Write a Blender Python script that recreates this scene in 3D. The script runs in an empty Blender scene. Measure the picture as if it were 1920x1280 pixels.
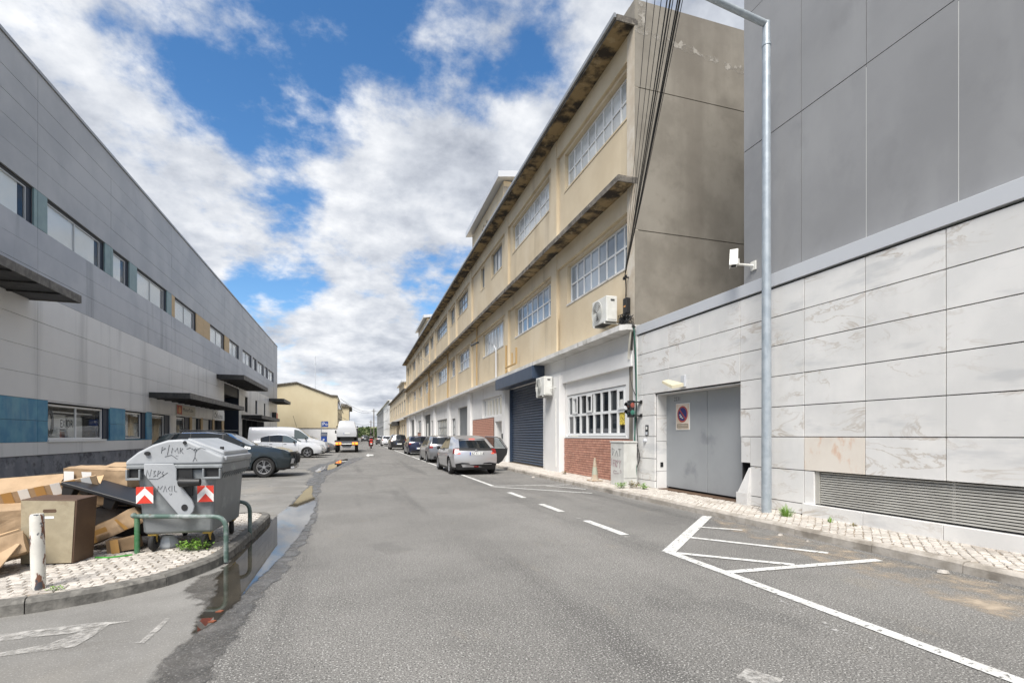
import bpy, bmesh, math, random
from math import sin, cos, pi, radians, sqrt, atan, exp
from mathutils import Vector, Matrix
random.seed(7)
SC = bpy.context.scene
COL = SC.collection

# ------------------------------------------------------------------ camera
F, VX, HY, H = 935.0, 664.0, 816.0, 1.5          # focal length, vanishing point, horizon (photo pixels), eye height
YAW = atan((960 - VX) / F)
S_, C_ = sin(YAW), cos(YAW)
cam_d = bpy.data.cameras.new('camera'); cam = bpy.data.objects.new('camera', cam_d); COL.objects.link(cam)
cam.location = (0, 0, H); cam.rotation_euler = (pi / 2, 0, -YAW)
cam_d.sensor_fit = 'HORIZONTAL'; cam_d.sensor_width = 36; cam_d.lens = F / 1920 * 36
cam_d.shift_x = 0; cam_d.shift_y = (HY - 640) / 1920
cam_d.clip_start = .05; cam_d.clip_end = 6000
SC.camera = cam

# ------------------------------------------------------------------ world: Nishita sky with broken cloud
SUN_EL, SUN_AZ = radians(55), radians(212)     # azimuth from +Y, clockwise: behind the camera and to its left
w = bpy.data.worlds.new('World'); SC.world = w; w.use_nodes = True
nt = w.node_tree; nt.nodes.clear()
def N(t, **k):
    n = nt.nodes.new(t)
    for a, v in k.items():
        if a.startswith('i_'):
            n.inputs[int(a[2:])].default_value = v
        else: setattr(n, a, v)
    return n
def L(a, b): nt.links.new(a, b)
def M(op, a, b=None, clamp=False):
    n = nt.nodes.new('ShaderNodeMath'); n.operation = op; n.use_clamp = clamp
    for i, v in enumerate((a, b)):
        if v is None: continue
        if isinstance(v, (int, float)): n.inputs[i].default_value = v
        else: nt.links.new(v, n.inputs[i])
    return n.outputs[0]
out = N('ShaderNodeOutputWorld')
sky = N('ShaderNodeTexSky', sky_type='NISHITA', sun_disc=False, sun_elevation=SUN_EL, sun_rotation=SUN_AZ, altitude=30, air_density=1.0, dust_density=.6, ozone_density=1.6)
bg1 = N('ShaderNodeBackground'); bg1.inputs[1].default_value = .13
hs = N('ShaderNodeHueSaturation'); hs.inputs['Saturation'].default_value = 1.28; hs.inputs['Value'].default_value = 1.0
L(sky.outputs[0], hs.inputs['Color']); L(hs.outputs[0], bg1.inputs[0])
tc = N('ShaderNodeTexCoord'); sx = N('ShaderNodeSeparateXYZ'); L(tc.outputs['Generated'], sx.inputs[0])
zc = M('MAXIMUM', sx.outputs[2], 0.0); zz = M('ADD', zc, .30)
cx = M('DIVIDE', sx.outputs[0], zz); cy = M('DIVIDE', sx.outputs[1], zz)
cb = N('ShaderNodeCombineXYZ'); L(cx, cb.inputs[0]); L(cy, cb.inputs[1]); cb.inputs[2].default_value = 3.7
def noise(scale, detail, rough, dist=0.0, off=(0, 0, 0)):
    mp = N('ShaderNodeMapping'); mp.inputs[1].default_value = off; L(cb.outputs[0], mp.inputs[0])
    n = N('ShaderNodeTexNoise'); n.inputs['Scale'].default_value = scale; n.inputs['Detail'].default_value = detail
    n.inputs['Roughness'].default_value = rough; n.inputs['Distortion'].default_value = dist; L(mp.outputs[0], n.inputs[0]); return n.outputs[0]
CLOUD_OFF = (7.3, 2.6, 0)
n1 = noise(2.0, 10, .58, .1, CLOUD_OFF)
n2 = noise(6.5, 8, .62, .1, (5, 1, 0))
n3 = noise(3.6, 8, .6, .1, (9, 3, 2))
hz = M('SUBTRACT', 1.0, M('MULTIPLY', zc, 3.0), True)                 # more cloud towards the horizon
dens = M('ADD', M('ADD', n1, M('MULTIPLY', M('SUBTRACT', n2, .5), .30)), M('MULTIPLY', hz, .20))
r1 = N('ShaderNodeMapRange', interpolation_type='SMOOTHSTEP'); r1.inputs[1].default_value = .395; r1.inputs[2].default_value = .54
L(dens, r1.inputs[0])
shade = N('ShaderNodeValToRGB'); e = shade.color_ramp.elements
e[0].position = .36; e[0].color = (.36, .395, .47, 1); e[1].position = .66; e[1].color = (.95, .965, .99, 1)
x = e.new(.50); x.color = (.62, .655, .72, 1)
sh = M('ADD', M('MULTIPLY', n3, .75), M('MULTIPLY', n2, .32)); L(sh, shade.inputs[0])
bg2 = N('ShaderNodeBackground'); L(shade.outputs[0], bg2.inputs[0]); bg2.inputs[1].default_value = .76
mx = N('ShaderNodeMixShader'); L(r1.outputs[0], mx.inputs[0]); L(bg1.outputs[0], mx.inputs[1]); L(bg2.outputs[0], mx.inputs[2])
L(mx.outputs[0], out.inputs[0])

# ------------------------------------------------------------------ sun (veiled by cloud) and exposure
sd = bpy.data.lights.new('sun', 'SUN'); sun = bpy.data.objects.new('sun', sd); COL.objects.link(sun)
sd.energy = 4.2; sd.angle = radians(28); sd.color = (1, .955, .89)
sun.rotation_euler = (pi / 2 - SUN_EL, 0, pi - SUN_AZ)
sun.location = (-10, -20, 30)
SC.view_settings.view_transform = 'Standard'; SC.view_settings.look = 'None'
SC.view_settings.exposure = 0.5; SC.view_settings.gamma = 1; SC.view_settings.use_curve_mapping = False
SC.render.engine = 'CYCLES'

# ------------------------------------------------------------------ photo pixel -> place
def ray(px, py):
    a = (px - 960) / F; b = (HY - py) / F
    return S_ + a * C_, C_ - a * S_, b
def G(px, py, z=0.0):                       # on the ground (or a level z)
    x, y, b = ray(px, py); t = (z - H) / b; return Vector((x * t, y * t, z))
def onY(px, py, Y):                         # on a plane across the street
    x, y, b = ray(px, py); t = Y / y; return Vector((x * t, Y, H + b * t))
def frame(c0, d, side):                     # facade frame: u along d, o out towards the street, z up
    dx, dy = d
    nx, ny = (-dy * side, dx * side)
    f = lambda u, o, z: Vector((c0[0] + u * dx + o * nx, c0[1] + u * dy + o * ny, z))
    def inv(px, py):
        x, y, b = ray(px, py)
        det = -x * dy + y * dx
        t = (-c0[0] * dy + c0[1] * dx) / det
        return ((x * t - c0[0]) * dx + (y * t - c0[1]) * dy, H + b * t)
    f.inv = inv
    f.U = lambda px: inv(px, 700)[0]
    return f

# ------------------------------------------------------------------ materials
MAT = {}
def mat(name, col=(.5, .5, .5), rough=.6, col2=None, scale=3.0, detail=5, lo=.35, hi=.65, bump=0.0, bscale=40.0, bdist=.01,
        metal=0.0, coat=0.0, spec=.5, streak=None, speck=None, rnd=0.0, stretch=None, emit=None, alpha_noise=None, feather=False, local=False):
    if name in MAT: return MAT[name]
    m = bpy.data.materials.new(name); m.use_nodes = True; MAT[name] = m
    t = m.node_tree; b = t.nodes['Principled BSDF']
    def nn(ty): return t.nodes.new(ty)
    def lk(a, c): t.links.new(a, c)
    b.inputs['Roughness'].default_value = rough; b.inputs['Metallic'].default_value = metal
    b.inputs['Specular IOR Level'].default_value = spec
    if coat: b.inputs['Coat Weight'].default_value = coat; b.inputs['Coat Roughness'].default_value = .04
    if emit: b.inputs['Emission Color'].default_value = (*emit[0], 1); b.inputs['Emission Strength'].default_value = emit[1]
    pos = None
    if local: pos = nn('ShaderNodeTexCoord').outputs['Object']
    else: pos = nn('ShaderNodeNewGeometry').outputs['Position']
    def noi(sc, det=5, ro=.55, st=None):
        v = pos
        if st:
            mp = nn('ShaderNodeMapping'); mp.inputs['Scale'].default_value = st; lk(pos, mp.inputs[0]); v = mp.outputs[0]
        n = nn('ShaderNodeTexNoise'); n.inputs['Scale'].default_value = sc; n.inputs['Detail'].default_value = det; n.inputs['Roughness'].default_value = ro
        lk(v, n.inputs['Vector']); return n.outputs['Fac']
    def ramp(f, a, c):
        r = nn('ShaderNodeMapRange'); r.interpolation_type = 'SMOOTHSTEP'; r.inputs[1].default_value = a; r.inputs[2].default_value = c; lk(f, r.inputs[0]); return r.outputs[0]
    def mixc(f, a, c, blend='MIX'):
        n = nn('ShaderNodeMix'); n.data_type = 'RGBA'; n.blend_type = blend
        if isinstance(f, float): n.inputs[0].default_value = f
        else: lk(f, n.inputs[0])
        for i, v in ((6, a), (7, c)):
            if isinstance(v, tuple): n.inputs[i].default_value = (*v, 1)
            else: lk(v, n.inputs[i])
        return n.outputs[2]
    c = col
    if col2: c = mixc(ramp(noi(scale, detail, .6, stretch), lo, hi), col, col2)
    for s in ([streak] if streak and not isinstance(streak, list) else streak or []):     # (colour, amount, scale, stretch, lo, hi)
        f = ramp(noi(s[2], 4, .6, s[3]), s[4], s[5])
        mm = nn('ShaderNodeMath'); mm.operation = 'MULTIPLY'; lk(f, mm.inputs[0]); mm.inputs[1].default_value = s[1]
        c = mixc(mm.outputs[0], c, s[0])
    if speck:                                                # (colour, scale, lo, hi, amount)
        for s in (speck if isinstance(speck, list) else [speck]):
            f = ramp(noi(s[1], 2, .5), s[2], s[3])
            mm = nn('ShaderNodeMath'); mm.operation = 'MULTIPLY'; lk(f, mm.inputs[0]); mm.inputs[1].default_value = s[4]
            c = mixc(mm.outputs[0], c, s[0])
    if rnd:
        oi = nn('ShaderNodeObjectInfo'); hv = nn('ShaderNodeHueSaturation')
        mr = nn('ShaderNodeMapRange'); mr.inputs[3].default_value = 1 - rnd; mr.inputs[4].default_value = 1 + rnd; lk(oi.outputs['Random'], mr.inputs[0]); lk(mr.outputs[0], hv.inputs['Value'])
        if isinstance(c, tuple): hv.inputs['Color'].default_value = (*c, 1)
        else: lk(c, hv.inputs['Color'])
        c = hv.outputs[0]
    if isinstance(c, tuple): b.inputs['Base Color'].default_value = (*c, 1)
    else: lk(c, b.inputs['Base Color'])
    if bump:
        bn = nn('ShaderNodeBump'); bn.inputs['Strength'].default_value = bump; bn.inputs['Distance'].default_value = bdist
        lk(noi(bscale, 4, .6), bn.inputs['Height']); lk(bn.outputs[0], b.inputs['Normal'])
    if alpha_noise:                                          # worn paint: (scale, lo, hi)
        b.inputs['Alpha'].default_value = 1
        fa = ramp(noi(alpha_noise[0], 6, .7), alpha_noise[1], alpha_noise[2])
        if feather:                                          # sheet whose edge thins out
            at = nn('ShaderNodeAttribute'); at.attribute_name = 'edge'
            sm_ = nn('ShaderNodeMath'); sm_.operation = 'MULTIPLY_ADD'; lk(noi(feather, 6, .65), sm_.inputs[0]); sm_.inputs[1].default_value = 1.3; lk(at.outputs['Fac'], sm_.inputs[2])
            mu = nn('ShaderNodeMath'); mu.operation = 'MULTIPLY'; lk(ramp(sm_.outputs[0], .78, 1.12), mu.inputs[0]); lk(fa, mu.inputs[1]); fa = mu.outputs[0]
        lk(fa, b.inputs['Alpha'])
    return m
def glass_mat(name, tint=(.8, .86, .88), dark=.25, ior=1.55):
    """thin pane: clear glass with a surface reflection"""
    m = bpy.data.materials.new(name); m.use_nodes = True; MAT[name] = m
    t = m.node_tree; t.nodes.clear(); o = t.nodes.new('ShaderNodeOutputMaterial')
    tr = t.nodes.new('ShaderNodeBsdfTransparent'); tr.inputs[0].default_value = (*tint, 1)
    gl = t.nodes.new('ShaderNodeBsdfGlossy'); gl.inputs['Roughness'].default_value = .02
    fr = t.nodes.new('ShaderNodeFresnel'); ge = t.nodes.new('ShaderNodeNewGeometry')      # same reflection from both sides of the pane
    ml = t.nodes.new('ShaderNodeMath'); ml.operation = 'MULTIPLY_ADD'; t.links.new(ge.outputs['Backfacing'], ml.inputs[0]); ml.inputs[1].default_value = 1 / ior - ior; ml.inputs[2].default_value = ior; t.links.new(ml.outputs[0], fr.inputs[0])
    ad = t.nodes.new('ShaderNodeMath'); ad.operation = 'ADD'; ad.use_clamp = True; t.links.new(fr.outputs[0], ad.inputs[0]); ad.inputs[1].default_value = dark * .2
    mx = t.nodes.new('ShaderNodeMixShader'); t.links.new(ad.outputs[0], mx.inputs[0]); t.links.new(tr.outputs[0], mx.inputs[1]); t.links.new(gl.outputs[0], mx.inputs[2])
    t.links.new(mx.outputs[0], o.inputs[0]); return m

# ------------------------------------------------------------------ mesh helpers
ORG = {}
def tag(o, label=None, cat=None, group=None, kind=None):
    if label: o['label'] = label
    if cat: o['category'] = cat
    if group: o['group'] = group
    if kind: o['kind'] = kind
    return o
def thing(name, loc, label, cat, group=None, rz=0.0):
    o = bpy.data.objects.new(name, None); COL.objects.link(o); o.location = loc; o.rotation_euler = (0, 0, rz); o.empty_display_size = .2
    ORG[o.name] = Vector(loc)
    return tag(o, label, cat, group)
class MB:
    def __init__(s, f=None): s.v = []; s.f = []; s.fr = f
    def add(s, vs, fs):
        n = len(s.v)
        s.v += [s.fr(*p) if s.fr else Vector(p) for p in vs]
        s.f += [tuple(i + n for i in q) for q in fs]; return s
    def box(s, x0, x1, y0, y1, z0, z1):
        return s.add([(x, y, z) for x in (x0, x1) for y in (y0, y1) for z in (z0, z1)],
                     [(0, 1, 3, 2), (4, 6, 7, 5), (0, 4, 5, 1), (2, 3, 7, 6), (0, 2, 6, 4), (1, 5, 7, 3)])
    def quad(s, *p): return s.add(p, [tuple(range(len(p)))])
    def prism(s, poly, fn, a, b):           # poly: 2D points, fn(p,q,h)->3D
        n = len(poly)
        return s.add([fn(p, q, a) for p, q in poly] + [fn(p, q, b) for p, q in poly],
                     [tuple(range(n))[::-1], tuple(range(n, 2 * n))] + [(i, (i + 1) % n, n + (i + 1) % n, n + i) for i in range(n)])
    def tube(s, pts, r, n=10, cap=True):
        pts = [Vector(p) for p in pts]; rings = []; up = None
        rr = r if isinstance(r, (list, tuple)) else [r] * len(pts)
        for i, p in enumerate(pts):
            d = (pts[min(i + 1, len(pts) - 1)] - pts[max(i - 1, 0)]).normalized()
            if up is None: up = Vector((0, 0, 1)) if abs(d.z) < .9 else Vector((1, 0, 0))
            a = d.cross(up).normalized(); b = a.cross(d).normalized(); up = b
            rings.append([p + (a * cos(2 * pi * k / n) + b * sin(2 * pi * k / n)) * rr[i] for k in range(n)])
        vs = [q for g in rings for q in g]; fs = []
        for i in range(len(pts) - 1):
            for k in range(n): fs.append((i * n + k, i * n + (k + 1) % n, (i + 1) * n + (k + 1) % n, (i + 1) * n + k))
        if cap: fs += [tuple(range(n))[::-1], tuple(range(len(vs) - n, len(vs)))]
        return s.add(vs, fs)
    def lathe(s, prof, n=24, fn=lambda r, a, h: (r * cos(a), r * sin(a), h), close=False):
        vs = [fn(r, 2 * pi * k / n, h) for r, h in prof for k in range(n)]; fs = []
        m = len(prof)
        for i in range(m if close else m - 1):
            j = (i + 1) % m
            for k in range(n): fs.append((i * n + k, i * n + (k + 1) % n, j * n + (k + 1) % n, j * n + k))
        return s.add(vs, fs)
    def mesh(s, name, off=Vector((0, 0, 0)), smooth=False):
        me = bpy.data.meshes.new(name); me.from_pydata([tuple(p - off) for p in s.v], [], s.f); me.update()
        bm = bmesh.new(); bm.from_mesh(me); bmesh.ops.recalc_face_normals(bm, faces=bm.faces); bm.to_mesh(me); bm.free()
        if smooth:
            for p in me.polygons: p.use_smooth = True
        return me
    def build(s, name, m, parent=None, bevel=0.0, smooth=False, seg=2, loc=None, sub=0):
        off = Vector((0, 0, 0)); q = parent
        while q is not None:
            if q.name in ORG: off = ORG[q.name]; break
            q = q.parent
        if loc is not None: off = Vector(loc)
        me = s.mesh(name, off, smooth); o = bpy.data.objects.new(name, me); COL.objects.link(o)
        if m: me.materials.append(m if not isinstance(m, str) else MAT[m])
        if parent: o.parent = parent
        if loc is not None and not parent: o.location = off
        if bevel:
            bv = o.modifiers.new('bevel', 'BEVEL'); bv.width = bevel; bv.segments = seg; bv.limit_method = 'ANGLE'; bv.angle_limit = radians(40)
        if sub:
            sb = o.modifiers.new('sub', 'SUBSURF'); sb.levels = sub; sb.render_levels = sub
        if smooth and not sub:
            try: me.set_sharp_from_angle(angle=radians(38))
            except Exception: pass
        return o
def solo(mb, name, m, label, cat, group=None, base=None, **k):     # a thing that is one mesh, origin at its base
    if base is None:
        xs = [v.x for v in mb.v]; ys = [v.y for v in mb.v]; zs = [v.z for v in mb.v]
        base = ((min(xs) + max(xs)) / 2, (min(ys) + max(ys)) / 2, min(zs))
    o = mb.build(name, m, loc=base, **k); ORG[o.name] = Vector(base); return tag(o, label, cat, group)
def struct(mb, name, m, **k): return tag(mb.build(name, m, **k), kind='structure')
def copy_tree(o, parent=None):
    c = o.copy(); COL.objects.link(c); c.parent = parent
    for ch in list(o.children): copy_tree(ch, c)
    return c
def wall_holes(mb, u0, u1, z0, z1, holes, o=0.0, depth=.2):
    us = sorted({u0, u1} | {h[0] for h in holes} | {h[1] for h in holes}); zs = sorted({z0, z1} | {h[2] for h in holes} | {h[3] for h in holes})
    us = [u for u in us if u0 <= u <= u1]; zs = [z for z in zs if z0 <= z <= z1]
    for i in range(len(us) - 1):
        for j in range(len(zs) - 1):
            a, b, c, d = us[i], us[i + 1], zs[j], zs[j + 1]; cu, cz = (a + b) / 2, (c + d) / 2
            if any(h[0] < cu < h[1] and h[2] < cz < h[3] for h in holes): continue
            mb.quad((a, o, c), (b, o, c), (b, o, d), (a, o, d))
    for h in holes:
        a, b, c, d = h[:4]; e = o - (h[4] if len(h) > 4 else depth)
        mb.quad((a, o, c), (a, e, c), (a, e, d), (a, o, d)); mb.quad((b, o, c), (b, e, c), (b, e, d), (b, o, d))
        mb.quad((a, o, c), (b, o, c), (b, e, c), (a, e, c)); mb.quad((a, o, d), (b, o, d), (b, e, d), (a, e, d))
    return mb
def text_mesh(s, size, fn, name, m, parent, align='LEFT', ext=.0):
    c = bpy.data.curves.new('t', 'FONT'); c.body = s; c.size = size; c.align_x = align; c.extrude = ext; c.resolution_u = 2
    o = bpy.data.objects.new('t', c); COL.objects.link(o)
    dg = bpy.context.evaluated_depsgraph_get(); me = bpy.data.meshes.new_from_object(o.evaluated_get(dg)); bpy.data.objects.remove(o)
    mb = MB(); mb.v = [Vector(fn(v.co.x, v.co.y)) for v in me.vertices]; mb.f = [tuple(p.vertices) for p in me.polygons]
    return mb.build(name, m, parent)
def window(f, parent, u0, u1, z0, z1, o, cols, rows, fm, gm, bar=.05, fd=.06, name='window', panes=True, rowz=None):
    """window > frame (outer frame and glazing bars), one pane for each light"""
    mb = MB(f); b = bar
    mb.box(u0, u1, o - fd, o, z0, z0 + b); mb.box(u0, u1, o - fd, o, z1 - b, z1)
    mb.box(u0, u0 + b, o - fd, o, z0 + b, z1 - b); mb.box(u1 - b, u1, o - fd, o, z0 + b, z1 - b)
    us = [u0 + (u1 - u0) * i / cols for i in range(cols + 1)]
    zs = rowz if rowz else [z0 + (z1 - z0) * j / rows for j in range(rows + 1)]
    for u in us[1:-1]: mb.box(u - b / 2, u + b / 2, o - fd * .9, o - .004, z0 + b, z1 - b)
    for z in zs[1:-1]: mb.box(u0 + b, u1 - b, o - fd * .85, o - .006, z - b / 2, z + b / 2)
    w_ = mb.build(name, fm, parent)
    if panes:
        for i in range(cols):
            for j in range(rows):
                k = o - fd * .6 + random.uniform(-.004, .004); e = random.uniform(-.004, .004)
                MB(f).box(us[i] + b * .4, us[i + 1] - b * .4, k - .006 + e, k, zs[j] + b * .4, zs[j + 1] - b * .4).build('pane', gm, w_)
    else:
        MB(f).box(u0 + b * .4, u1 - b * .4, o - fd * .6, o - fd * .5, z0 + b * .4, z1 - b * .4).build('pane', gm, w_)
    return w_
# ================================================================== materials of the place
mat('asphalt', (.148, .143, .133), .88, (.195, .188, .175), scale=.45, detail=6, bump=.6, bscale=100, bdist=.012,
    speck=[((.46, .45, .425), 70, .54, .67, .85), ((.028, .027, .026), 88, .54, .65, .95), ((.07, .068, .065), 1.1, .58, .80, .3)],
    streak=[((.065, .063, .06), .6, .9, (1, .07, 1), .50, .66), ((.24, .23, .215), .5, .55, (1, .05, 1), .52, .68), ((.24, .21, .165), .35, 1.7, (1, .5, 1), .6, .75), ((.085, .083, .079), .35, .35, (1, .6, 1), .585, .61)])
mat('lot_asphalt', (.225, .218, .203), .85, (.165, .159, .147), scale=.8, detail=7, bump=.25, bscale=90, bdist=.006,
    speck=[((.40, .39, .37), 80, .56, .70, .5), ((.07, .068, .065), 90, .60, .72, .55)],
    streak=[((.11, .10, .085), .6, 1.3, (.5, 1, 1), .56, .72), ((.33, .30, .25), .4, .6, (1, .4, 1), .5, .7)])
mat('earth', (.16, .14, .10), .95, (.10, .13, .05), scale=.2)
mat('joint_sand', (.30, .25, .195), .95, (.19, .155, .115), scale=9, bump=.5, bscale=80)
mat('cobble', (.50, .465, .42), .75, (.37, .34, .30), scale=14, bump=.45, bscale=55, bdist=.006, rnd=.16, streak=((.25, .21, .17), .55, 1.6, None, .52, .72))
mat('kerb', (.44, .405, .36), .85, (.30, .27, .23), scale=5, bump=.5, bscale=40, bdist=.008, streak=((.15, .13, .105), .7, 2.2, None, .5, .7))
mat('kerb_dark', (.20, .19, .17), .8, (.10, .095, .085), scale=7, bump=.6, bscale=30, bdist=.01, streak=((.35, .33, .29), .5, 6, None, .55, .7))
mat('paint', (.66, .66, .64), .7, (.52, .515, .49), scale=6, alpha_noise=(22, .34, .46), bump=.3, bscale=140, bdist=.006)
mat('paint_worn', (.50, .485, .455), .8, (.42, .405, .38), scale=5, alpha_noise=(11, .30, .72))
mat('paint_ghost', (.5, .49, .47), .8, alpha_noise=(14, .52, .72))
mat('sand_dirt', (.40, .33, .25), .95, alpha_noise=(2.2, .40, .75), feather=2.0, bump=.4, bscale=60)
def sheet(name, m, x0, x1, y0, y1, z, kind='structure', nx=1, ny=1):
    mb = MB(); mb.add([(x0, y0, z), (x1, y0, z), (x1, y1, z), (x0, y1, z)], [(0, 1, 2, 3)])
    return struct(mb, name, MAT[m])
ROAD_L, KERB_R, WALL_R, WALL_L = -1.15, 6.32, 7.5, -11.0
sheet('ground', 'earth', -1500, 1500, -200, 3000, -.06)
road = sheet('road', 'asphalt', ROAD_L, KERB_R, -12, 420, 0.0)
sheet('parking_lot', 'lot_asphalt', -30, ROAD_L, -12, 130, 0.0)
# wet strip and water along the gutter
def blob(pts, z, name, m, jag=.03, sub=8, kind='structure', seed=3, soft=.1, cell=.05):
    r = random.Random(seed); out = []
    n = len(pts)
    for i in range(n):                      # Catmull-Rom with a ragged edge
        p0, p1, p2, p3 = (Vector(pts[(i + k) % n]) for k in (-1, 0, 1, 2))
        for k in range(sub):
            t = k / sub
            q = .5 * ((2 * p1) + (p2 - p0) * t + (2 * p0 - 5 * p1 + 4 * p2 - p3) * t * t + (3 * p1 - p0 - 3 * p2 + p3) * t ** 3)
            j = jag * (abs(q.y) * .06 + .6)
            out.append((q.x + r.uniform(-j, j), q.y + r.uniform(-j, j) * 2.2, z))
    import numpy as np
    P_ = np.array([(p[0], p[1]) for p in out]); Q_ = np.roll(P_, -1, 0)
    (xa, ya), (xb, yb) = P_.min(0) - .02, P_.max(0) + .02
    nx, ny = max(8, int((xb - xa) / cell)), max(8, int((yb - ya) / (cell * (3 if yb - ya > 8 else 1))))
    gx, gy = np.meshgrid(np.linspace(xa, xb, nx + 1), np.linspace(ya, yb, ny + 1)); X_ = np.stack([gx.ravel(), gy.ravel()], 1)
    dist = np.full(len(X_), 1e9); ins = np.zeros(len(X_), bool)
    for a, b in zip(P_, Q_):                      # signed distance to the outline
        d = b - a; t = np.clip(((X_ - a) @ d) / max(d @ d, 1e-9), 0, 1); dist = np.minimum(dist, np.hypot(*(X_ - a - t[:, None] * d).T))
        if a[1] != b[1]: ins ^= ((a[1] > X_[:, 1]) != (b[1] > X_[:, 1])) & (X_[:, 0] < (b[0] - a[0]) * (X_[:, 1] - a[1]) / (b[1] - a[1]) + a[0])
    edge = np.where(ins, np.clip(dist / soft, 0, 1), 0)
    w1 = nx + 1; fs = [(r_ * w1 + c, r_ * w1 + c + 1, (r_ + 1) * w1 + c + 1, (r_ + 1) * w1 + c) for r_ in range(ny) for c in range(nx)]
    fs = [f for f in fs if max(edge[k] for k in f) > 0]
    used = sorted({k for f in fs for k in f}); mp = {k: i for i, k in enumerate(used)}
    me = MB(); me.add([(X_[k][0], X_[k][1], z) for k in used], [tuple(mp[k] for k in f) for f in fs])
    o = me.build(name, MAT[m]); at = o.data.attributes.new('edge', 'FLOAT', 'POINT')
    for i, k in enumerate(used): at.data[i].value = float(edge[k])
    return tag(o, kind=kind)
mat('wet', (.075, .071, .064), .4, (.115, .108, .098), scale=3, bump=.35, bscale=120, bdist=.006, alpha_noise=(4, .20, .62), feather=5.0, speck=((.34, .33, .31), 75, .55, .68, .6))
mat('water', (.028, .024, .018), .015, (.05, .042, .03), scale=1.5, bump=.012, bscale=5, bdist=.01, spec=1.0, alpha_noise=(1, -2, -1), feather=9.0)
mat('silt', (.115, .10, .082), .45, (.2, .17, .13), scale=6, bump=.3, bscale=80, alpha_noise=(5, .3, .5), feather=6.0)
def gp(l): return [(*(G(a, b).xy),) for a, b in l]
blob([(-1.40, 6.6), (-1.36, 8.4), (-1.30, 10.4), (-1.34, 13), (-1.42, 17), (-1.6, 21.5), (-2.0, 24), (-1.6, 28.5), (-.5, 33.5), (.6, 35.5), (.3, 31), (-.35, 26), (-.85, 21), (-.86, 16), (-.68, 11.5), (-.62, 8), (-.68, 6.2), (-.76, 5.2), (-.82, 4.3), (-.84, 3.2), (-1.02, 2.0), (-1.26, 2.6), (-1.25, 3.6), (-1.22, 4.3), (-1.30, 5.0), (-1.62, 5.6), (-1.60, 6.0)], .004, 'wet_road', 'wet', .05, seed=5, soft=.16)
blob([(-1.42, 6.75), (-1.40, 8.5), (-1.36, 10.6), (-1.28, 12.6), (-1.30, 14.4), (-1.2, 16.0), (-1.0, 13.6), (-.80, 11.8), (-.74, 9.6), (-.78, 7.9), (-.84, 6.7), (-.95, 5.7), (-1.0, 5.0), (-1.06, 4.5), (-1.18, 4.35), (-1.22, 4.9), (-1.30, 5.6), (-1.40, 6.1)], .008, 'puddle', 'water', .015, seed=9, soft=.05)
blob(gp([(590, 884), (597, 878), (609, 873), (625, 869), (640, 862), (652, 860), (648, 866), (640, 871), (628, 877), (615, 881), (600, 884.5)]), .008, 'puddle', 'water', .01, 4, seed=2, soft=.06)
for i, (a, b) in enumerate(((412, 1147), (398, 1166))):          # wet terracotta shards in the gutter
    p = G(a, b); mb = MB(); mb.prism([(-.03, -.015), (.015, -.025), (.03, .005), (.0, .02)], lambda q, r, h, p=p: (p.x + q, p.y + r, h), .0, .014)
    mat('terracotta', (.24, .075, .035), .5)
    solo(mb, 'broken_tile', MAT['terracotta'], 'orange shard of broken tile lying in the wet gutter', 'tile shard', 'tile shards in the gutter')
blob([(6.3, .5), (6.3, 3), (6.31, 6), (6.31, 8), (6.0, 7.4), (5.5, 6.2), (5.2, 4.4), (5.0, 2.5), (5.4, .8)], .003, 'kerbside_dirt', 'sand_dirt', .03, seed=8, soft=.35)

mat('oil', (.075, .073, .07), .8, alpha_noise=(9, .42, 1.7), feather=4.0)
for k, (a, b, rx, ry) in enumerate(((670, 1016, .10, .22), (722, 1027, .12, .18), (930, 1055, .45, .55), (1010, 1000, .3, .8), (800, 930, .5, 2.2), (1260, 1130, .35, .25), (600, 1180, .25, .3), (1500, 1120, .5, .3), (860, 1200, .2, .3))):
    c = G(a, b); blob([(c.x + rx * cos(t * pi / 4) * random.uniform(.7, 1.2), c.y + ry * sin(t * pi / 4) * random.uniform(.7, 1.2)) for t in range(8)], .0022, 'road_stain', 'oil', .01, seed=30 + k, soft=min(rx, ry) * .9, cell=.04)
# ------------------------------------------------------------------ road markings (children of the road)
ORG[road.name] = Vector((0, 0, 0))
def line(a, b, wd, m='paint', z=.007, name='marking'):
    a, b = Vector(a[:2]), Vector(b[:2]); d = (b - a).normalized(); n = Vector((-d.y, d.x)) * wd / 2
    return MB().add([(*(a + n), z), (*(a - n), z), (*(b - n), z), (*(b + n), z)], [(0, 1, 2, 3)]).build(name, MAT[m], road)
def pl(a, b, wd, m='paint', z=.007): return line(G(*a), G(*b), wd, m, z)
line((3.86, -2), (3.86, 5.52), .125)
line((3.85, 5.50), (6.24, 7.72), .17, z=.0075)
pl((1310, 988), (1392, 994), .09, z=.008); pl((1288, 1007), (1553, 1037), .10, z=.008); pl((1268, 1037), (1490, 1059), .10, z=.008); pl((1352, 1074), (1648, 1050), .11, z=.0085)
for a, b in (((952, 923), (985, 933)), ((1011, 945), (1057, 959)), ((1096, 976), (1169, 1003))): line((3.89, G(*a).y), (3.89, G(*b).y), .14)
for a, b in (((1081, 970), (1088, 972)), ((1170, 1005), (1180, 1007))): pl(a, b, .1, 'paint_worn')
line((3.92, 14.2), (3.9, 36), .12); line((3.9, 37), (3.88, 52), .12); line((3.88, 53), (3.8, 110), .13)
pl((925, 911), (1068, 908.5), .10, z=.008); pl((925, 912.5), (1110, 924.5), .11, z=.0085); pl((1025, 910.5), (1098, 917), .10, z=.0075)
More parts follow.
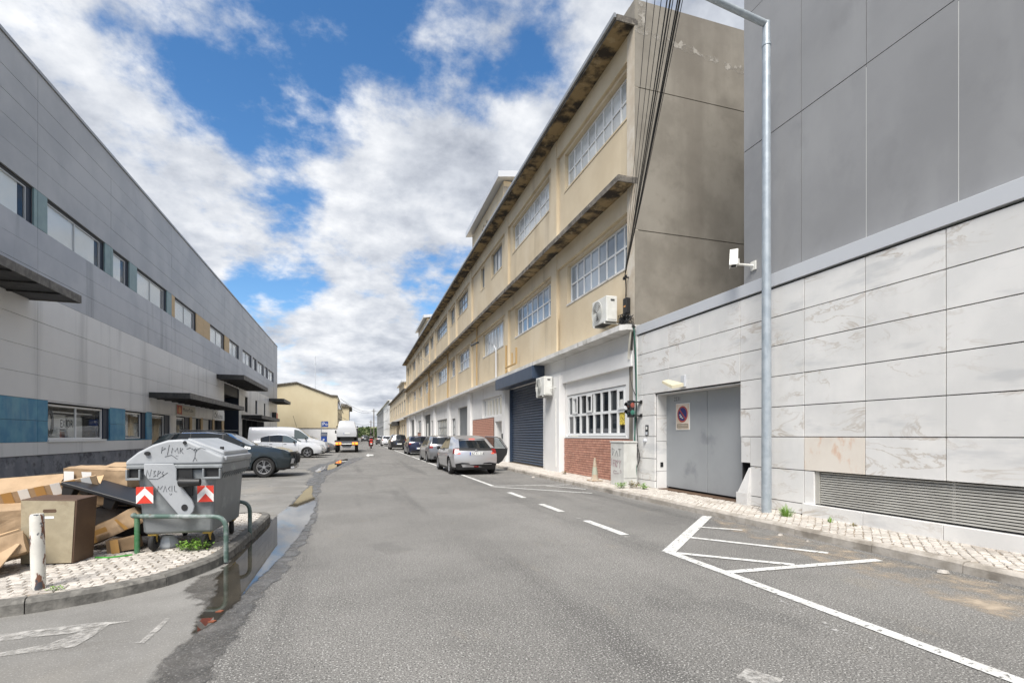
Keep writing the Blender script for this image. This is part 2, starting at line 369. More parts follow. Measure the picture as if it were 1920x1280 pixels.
pl((1440, 1118), (1640, 1218), .09, 'paint_ghost'); pl((1390, 1262), (1460, 1285), .18, 'paint_worn'); pl((1170, 975), (1240, 1012), .06, 'paint_ghost'); pl((880, 930), (990, 990), .05, 'paint_ghost')
for y0 in (30.5, 36.5): line((-.4, y0), (1.6, y0 + 1.0), .12, 'paint_worn')
def poly_mark(pts, m, z=.006): MB().add([(p.x, p.y, z) for p in (G(*q) for q in pts)], [tuple(range(len(pts)))]).build('marking', MAT[m], road)
poly_mark([(0, 1190), (110, 1176), (175, 1168), (252, 1164), (205, 1171), (176, 1192), (140, 1213), (0, 1231), (0, 1224), (90, 1208), (150, 1186), (60, 1195), (0, 1203)], 'paint_worn')
poly_mark([(245, 1206), (262, 1204), (310, 1160), (319, 1160), (300, 1180), (270, 1206)], 'paint_worn')
poly_mark([(686, 853.5), (690, 850.5), (692, 851.5), (700, 851.5), (700, 854), (693, 854), (690, 856)], 'paint')
for yy, x1 in ((12.1, -2.0), (13.9, -2.2), (16.1, -1.9), (18.6, -2.0), (33.6, -2.2)): line((-7, yy + .1), (x1, yy), .09, 'paint_worn')

# ------------------------------------------------------------------ pavements: kerb stones and cobbles
def in_poly(x, y, poly):
    c = False; j = len(poly) - 1
    for i in range(len(poly)):
        if (poly[i][1] > y) != (poly[j][1] > y) and x < (poly[j][0] - poly[i][0]) * (y - poly[i][1]) / (poly[j][1] - poly[i][1]) + poly[i][0]: c = not c
        j = i
    return c
def stone_mesh(seed):
    r = random.Random(seed); a = .0495
    q = [(sx * a * r.uniform(.88, 1.03), sy * a * r.uniform(.88, 1.03)) for sx, sy in ((-1, -1), (1, -1), (1, 1), (-1, 1))]
    vs = [(x, y, -.04) for x, y in q] + [(x, y, -.006) for x, y in q] + [(x * .84, y * .84, r.uniform(0, .004)) for x, y in q]
    return vs, [(0, 1, 5, 4), (1, 2, 6, 5), (2, 3, 7, 6), (3, 0, 4, 7), (4, 5, 9, 8), (5, 6, 10, 9), (6, 7, 11, 10), (7, 4, 8, 11), (8, 9, 10, 11)]
STONES = []
for i in range(14):
    vs, fs = stone_mesh(i); STONES.append((vs, fs, MB().add(vs, fs).mesh('cobble')))
    STONES[-1][2].materials.append(MAT['cobble'])
def cobbles(parent, poly, z, pitch=.101, near=300, ymax=99, diag=False):
    xs = [p[0] for p in poly]; ys = [p[1] for p in poly]; spots = []
    ny = int((max(ys) - min(ys)) / pitch) + 1; nx = int((max(xs) - min(xs)) / pitch) + 1
    r = random.Random(11); span = max(nx, ny) * 1.5
    ca, sa = (cos(.7), sin(.7)) if diag else (cos(.06), sin(.06))
    cx, cy = (min(xs) + max(xs)) / 2, (min(ys) + max(ys)) / 2; k = int(span)
    for j in range(-k, k):
        for i in range(-k, k):
            u = (i + (.5 if j % 2 else 0)) * pitch; v = j * pitch + .025 * sin(u * 1.7)
            x, y = cx + u * ca - v * sa, cy + u * sa + v * ca
            if y > ymax or not in_poly(x, y, poly): continue
            spots.append((x + r.uniform(-.006, .006), y + r.uniform(-.006, .006)))
    fx, fy = S_, C_
    def vis(p):
        d = p[0] * fx + p[1] * fy; s = p[0] * C_ - p[1] * S_
        return d > .3 and abs(s / d) < 1.05 and 1.5 / d * F < 480
    spots.sort(key=lambda p: (not vis(p), p[0] ** 2 + p[1] ** 2))
    rest = MB()
    for n, (x, y) in enumerate(spots):
        vs, fs, me = STONES[r.randrange(14)]; a = math.atan2(sa, ca) + r.uniform(-.12, .12) + r.choice((0, pi / 2, pi)); h = r.uniform(-.004, .004); sc = r.uniform(.9, 1.05)
        if n < near:
            o = bpy.data.objects.new('cobble', me); COL.objects.link(o); o.parent = parent; o.location = (x, y, z + h); o.rotation_euler = (r.uniform(-.04, .04), r.uniform(-.04, .04), a); o.scale = (sc, sc, 1)
        else:
            rest.add([(x + (p[0] * cos(a) - p[1] * sin(a)) * sc, y + (p[0] * sin(a) + p[1] * cos(a)) * sc, z + p[2] + h) for p in vs], fs)
    if rest.v: tag(rest.build('cobbles', MAT['cobble'], parent), kind='stuff')
def kerb_run(parent, pts, wd, z0, z1, m, seg=1.0, inward=1):
    P = [Vector(p) for p in pts]; s = 0; run = [P[0]]; d_ = [0]
    for a, b in zip(P, P[1:]): d_.append(d_[-1] + (b - a).length)
    def at(t):
        for i in range(len(P) - 1):
            if t <= d_[i + 1] + 1e-6: return P[i].lerp(P[i + 1], (t - d_[i]) / (d_[i + 1] - d_[i]))
        return P[-1]
    t = 0; tot = d_[-1]; k = 0
    while t < tot - .05:
        e = min(t + seg * random.uniform(.85, 1.12), tot); n = 5; vs = []; fs = []
        q0, q1 = t + .004, e - .004; dz = random.uniform(-.006, .006)
        for i in range(n):
            tt = q0 + (q1 - q0) * i / (n - 1); p = at(tt); d = (at(min(tt + .05, tot)) - at(max(tt - .05, 0))).normalized(); nn = Vector((-d.y, d.x)) * inward
            for off, z in ((0, z0), (.004, z1 - .03 + dz), (.03, z1 + dz), (wd, z1 + dz), (wd, z0)): vs.append((p.x + nn.x * off, p.y + nn.y * off, z))
        for i in range(n - 1):
            for j in range(5): fs.append((i * 5 + j, i * 5 + (j + 1) % 5, (i + 1) * 5 + (j + 1) % 5, (i + 1) * 5 + j))
        fs += [(4, 3, 2, 1, 0), tuple(range((n - 1) * 5, n * 5))]
        MB().add(vs, fs).build('kerb_stone', MAT[m], parent); t = e
ZP = .12
# right pavement
mb = MB(); mb.box(KERB_R + .1, WALL_R + .5, -12, 110, -.05, ZP - .012)
pav_r = struct(mb, 'pavement', MAT['joint_sand']); ORG[pav_r.name] = Vector((0, 0, 0))
kerb_run(pav_r, [(KERB_R, 40), (KERB_R, -6)], .14, -.05, ZP, 'kerb', 1.05)
kerb_run(pav_r, [(KERB_R, 110), (KERB_R, 40)], .14, -.05, ZP, 'kerb', 5)
cobbles(pav_r, [(KERB_R + .15, 0.5), (WALL_R + .02, 0.5), (WALL_R + .12, 26), (KERB_R + .15, 26)], ZP - .004, near=300, diag=True)
mat('cobble_far', (.45, .41, .36), .85, (.30, .27, .23), scale=9, bump=.5, bscale=30)
mb = MB(); mb.box(KERB_R + .145, WALL_R + .5, 26, 110, ZP - .05, ZP - .004); mb.build('far_paving', MAT['cobble_far'], pav_r)
# corner island with the container
KL = [(-7.2, 4.55), (-5.0, 4.86), (-3.6, 5.06), (-2.78, 5.18), (-2.47, 5.27), (-2.1, 5.46), (-1.80, 5.74), (-1.61, 6.08), (-1.47, 6.49), (-1.42, 6.9), (-1.41, 7.6), (-1.40, 8.4), (-1.39, 9.4), (-1.42, 9.85), (-1.6, 10.02), (-2.2, 10.05), (-7.2, 10.05)]
def inset(p, d):
    out = []
    for i, q in enumerate(p):
        a = Vector(p[max(i - 1, 0)]); b = Vector(p[min(i + 1, len(p) - 1)]); t = (b - a).normalized(); out.append((q[0] - t.y * d, q[1] + t.x * d))
    return out
isl = inset(KL, .1)
mb = MB(); mb.prism(isl, lambda p, q, h: (p, q, h), -.05, ZP - .012)
island = struct(mb, 'pavement', MAT['joint_sand']); ORG[island.name] = Vector((0, 0, 0))
kerb_run(island, KL, .13, -.05, ZP, 'kerb_dark', .95)
cobbles(island, inset(KL, .15), ZP - .004, near=300)
# ================================================================== warehouse on the left
mat('panel_dark', (.40, .408, .42), .42, (.32, .33, .348), scale=.35, streak=((.33, .34, .35), .35, 1.1, (1, 1, .06), .5, .75), spec=.45)
mat('panel_blue', (.45, .465, .495), .42, (.36, .38, .418), scale=.4, streak=((.14, .15, .17), .55, .9, (1, 1, .10), .54, .72), spec=.45)
mat('panel_light', (.72, .718, .71), .42, (.67, .668, .662), scale=.35, streak=((.33, .335, .34), .45, 1.0, (1, 1, .08), .5, .72), spec=.45)
mat('panel_joint', (.12, .123, .13), .8)
mat('roof_trim', (.30, .31, .32), .4, metal=.3)
mat('plinth', (.175, .18, .205), .85, (.25, .255, .275), scale=2.2, bump=.4, bscale=25, streak=[((.06, .06, .07), .8, 2.4, None, .5, .68), ((.4, .4, .42), .6, 3.2, None, .6, .72)])
mat('blue_panel', (.045, .21, .36), .5, (.10, .30, .42), scale=1.6, detail=7, streak=((.22, .38, .44), .6, 1.2, (1, 1, .25), .52, .75))
mat('teal_panel', (.23, .33, .34), .5, (.19, .28, .30), scale=2)
mat('ochre_panel', (.56, .40, .21), .6, (.50, .36, .20), scale=2)
mat('reveal_navy', (.012, .022, .045), .5)
mat('reveal_dark', (.03, .033, .036), .6)
mat('alu', (.55, .56, .57), .4, metal=.4)
mat('white_frame', (.78, .78, .77), .4)
mat('blind', (.90, .91, .91), .8, (.84, .86, .86), scale=1.2)
mat('canopy_black', (.022, .022, .023), .6, (.05, .048, .045), scale=3, streak=((.16, .15, .14), .5, 5, (1, 1, .3), .55, .75))
mat('canopy_fascia', (.12, .115, .108), .75, (.20, .19, .175), scale=4, bump=.3, bscale=20, streak=((.05, .048, .045), .6, 4, (1, 1, .2), .5, .7))
mat('interior', (.20, .22, .22), .9, (.32, .30, .25), scale=.9)
mat('interior_floor', (.3, .28, .25), .8)
mat('ceiling_warm', (.50, .44, .30), .8)
mat('orange_desk', (.50, .21, .11), .6)
mat('off_white', (.66, .66, .63), .7)
mat('black_ink', (.012, .012, .014), .6)
mat('shutter_beige', (.47, .42, .31), .55)
glass_mat('glass_clear', (.97, .98, .98), .0, 1.22)
glass_mat('glass_dim', (.45, .50, .52), .6)
FL = frame((WALL_L, 0), (0, 1), -1)      # u = Y, o towards the street (+X)
assert FL(0, 1, 0).x > WALL_L
ware = thing('warehouse', (WALL_L, 22, 0), 'long grey panel-clad warehouse with a ribbon of upper windows beside the car park', 'building')
Z_TOP, ZS, ZH = 14.85, 9.06, 10.42        # roof edge, upper sill, upper head
LU0, LU1 = 8.0, 82.0
upper = [(19.1, 22.34), (23.16, 27.71), (28.52, 30.36), (31.29, 35.72), (37.16, 41.71), (45.39, 50.05), (51.84, 55.87), (57.62, 62.27), (63.04, 65.32), (66.0, 70.24), (70.84, 73.33), (73.77, 78.42)]
upper = [(9.2, 13.4), (14.2, 18.3)] + upper
GZ0, GZ1 = 1.32, 2.76
gfw = [(13.6, 17.4), (23.2, 28.2), (29.86, 32.55), (33.34, 36.3), (37.4, 40.3), (40.75, 42.9), (43.4, 46.2)]
door = (49.9, 55.7, 0.0, 6.15)
low = [(58.8, 60.2, 4.0, 5.6), (64.6, 65.8, 4.0, 5.6), (70.4, 71.5, 4.0, 5.6)]
bay2 = (57.4, 70.5, 0.0, 3.2)
holes = [(a, b, ZS, ZH) for a, b in upper] + [(a, b, GZ0, GZ1) for a, b in gfw[:3]] + [(a, b, .5, GZ1) for a, b in gfw[3:5]] + [(a, b, .12, GZ1) for a, b in gfw[5:]] + [(46.7, 49.2, .05, GZ1)]
holes = [h + (.32,) for h in holes] + [door + (1.6,)] + [h + (.2,) for h in low] + [bay2 + (1.2,)]
mb = MB(FL); wall_holes(mb, LU0, LU1, 0, Z_TOP - .1, holes, o=-.06)
mb.quad((LU1, -.06, 0), (LU1, -30, 0), (LU1, -30, Z_TOP - .1), (LU1, -.06, Z_TOP - .1)); mb.quad((LU0, -.06, 0), (LU0, -30, 0), (LU0, -30, Z_TOP - .1), (LU0, -.06, Z_TOP - .1))
mb.quad((LU0, -.06, Z_TOP - .1), (LU1, -.06, Z_TOP - .1), (LU1, -30, Z_TOP - .1), (LU0, -30, Z_TOP - .1))
mb.build('wall', MAT['panel_joint'], ware)
mb = MB(FL); mb.box(LU0, LU1 + .03, -.25, .05, Z_TOP - .12, Z_TOP); mb.build('roof_edge', MAT['roof_trim'], ware)
# cladding panels, cut round the openings
UJ = [8.0, 15.6, 22.56, 28.3, 36.57, 43.47, 50.05, 57.37, 65.66, 74.21, 82.0]
def panel_rects(u0, u1, z0, z1):
    rects = [(u0, u1, z0, z1)]
    for h in holes:
        nxt = []
        for r in rects:
            a, b, c, d = r
            if h[1] <= a or h[0] >= b or h[3] <= c or h[2] >= d: nxt.append(r); continue
            if h[0] > a: nxt.append((a, h[0], c, d))
            if h[1] < b: nxt.append((h[1], b, c, d))
            m0, m1 = max(a, h[0]), min(b, h[1])
            if h[2] > c: nxt.append((m0, m1, c, h[2]))
            if h[3] < d: nxt.append((m0, m1, h[3], d))
        rects = nxt
    return [r for r in rects if r[1] - r[0] > .02 and r[3] - r[2] > .02]
ROWS = [(.78, 1.26, 'panel_light'), (1.26, 2.82, 'panel_light'), (2.82, 3.7, 'panel_light'), (3.7, 4.65, 'panel_light'), (4.65, 5.65, 'panel_light'), (5.65, 6.68, 'panel_light'),
        (6.68, 7.5, 'panel_blue'), (7.5, 8.3, 'panel_blue'), (8.3, 9.06, 'panel_blue'), (9.06, 10.42, None),
        (10.42, 11.3, 'panel_dark'), (11.3, 12.1, 'panel_dark'), (12.1, 12.9, 'panel_dark'), (12.9, 13.68, 'panel_dark'), (13.68, 14.73, 'panel_dark')]
for i in range(len(UJ) - 1):
    for z0, z1, m in ROWS:
        for (a, b, c, d) in panel_rects(UJ[i], UJ[i + 1], z0, z1):
            mm = m
            if m is None:
                mm = 'teal_panel' if a < 36 else ('ochre_panel' if a < 52 else 'panel_dark')
            if (z0, z1) == (1.26, 2.82):
                mm = 'blue_panel' if b < 33.4 else ('panel_light' if b < 40.3 else ('ochre_panel' if b < 50 else 'panel_light'))
            if (z0, z1) == (1.26, 2.82) and c > 2.7: mm = 'panel_light'
            e = .007
            u0_, u1_ = a + e, b - e
            n = 1 if mm != 'blue_panel' else 2
            for k in range(n):
                MB(FL).box(u0_, u1_, -.057, random.uniform(-.004, .004), c + .006 + (d - c) * k / n, c - .006 + (d - c) * (k + 1) / n).build('panel', MAT[mm], ware)
mb = MB(FL); mb.box(LU0, 49.8, -.5, -.03, 0, .77); mb.box(57.0, LU1, -.5, -.03, 0, .77); mb.build('plinth', MAT['plinth'], ware)
mb = MB(FL); mb.box(LU0, 49.8, -.03, .10, 0.0, .06); mb.build('footing', MAT['kerb'], ware)
# upper windows: frame, panes and the white blinds behind them; dark far reveals
for (a, b) in upper:
    n = 2 if b - a > 2.6 else 1
    rv = .28 if a < 50 else .45
    wd = window(FL, ware, a + .02, b - rv, ZS + .02, ZH - .1, -.10, n, 1, MAT['alu'], MAT['glass_clear'], .05)
    MB(FL).box(a + .08, b - rv - .35, -.185, -.17, ZS + .06, ZH - .13).build('blind', MAT['blind'], wd)
    MB(FL).box(a, b, -.9, -.85, ZS, ZH).build('backing', MAT['reveal_dark'], wd)
    MB(FL).box(b - rv + .002, b - .002, -.35, -.09, ZS + .002, ZH - .002).build('reveal', MAT['reveal_navy'], ware)
    MB(FL).box(a, b, -.30, -.075, ZH - .1, ZH - .003).build('head', MAT['reveal_dark'], ware)
# rooms behind the shopfront
mb = MB(FL)
mb.box(22.5, 49.4, -4.6, -4.5, 0.1, 3.1); mb.build('room_wall', MAT['interior'], ware)
mb = MB(FL); mb.box(22.5, 49.4, -4.5, -.4, .05, .1); mb.build('room_floor', MAT['interior_floor'], ware)
mb = MB(FL); mb.box(22.5, 49.4, -4.5, -.4, 3.0, 3.05); mb.build('room_ceiling', MAT['ceiling_warm'], ware)
def shopwin(a, b, z0, z1, n, rv=.35, gm='glass_clear'):
    wd = window(FL, ware, a + .02, b - rv, z0 + .02, z1 - .06, -.12, n, 1, MAT['white_frame'], MAT[gm], .07)
    MB(FL).box(b - rv + .004, b - .004, -.38, -.07, z0 + .004, z1 - .004).build('reveal', MAT['reveal_navy'], ware); return wd
w1 = shopwin(23.2, 28.2, GZ0, GZ1, 2, .5)
mb = MB(FL); mb.box(23.15, 27.75, -.14, .05, GZ0 - .07, GZ0 + .015); mb.build('sill', MAT['white_frame'], w1)
# lettering and things seen behind the first window
text_mesh('EXIOR', .46, lambda x, y: FL(24.35 + x * .72, -.16, 1.82 + y), 'lettering', MAT['black_ink'], w1)
MB(FL).box(26.15, 27.2, -.165, -.16, 2.26, 2.36).build('lettering_band', MAT['black_ink'], w1)
text_mesh('L', .3, lambda x, y: FL(27.45 + x, -.16, 1.95 + y), 'lettering', MAT['black_ink'], w1)
mb = MB(FL); mb.box(23.4, 27.6, -.5, -.44, 2.42, 2.47); mb.build('blind_rail', MAT['white_frame'], w1)
mb = MB(FL); mb.lathe([(.28, -.30), (.42, -.30), (.42, -.24), (.28, -.24)], 20, lambda r, a, h: (23.85 + r * cos(a) * .6, h, 2.0 + r * sin(a) * 1.25), close=True); mb.build('poster_ring', MAT['reveal_dark'], w1)
desk = thing('reception_desk', FL(26.2, -1.2, .1), 'orange fronted reception desk behind the shop window with blue surrounds', 'desk')
MB(FL).box(25.6, 26.05, -1.5, -.9, .1, 1.72).build('side_panel', MAT['orange_desk'], desk); MB(FL).box(26.06, 27.6, -1.5, -.9, .1, 1.66).build('front_panel', MAT['orange_desk'], desk); MB(FL).box(25.55, 27.65, -1.52, -.86, 1.665, 1.70).build('top', MAT['off_white'], desk)
mb = MB(FL); mb.box(24.2, 25.95, -.8, -.7, 1.78, 2.36); mb.box(24.2, 24.5, -.8, -.7, .1, 1.78); mb.box(26.1, 27.3, -.8, -.7, 1.2, 2.3); mb.box(24.5, 25.5, -.8, -.7, 1.35, 1.8)
solo(mb, 'display_board', MAT['off_white'], 'white display boards standing behind the shop window lettering', 'display board')
# second window tilts inwards
w2 = window(FL, ware, 29.88, 32.1, GZ0 + .02, GZ1 - .06, -.14, 1, 1, MAT['white_frame'], MAT['glass_dim'], .06, panes=False)
mb = MB()
def tilt(u, o, z): return FL(u, -.18 - (z - GZ0) * .38 + o, z)
mb.fr = tilt; mb.box(30.0, 30.08, 0, .05, GZ0 + .1, GZ1 - .1); mb.box(31.9, 31.98, 0, .05, GZ0 + .1, GZ1 - .1); mb.box(30.08, 31.9, 0, .05, GZ0 + .1, GZ0 + .18); mb.box(30.08, 31.9, 0, .05, GZ1 - .18, GZ1 - .1)
mb.build('open_sash', MAT['white_frame'], w2)
MB(FL).box(32.12, 32.54, -.38, -.07, GZ0 + .004, GZ1 - .004).build('reveal', MAT['reveal_navy'], ware)
shopwin(33.34, 36.3, .5, GZ1, 1, .75); shopwin(37.4, 40.3, .5, GZ1, 1, .9)
for a, b in ((40.75, 42.9), (43.4, 46.2)):
    MB(FL).box(a + .02, b - .5, -.25, -.2, .12, GZ1 - .02).build('roller_shutter', MAT['off_white'], ware)
    MB(FL).box(b - .498, b - .004, -.36, -.07, .12, GZ1 - .004).build('reveal', MAT['reveal_navy'], ware)
MB(FL).box(46.7, 49.2, -.5, -.4, .05, GZ1).build('doorway', MAT['reveal_dark'], ware)
# big loading door
d0, d1 = door[:2]
sh = MB(FL).box(d0, d1, -1.66, -1.56, 2.2, 5.2).build('roller_shutter', MAT['shutter_beige'], ware)
for k in range(20): MB(FL).box(d0 + .02, d1 - .02, -1.56, -1.53, 2.22 + k * .148, 2.22 + k * .148 + .125).build('slat', MAT['shutter_beige'], sh)
MB(FL).box(d0, d1, -1.7, -1.66, 0, 6.15).build('door_backing', MAT['reveal_dark'], ware)
MB(FL).box(d1 - .03, d1 - .004, -1.5, .03, 0, 6.1).build('reveal', MAT['reveal_navy'], ware)
MB(FL).box(d0 + .03, d1 - .03, -1.5, -.05, 5.2, 6.1).build('door_head', MAT['reveal_dark'], ware)
for h in low: window(FL, ware, h[0] + .02, h[1] - .02, h[2], h[3], -.14, 1, 1, MAT['reveal_dark'], MAT['glass_dim'], .05, panes=False); MB(FL).box(h[0], h[1], -.8, -.75, h[2], h[3]).build('backing', MAT['reveal_dark'], ware)
# far service bay
bay = MB(FL).box(57.4, 70.5, -1.25, -1.2, 0, 3.2).build('service_bay_back', MAT['interior'], ware)
for a in (60.3, 63.5, 66.9): MB(FL).box(a, a + .15, -1.18, -.2, 0, 3.2).build('bay_post', MAT['reveal_dark'], ware)
# canopies
def canopy(u0, u1, dep, z0, z1):
    c = MB(FL).box(u0 + .05, u1 - .05, .012, dep - .04, z0 + .03, z1 - .01).build('canopy', MAT['canopy_black'], ware)
    MB(FL).box(u0, u1, dep - .038, dep, z0, z1 + .015).build('fascia', MAT['canopy_fascia'], c); MB(FL).box(u0, u0 + .045, .012, dep - .04, z0, z1 + .012).build('fascia', MAT['canopy_black'], c); MB(FL).box(u1 - .045, u1, .012, dep - .04, z0, z1 + .012).build('fascia', MAT['canopy_fascia'], c)
    n = int((u1 - u0) / 1.2)
    for k in range(1, n): MB(FL).box(u0 + (u1 - u0) * k / n - .03, u0 + (u1 - u0) * k / n + .03, .02, dep - .06, z0 - .02, z0 + .028).build('joist', MAT['canopy_black'], c)
canopy(9.5, 22.06, 1.53, 6.30, 6.56)
canopy(32.85, 47.6, 2.05, 3.62, 3.92)
canopy(47.3, 59.5, 2.1, 6.25, 6.62)
canopy(57.0, 70.0, 1.9, 3.25, 3.6)
canopy(74.2, 81.5, 1.9, 6.1, 6.5)
# signs
mat('sign_red', (.42, .05, .02), .5); mat('sign_cream', (.60, .56, .46), .6); mat('sign_white', (.8, .8, .78), .5); mat('sign_orange', (.7, .33, .1), .5)
s1 = thing('shop_sign', FL(37.3, .01, 2.85), 'cream shop sign with a red pear-shaped emblem under the low canopy', 'sign')
MB(FL).box(37.3, 41.3, .012, .05, 2.86, 3.52).build('board', MAT['sign_cream'], s1); MB(FL).box(37.36, 38.35, .052, .062, 2.9, 3.48).build('emblem_panel', MAT['sign_red'], s1)
mb = MB(FL); mb.prism([(.30 * sin(t) * (.62 + .38 * (1 - cos(t)) / 2), -.22 * cos(t)) for t in [k * 2 * pi / 16 for k in range(16)]], lambda p, q, h: (37.86 + p, h, 3.18 - q), .064, .069); mb.build('emblem', MAT['sign_orange'], s1)
text_mesh('MotorTube', .36, lambda x, y: FL(38.55 + x * 1.35, .054, 3.12 + y), 'lettering', MAT['black_ink'], s1)
s2 = thing('workshop_sign', FL(46.4, .01, 2.8), 'white sign reading Oficina beside the loading door', 'sign')
MB(FL).box(46.2, 49.8, .012, .04, 2.8, 3.55).build('board', MAT['sign_white'], s2)
text_mesh('Oficina', .62, lambda x, y: FL(46.4 + x * 1.55, .044, 2.95 + y), 'lettering', MAT['black_ink'], s2)
s3 = thing('wall_sign', FL(77, .01, 3.8), 'small projecting sign with a red face below the farthest canopy', 'sign')
MB(FL).box(76.9, 77.1, .01, .55, 3.75, 4.75).build('box', MAT['reveal_dark'], s3); MB(FL).box(77.102, 80.4, .02, .3, 3.75, 4.75).build('face', mat('sign_pale_red', (.62, .16, .13), .5), s3)

# ================================================================== marble-clad building on the right
mat('marble', (.74, .73, .71), .38, (.66, .655, .64), scale=1.3, detail=8, rnd=.035, streak=[((.46, .47, .48), .55, 1.1, (1, .6, 2.6), .56, .72)])
def veins(m):
    t = m.node_tree; b = t.nodes['Principled BSDF']; src = b.inputs['Base Color'].links[0].from_socket
    g = t.nodes.new('ShaderNodeNewGeometry'); oi = t.nodes.new('ShaderNodeObjectInfo')
    mp = t.nodes.new('ShaderNodeMapping'); mp.inputs['Scale'].default_value = (1, .7, 1.7); mp.inputs['Rotation'].default_value = (.45, 0, 0)
    va = t.nodes.new('ShaderNodeVectorMath'); va.operation = 'ADD'; sc = t.nodes.new('ShaderNodeVectorMath'); sc.operation = 'SCALE'
    cbn = t.nodes.new('ShaderNodeCombineXYZ'); 
    for i in range(3): t.links.new(oi.outputs['Random'], cbn.inputs[i])
    t.links.new(cbn.outputs[0], sc.inputs[0]); sc.inputs['Scale'].default_value = 37
    t.links.new(g.outputs['Position'], mp.inputs[0]); t.links.new(mp.outputs[0], va.inputs[0]); t.links.new(sc.outputs[0], va.inputs[1])
    n = t.nodes.new('ShaderNodeTexNoise'); n.inputs['Scale'].default_value = 1.25; n.inputs['Detail'].default_value = 7; n.inputs['Roughness'].default_value = .62; n.inputs['Distortion'].default_value = .7
    t.links.new(va.outputs[0], n.inputs['Vector'])
    def mth(op, a, b=None, cl=False):
        q = t.nodes.new('ShaderNodeMath'); q.operation = op; q.use_clamp = cl
        for i, v in enumerate((a, b)):
            if v is None: continue
            if isinstance(v, float): q.inputs[i].default_value = v
            else: t.links.new(v, q.inputs[i])
        return q.outputs[0]
    d = mth('ABSOLUTE', mth('SUBTRACT', n.outputs['Fac'], .5)); v = mth('SUBTRACT', 1.0, mth('MULTIPLY', d, 38.0), True)
    n2 = t.nodes.new('ShaderNodeTexNoise'); n2.inputs['Scale'].default_value = 1.1; t.links.new(va.outputs[0], n2.inputs['Vector'])
    k = mth('MULTIPLY', mth('SUBTRACT', n2.outputs['Fac'], .46, True), 5.0, True)
    f = mth('MULTIPLY', mth('MULTIPLY', v, k), .62)
    mx = t.nodes.new('ShaderNodeMix'); mx.data_type = 'RGBA'; t.links.new(f, mx.inputs[0]); t.links.new(src, mx.inputs[6]); mx.inputs[7].default_value = (.36, .29, .215, 1)
    t.links.new(mx.outputs[2], b.inputs['Base Color'])
veins(MAT['marble'])
mat('marble_rust', (.72, .67, .60), .4, (.66, .60, .53), scale=1.2, streak=((.60, .33, .19), .55, 2.6, (1, 1.6, .9), .54, .70))
mat('dark_gap', (.03, .03, .032), .9)
mat('metal_coping', (.56, .58, .61), .42, metal=.1)
mat('grey_clad', (.275, .277, .283), .55, (.24, .242, .248), scale=.5, detail=7, rnd=.03, streak=[((.32, .322, .327), .45, .9, (1, 1, .4), .5, .7), ((.205, .207, .212), .4, 1.6, (1, 1, .8), .54, .72)])
mat('gate_paint', (.335, .35, .362), .48, (.305, .32, .332), scale=.8, streak=((.17, .185, .2), .6, 1.3, None, .57, .74))
mat('louvre', (.43, .42, .385), .45, (.36, .35, .32), scale=3, metal=.1)
mat('cement', (.42, .40, .36), .85, (.33, .31, .28), scale=3, bump=.3, bscale=30)
FR = frame((WALL_R, 0), (0, 1), 1)       # u = Y, o towards the street (-X)
assert FR(0, 1, 0).x < WALL_R
marb = thing('marble_building', (WALL_R, 8, 0), 'white marble-clad building with a tall grey panelled upper storey and steel gate', 'building')
gate = (8.28, 11.31, .10, 2.58); ventr = (-2.5, 6.57, .33, .89); niche = (8.02, 8.26, .36, .95)
mholes = [gate + (.36,), ventr + (.16,), niche + (.3,)]
mb = MB(FR); wall_holes(mb, -3, 12.33, 0, 4.28, mholes, o=-.05)
mb.quad((8.4, -.05, 4.28), (12.33, -.05, 4.28), (12.33, -9, 4.28), (8.4, -9, 4.28)); mb.build('wall', MAT['dark_gap'], marb)
UM = [-3.0, -1.9, -.8, .3, 1.35, 2.45, 3.5, 4.58, 5.68, 6.77, 8.29, 9.53, 10.72, 11.91, 12.325]
ZM = [.118, .305, .89, 1.475, 2.03, 2.60, 3.17, 3.71, 4.25]
def cut(rect, hs):
    rects = [rect]
    for h in hs:
        nxt = []
        for r in rects:
            a, b, c, d = r
            if h[1] <= a or h[0] >= b or h[3] <= c or h[2] >= d: nxt.append(r); continue
            if h[0] > a: nxt.append((a, h[0], c, d))
            if h[1] < b: nxt.append((h[1], b, c, d))
            m0, m1 = max(a, h[0]), min(b, h[1])
            if h[2] > c: nxt.append((m0, m1, c, h[2]))
            if h[3] < d: nxt.append((m0, m1, h[3], d))
        rects = nxt
    return [r for r in rects if r[1] - r[0] > .03 and r[3] - r[2] > .03]
for i in range(len(UM) - 1):
    for j in range(len(ZM) - 1):
        for (a, b, c, d) in cut((UM[i], UM[i + 1], ZM[j], ZM[j + 1]), [gate, ventr, niche]):
            rust = 5.6 < a < 5.75 and .85 < c < 1.0
            g_ = .004 if d - c > .2 else .003
            MB(FR).box(a + .007, b - .007, -.046, random.uniform(-.0025, .0025), c + .0075, d - .0075).build('marble_slab', MAT['marble_rust' if rust else 'marble'], marb, bevel=.002, seg=1)
# plinth course under the vent
for i in range(len(UM) - 1):
    if UM[i + 1] <= 6.8: MB(FR).box(UM[i] + .004, UM[i + 1] - .004, -.04, .05, .10, .318).build('marble_slab', MAT['marble'], marb, bevel=.003, seg=1)
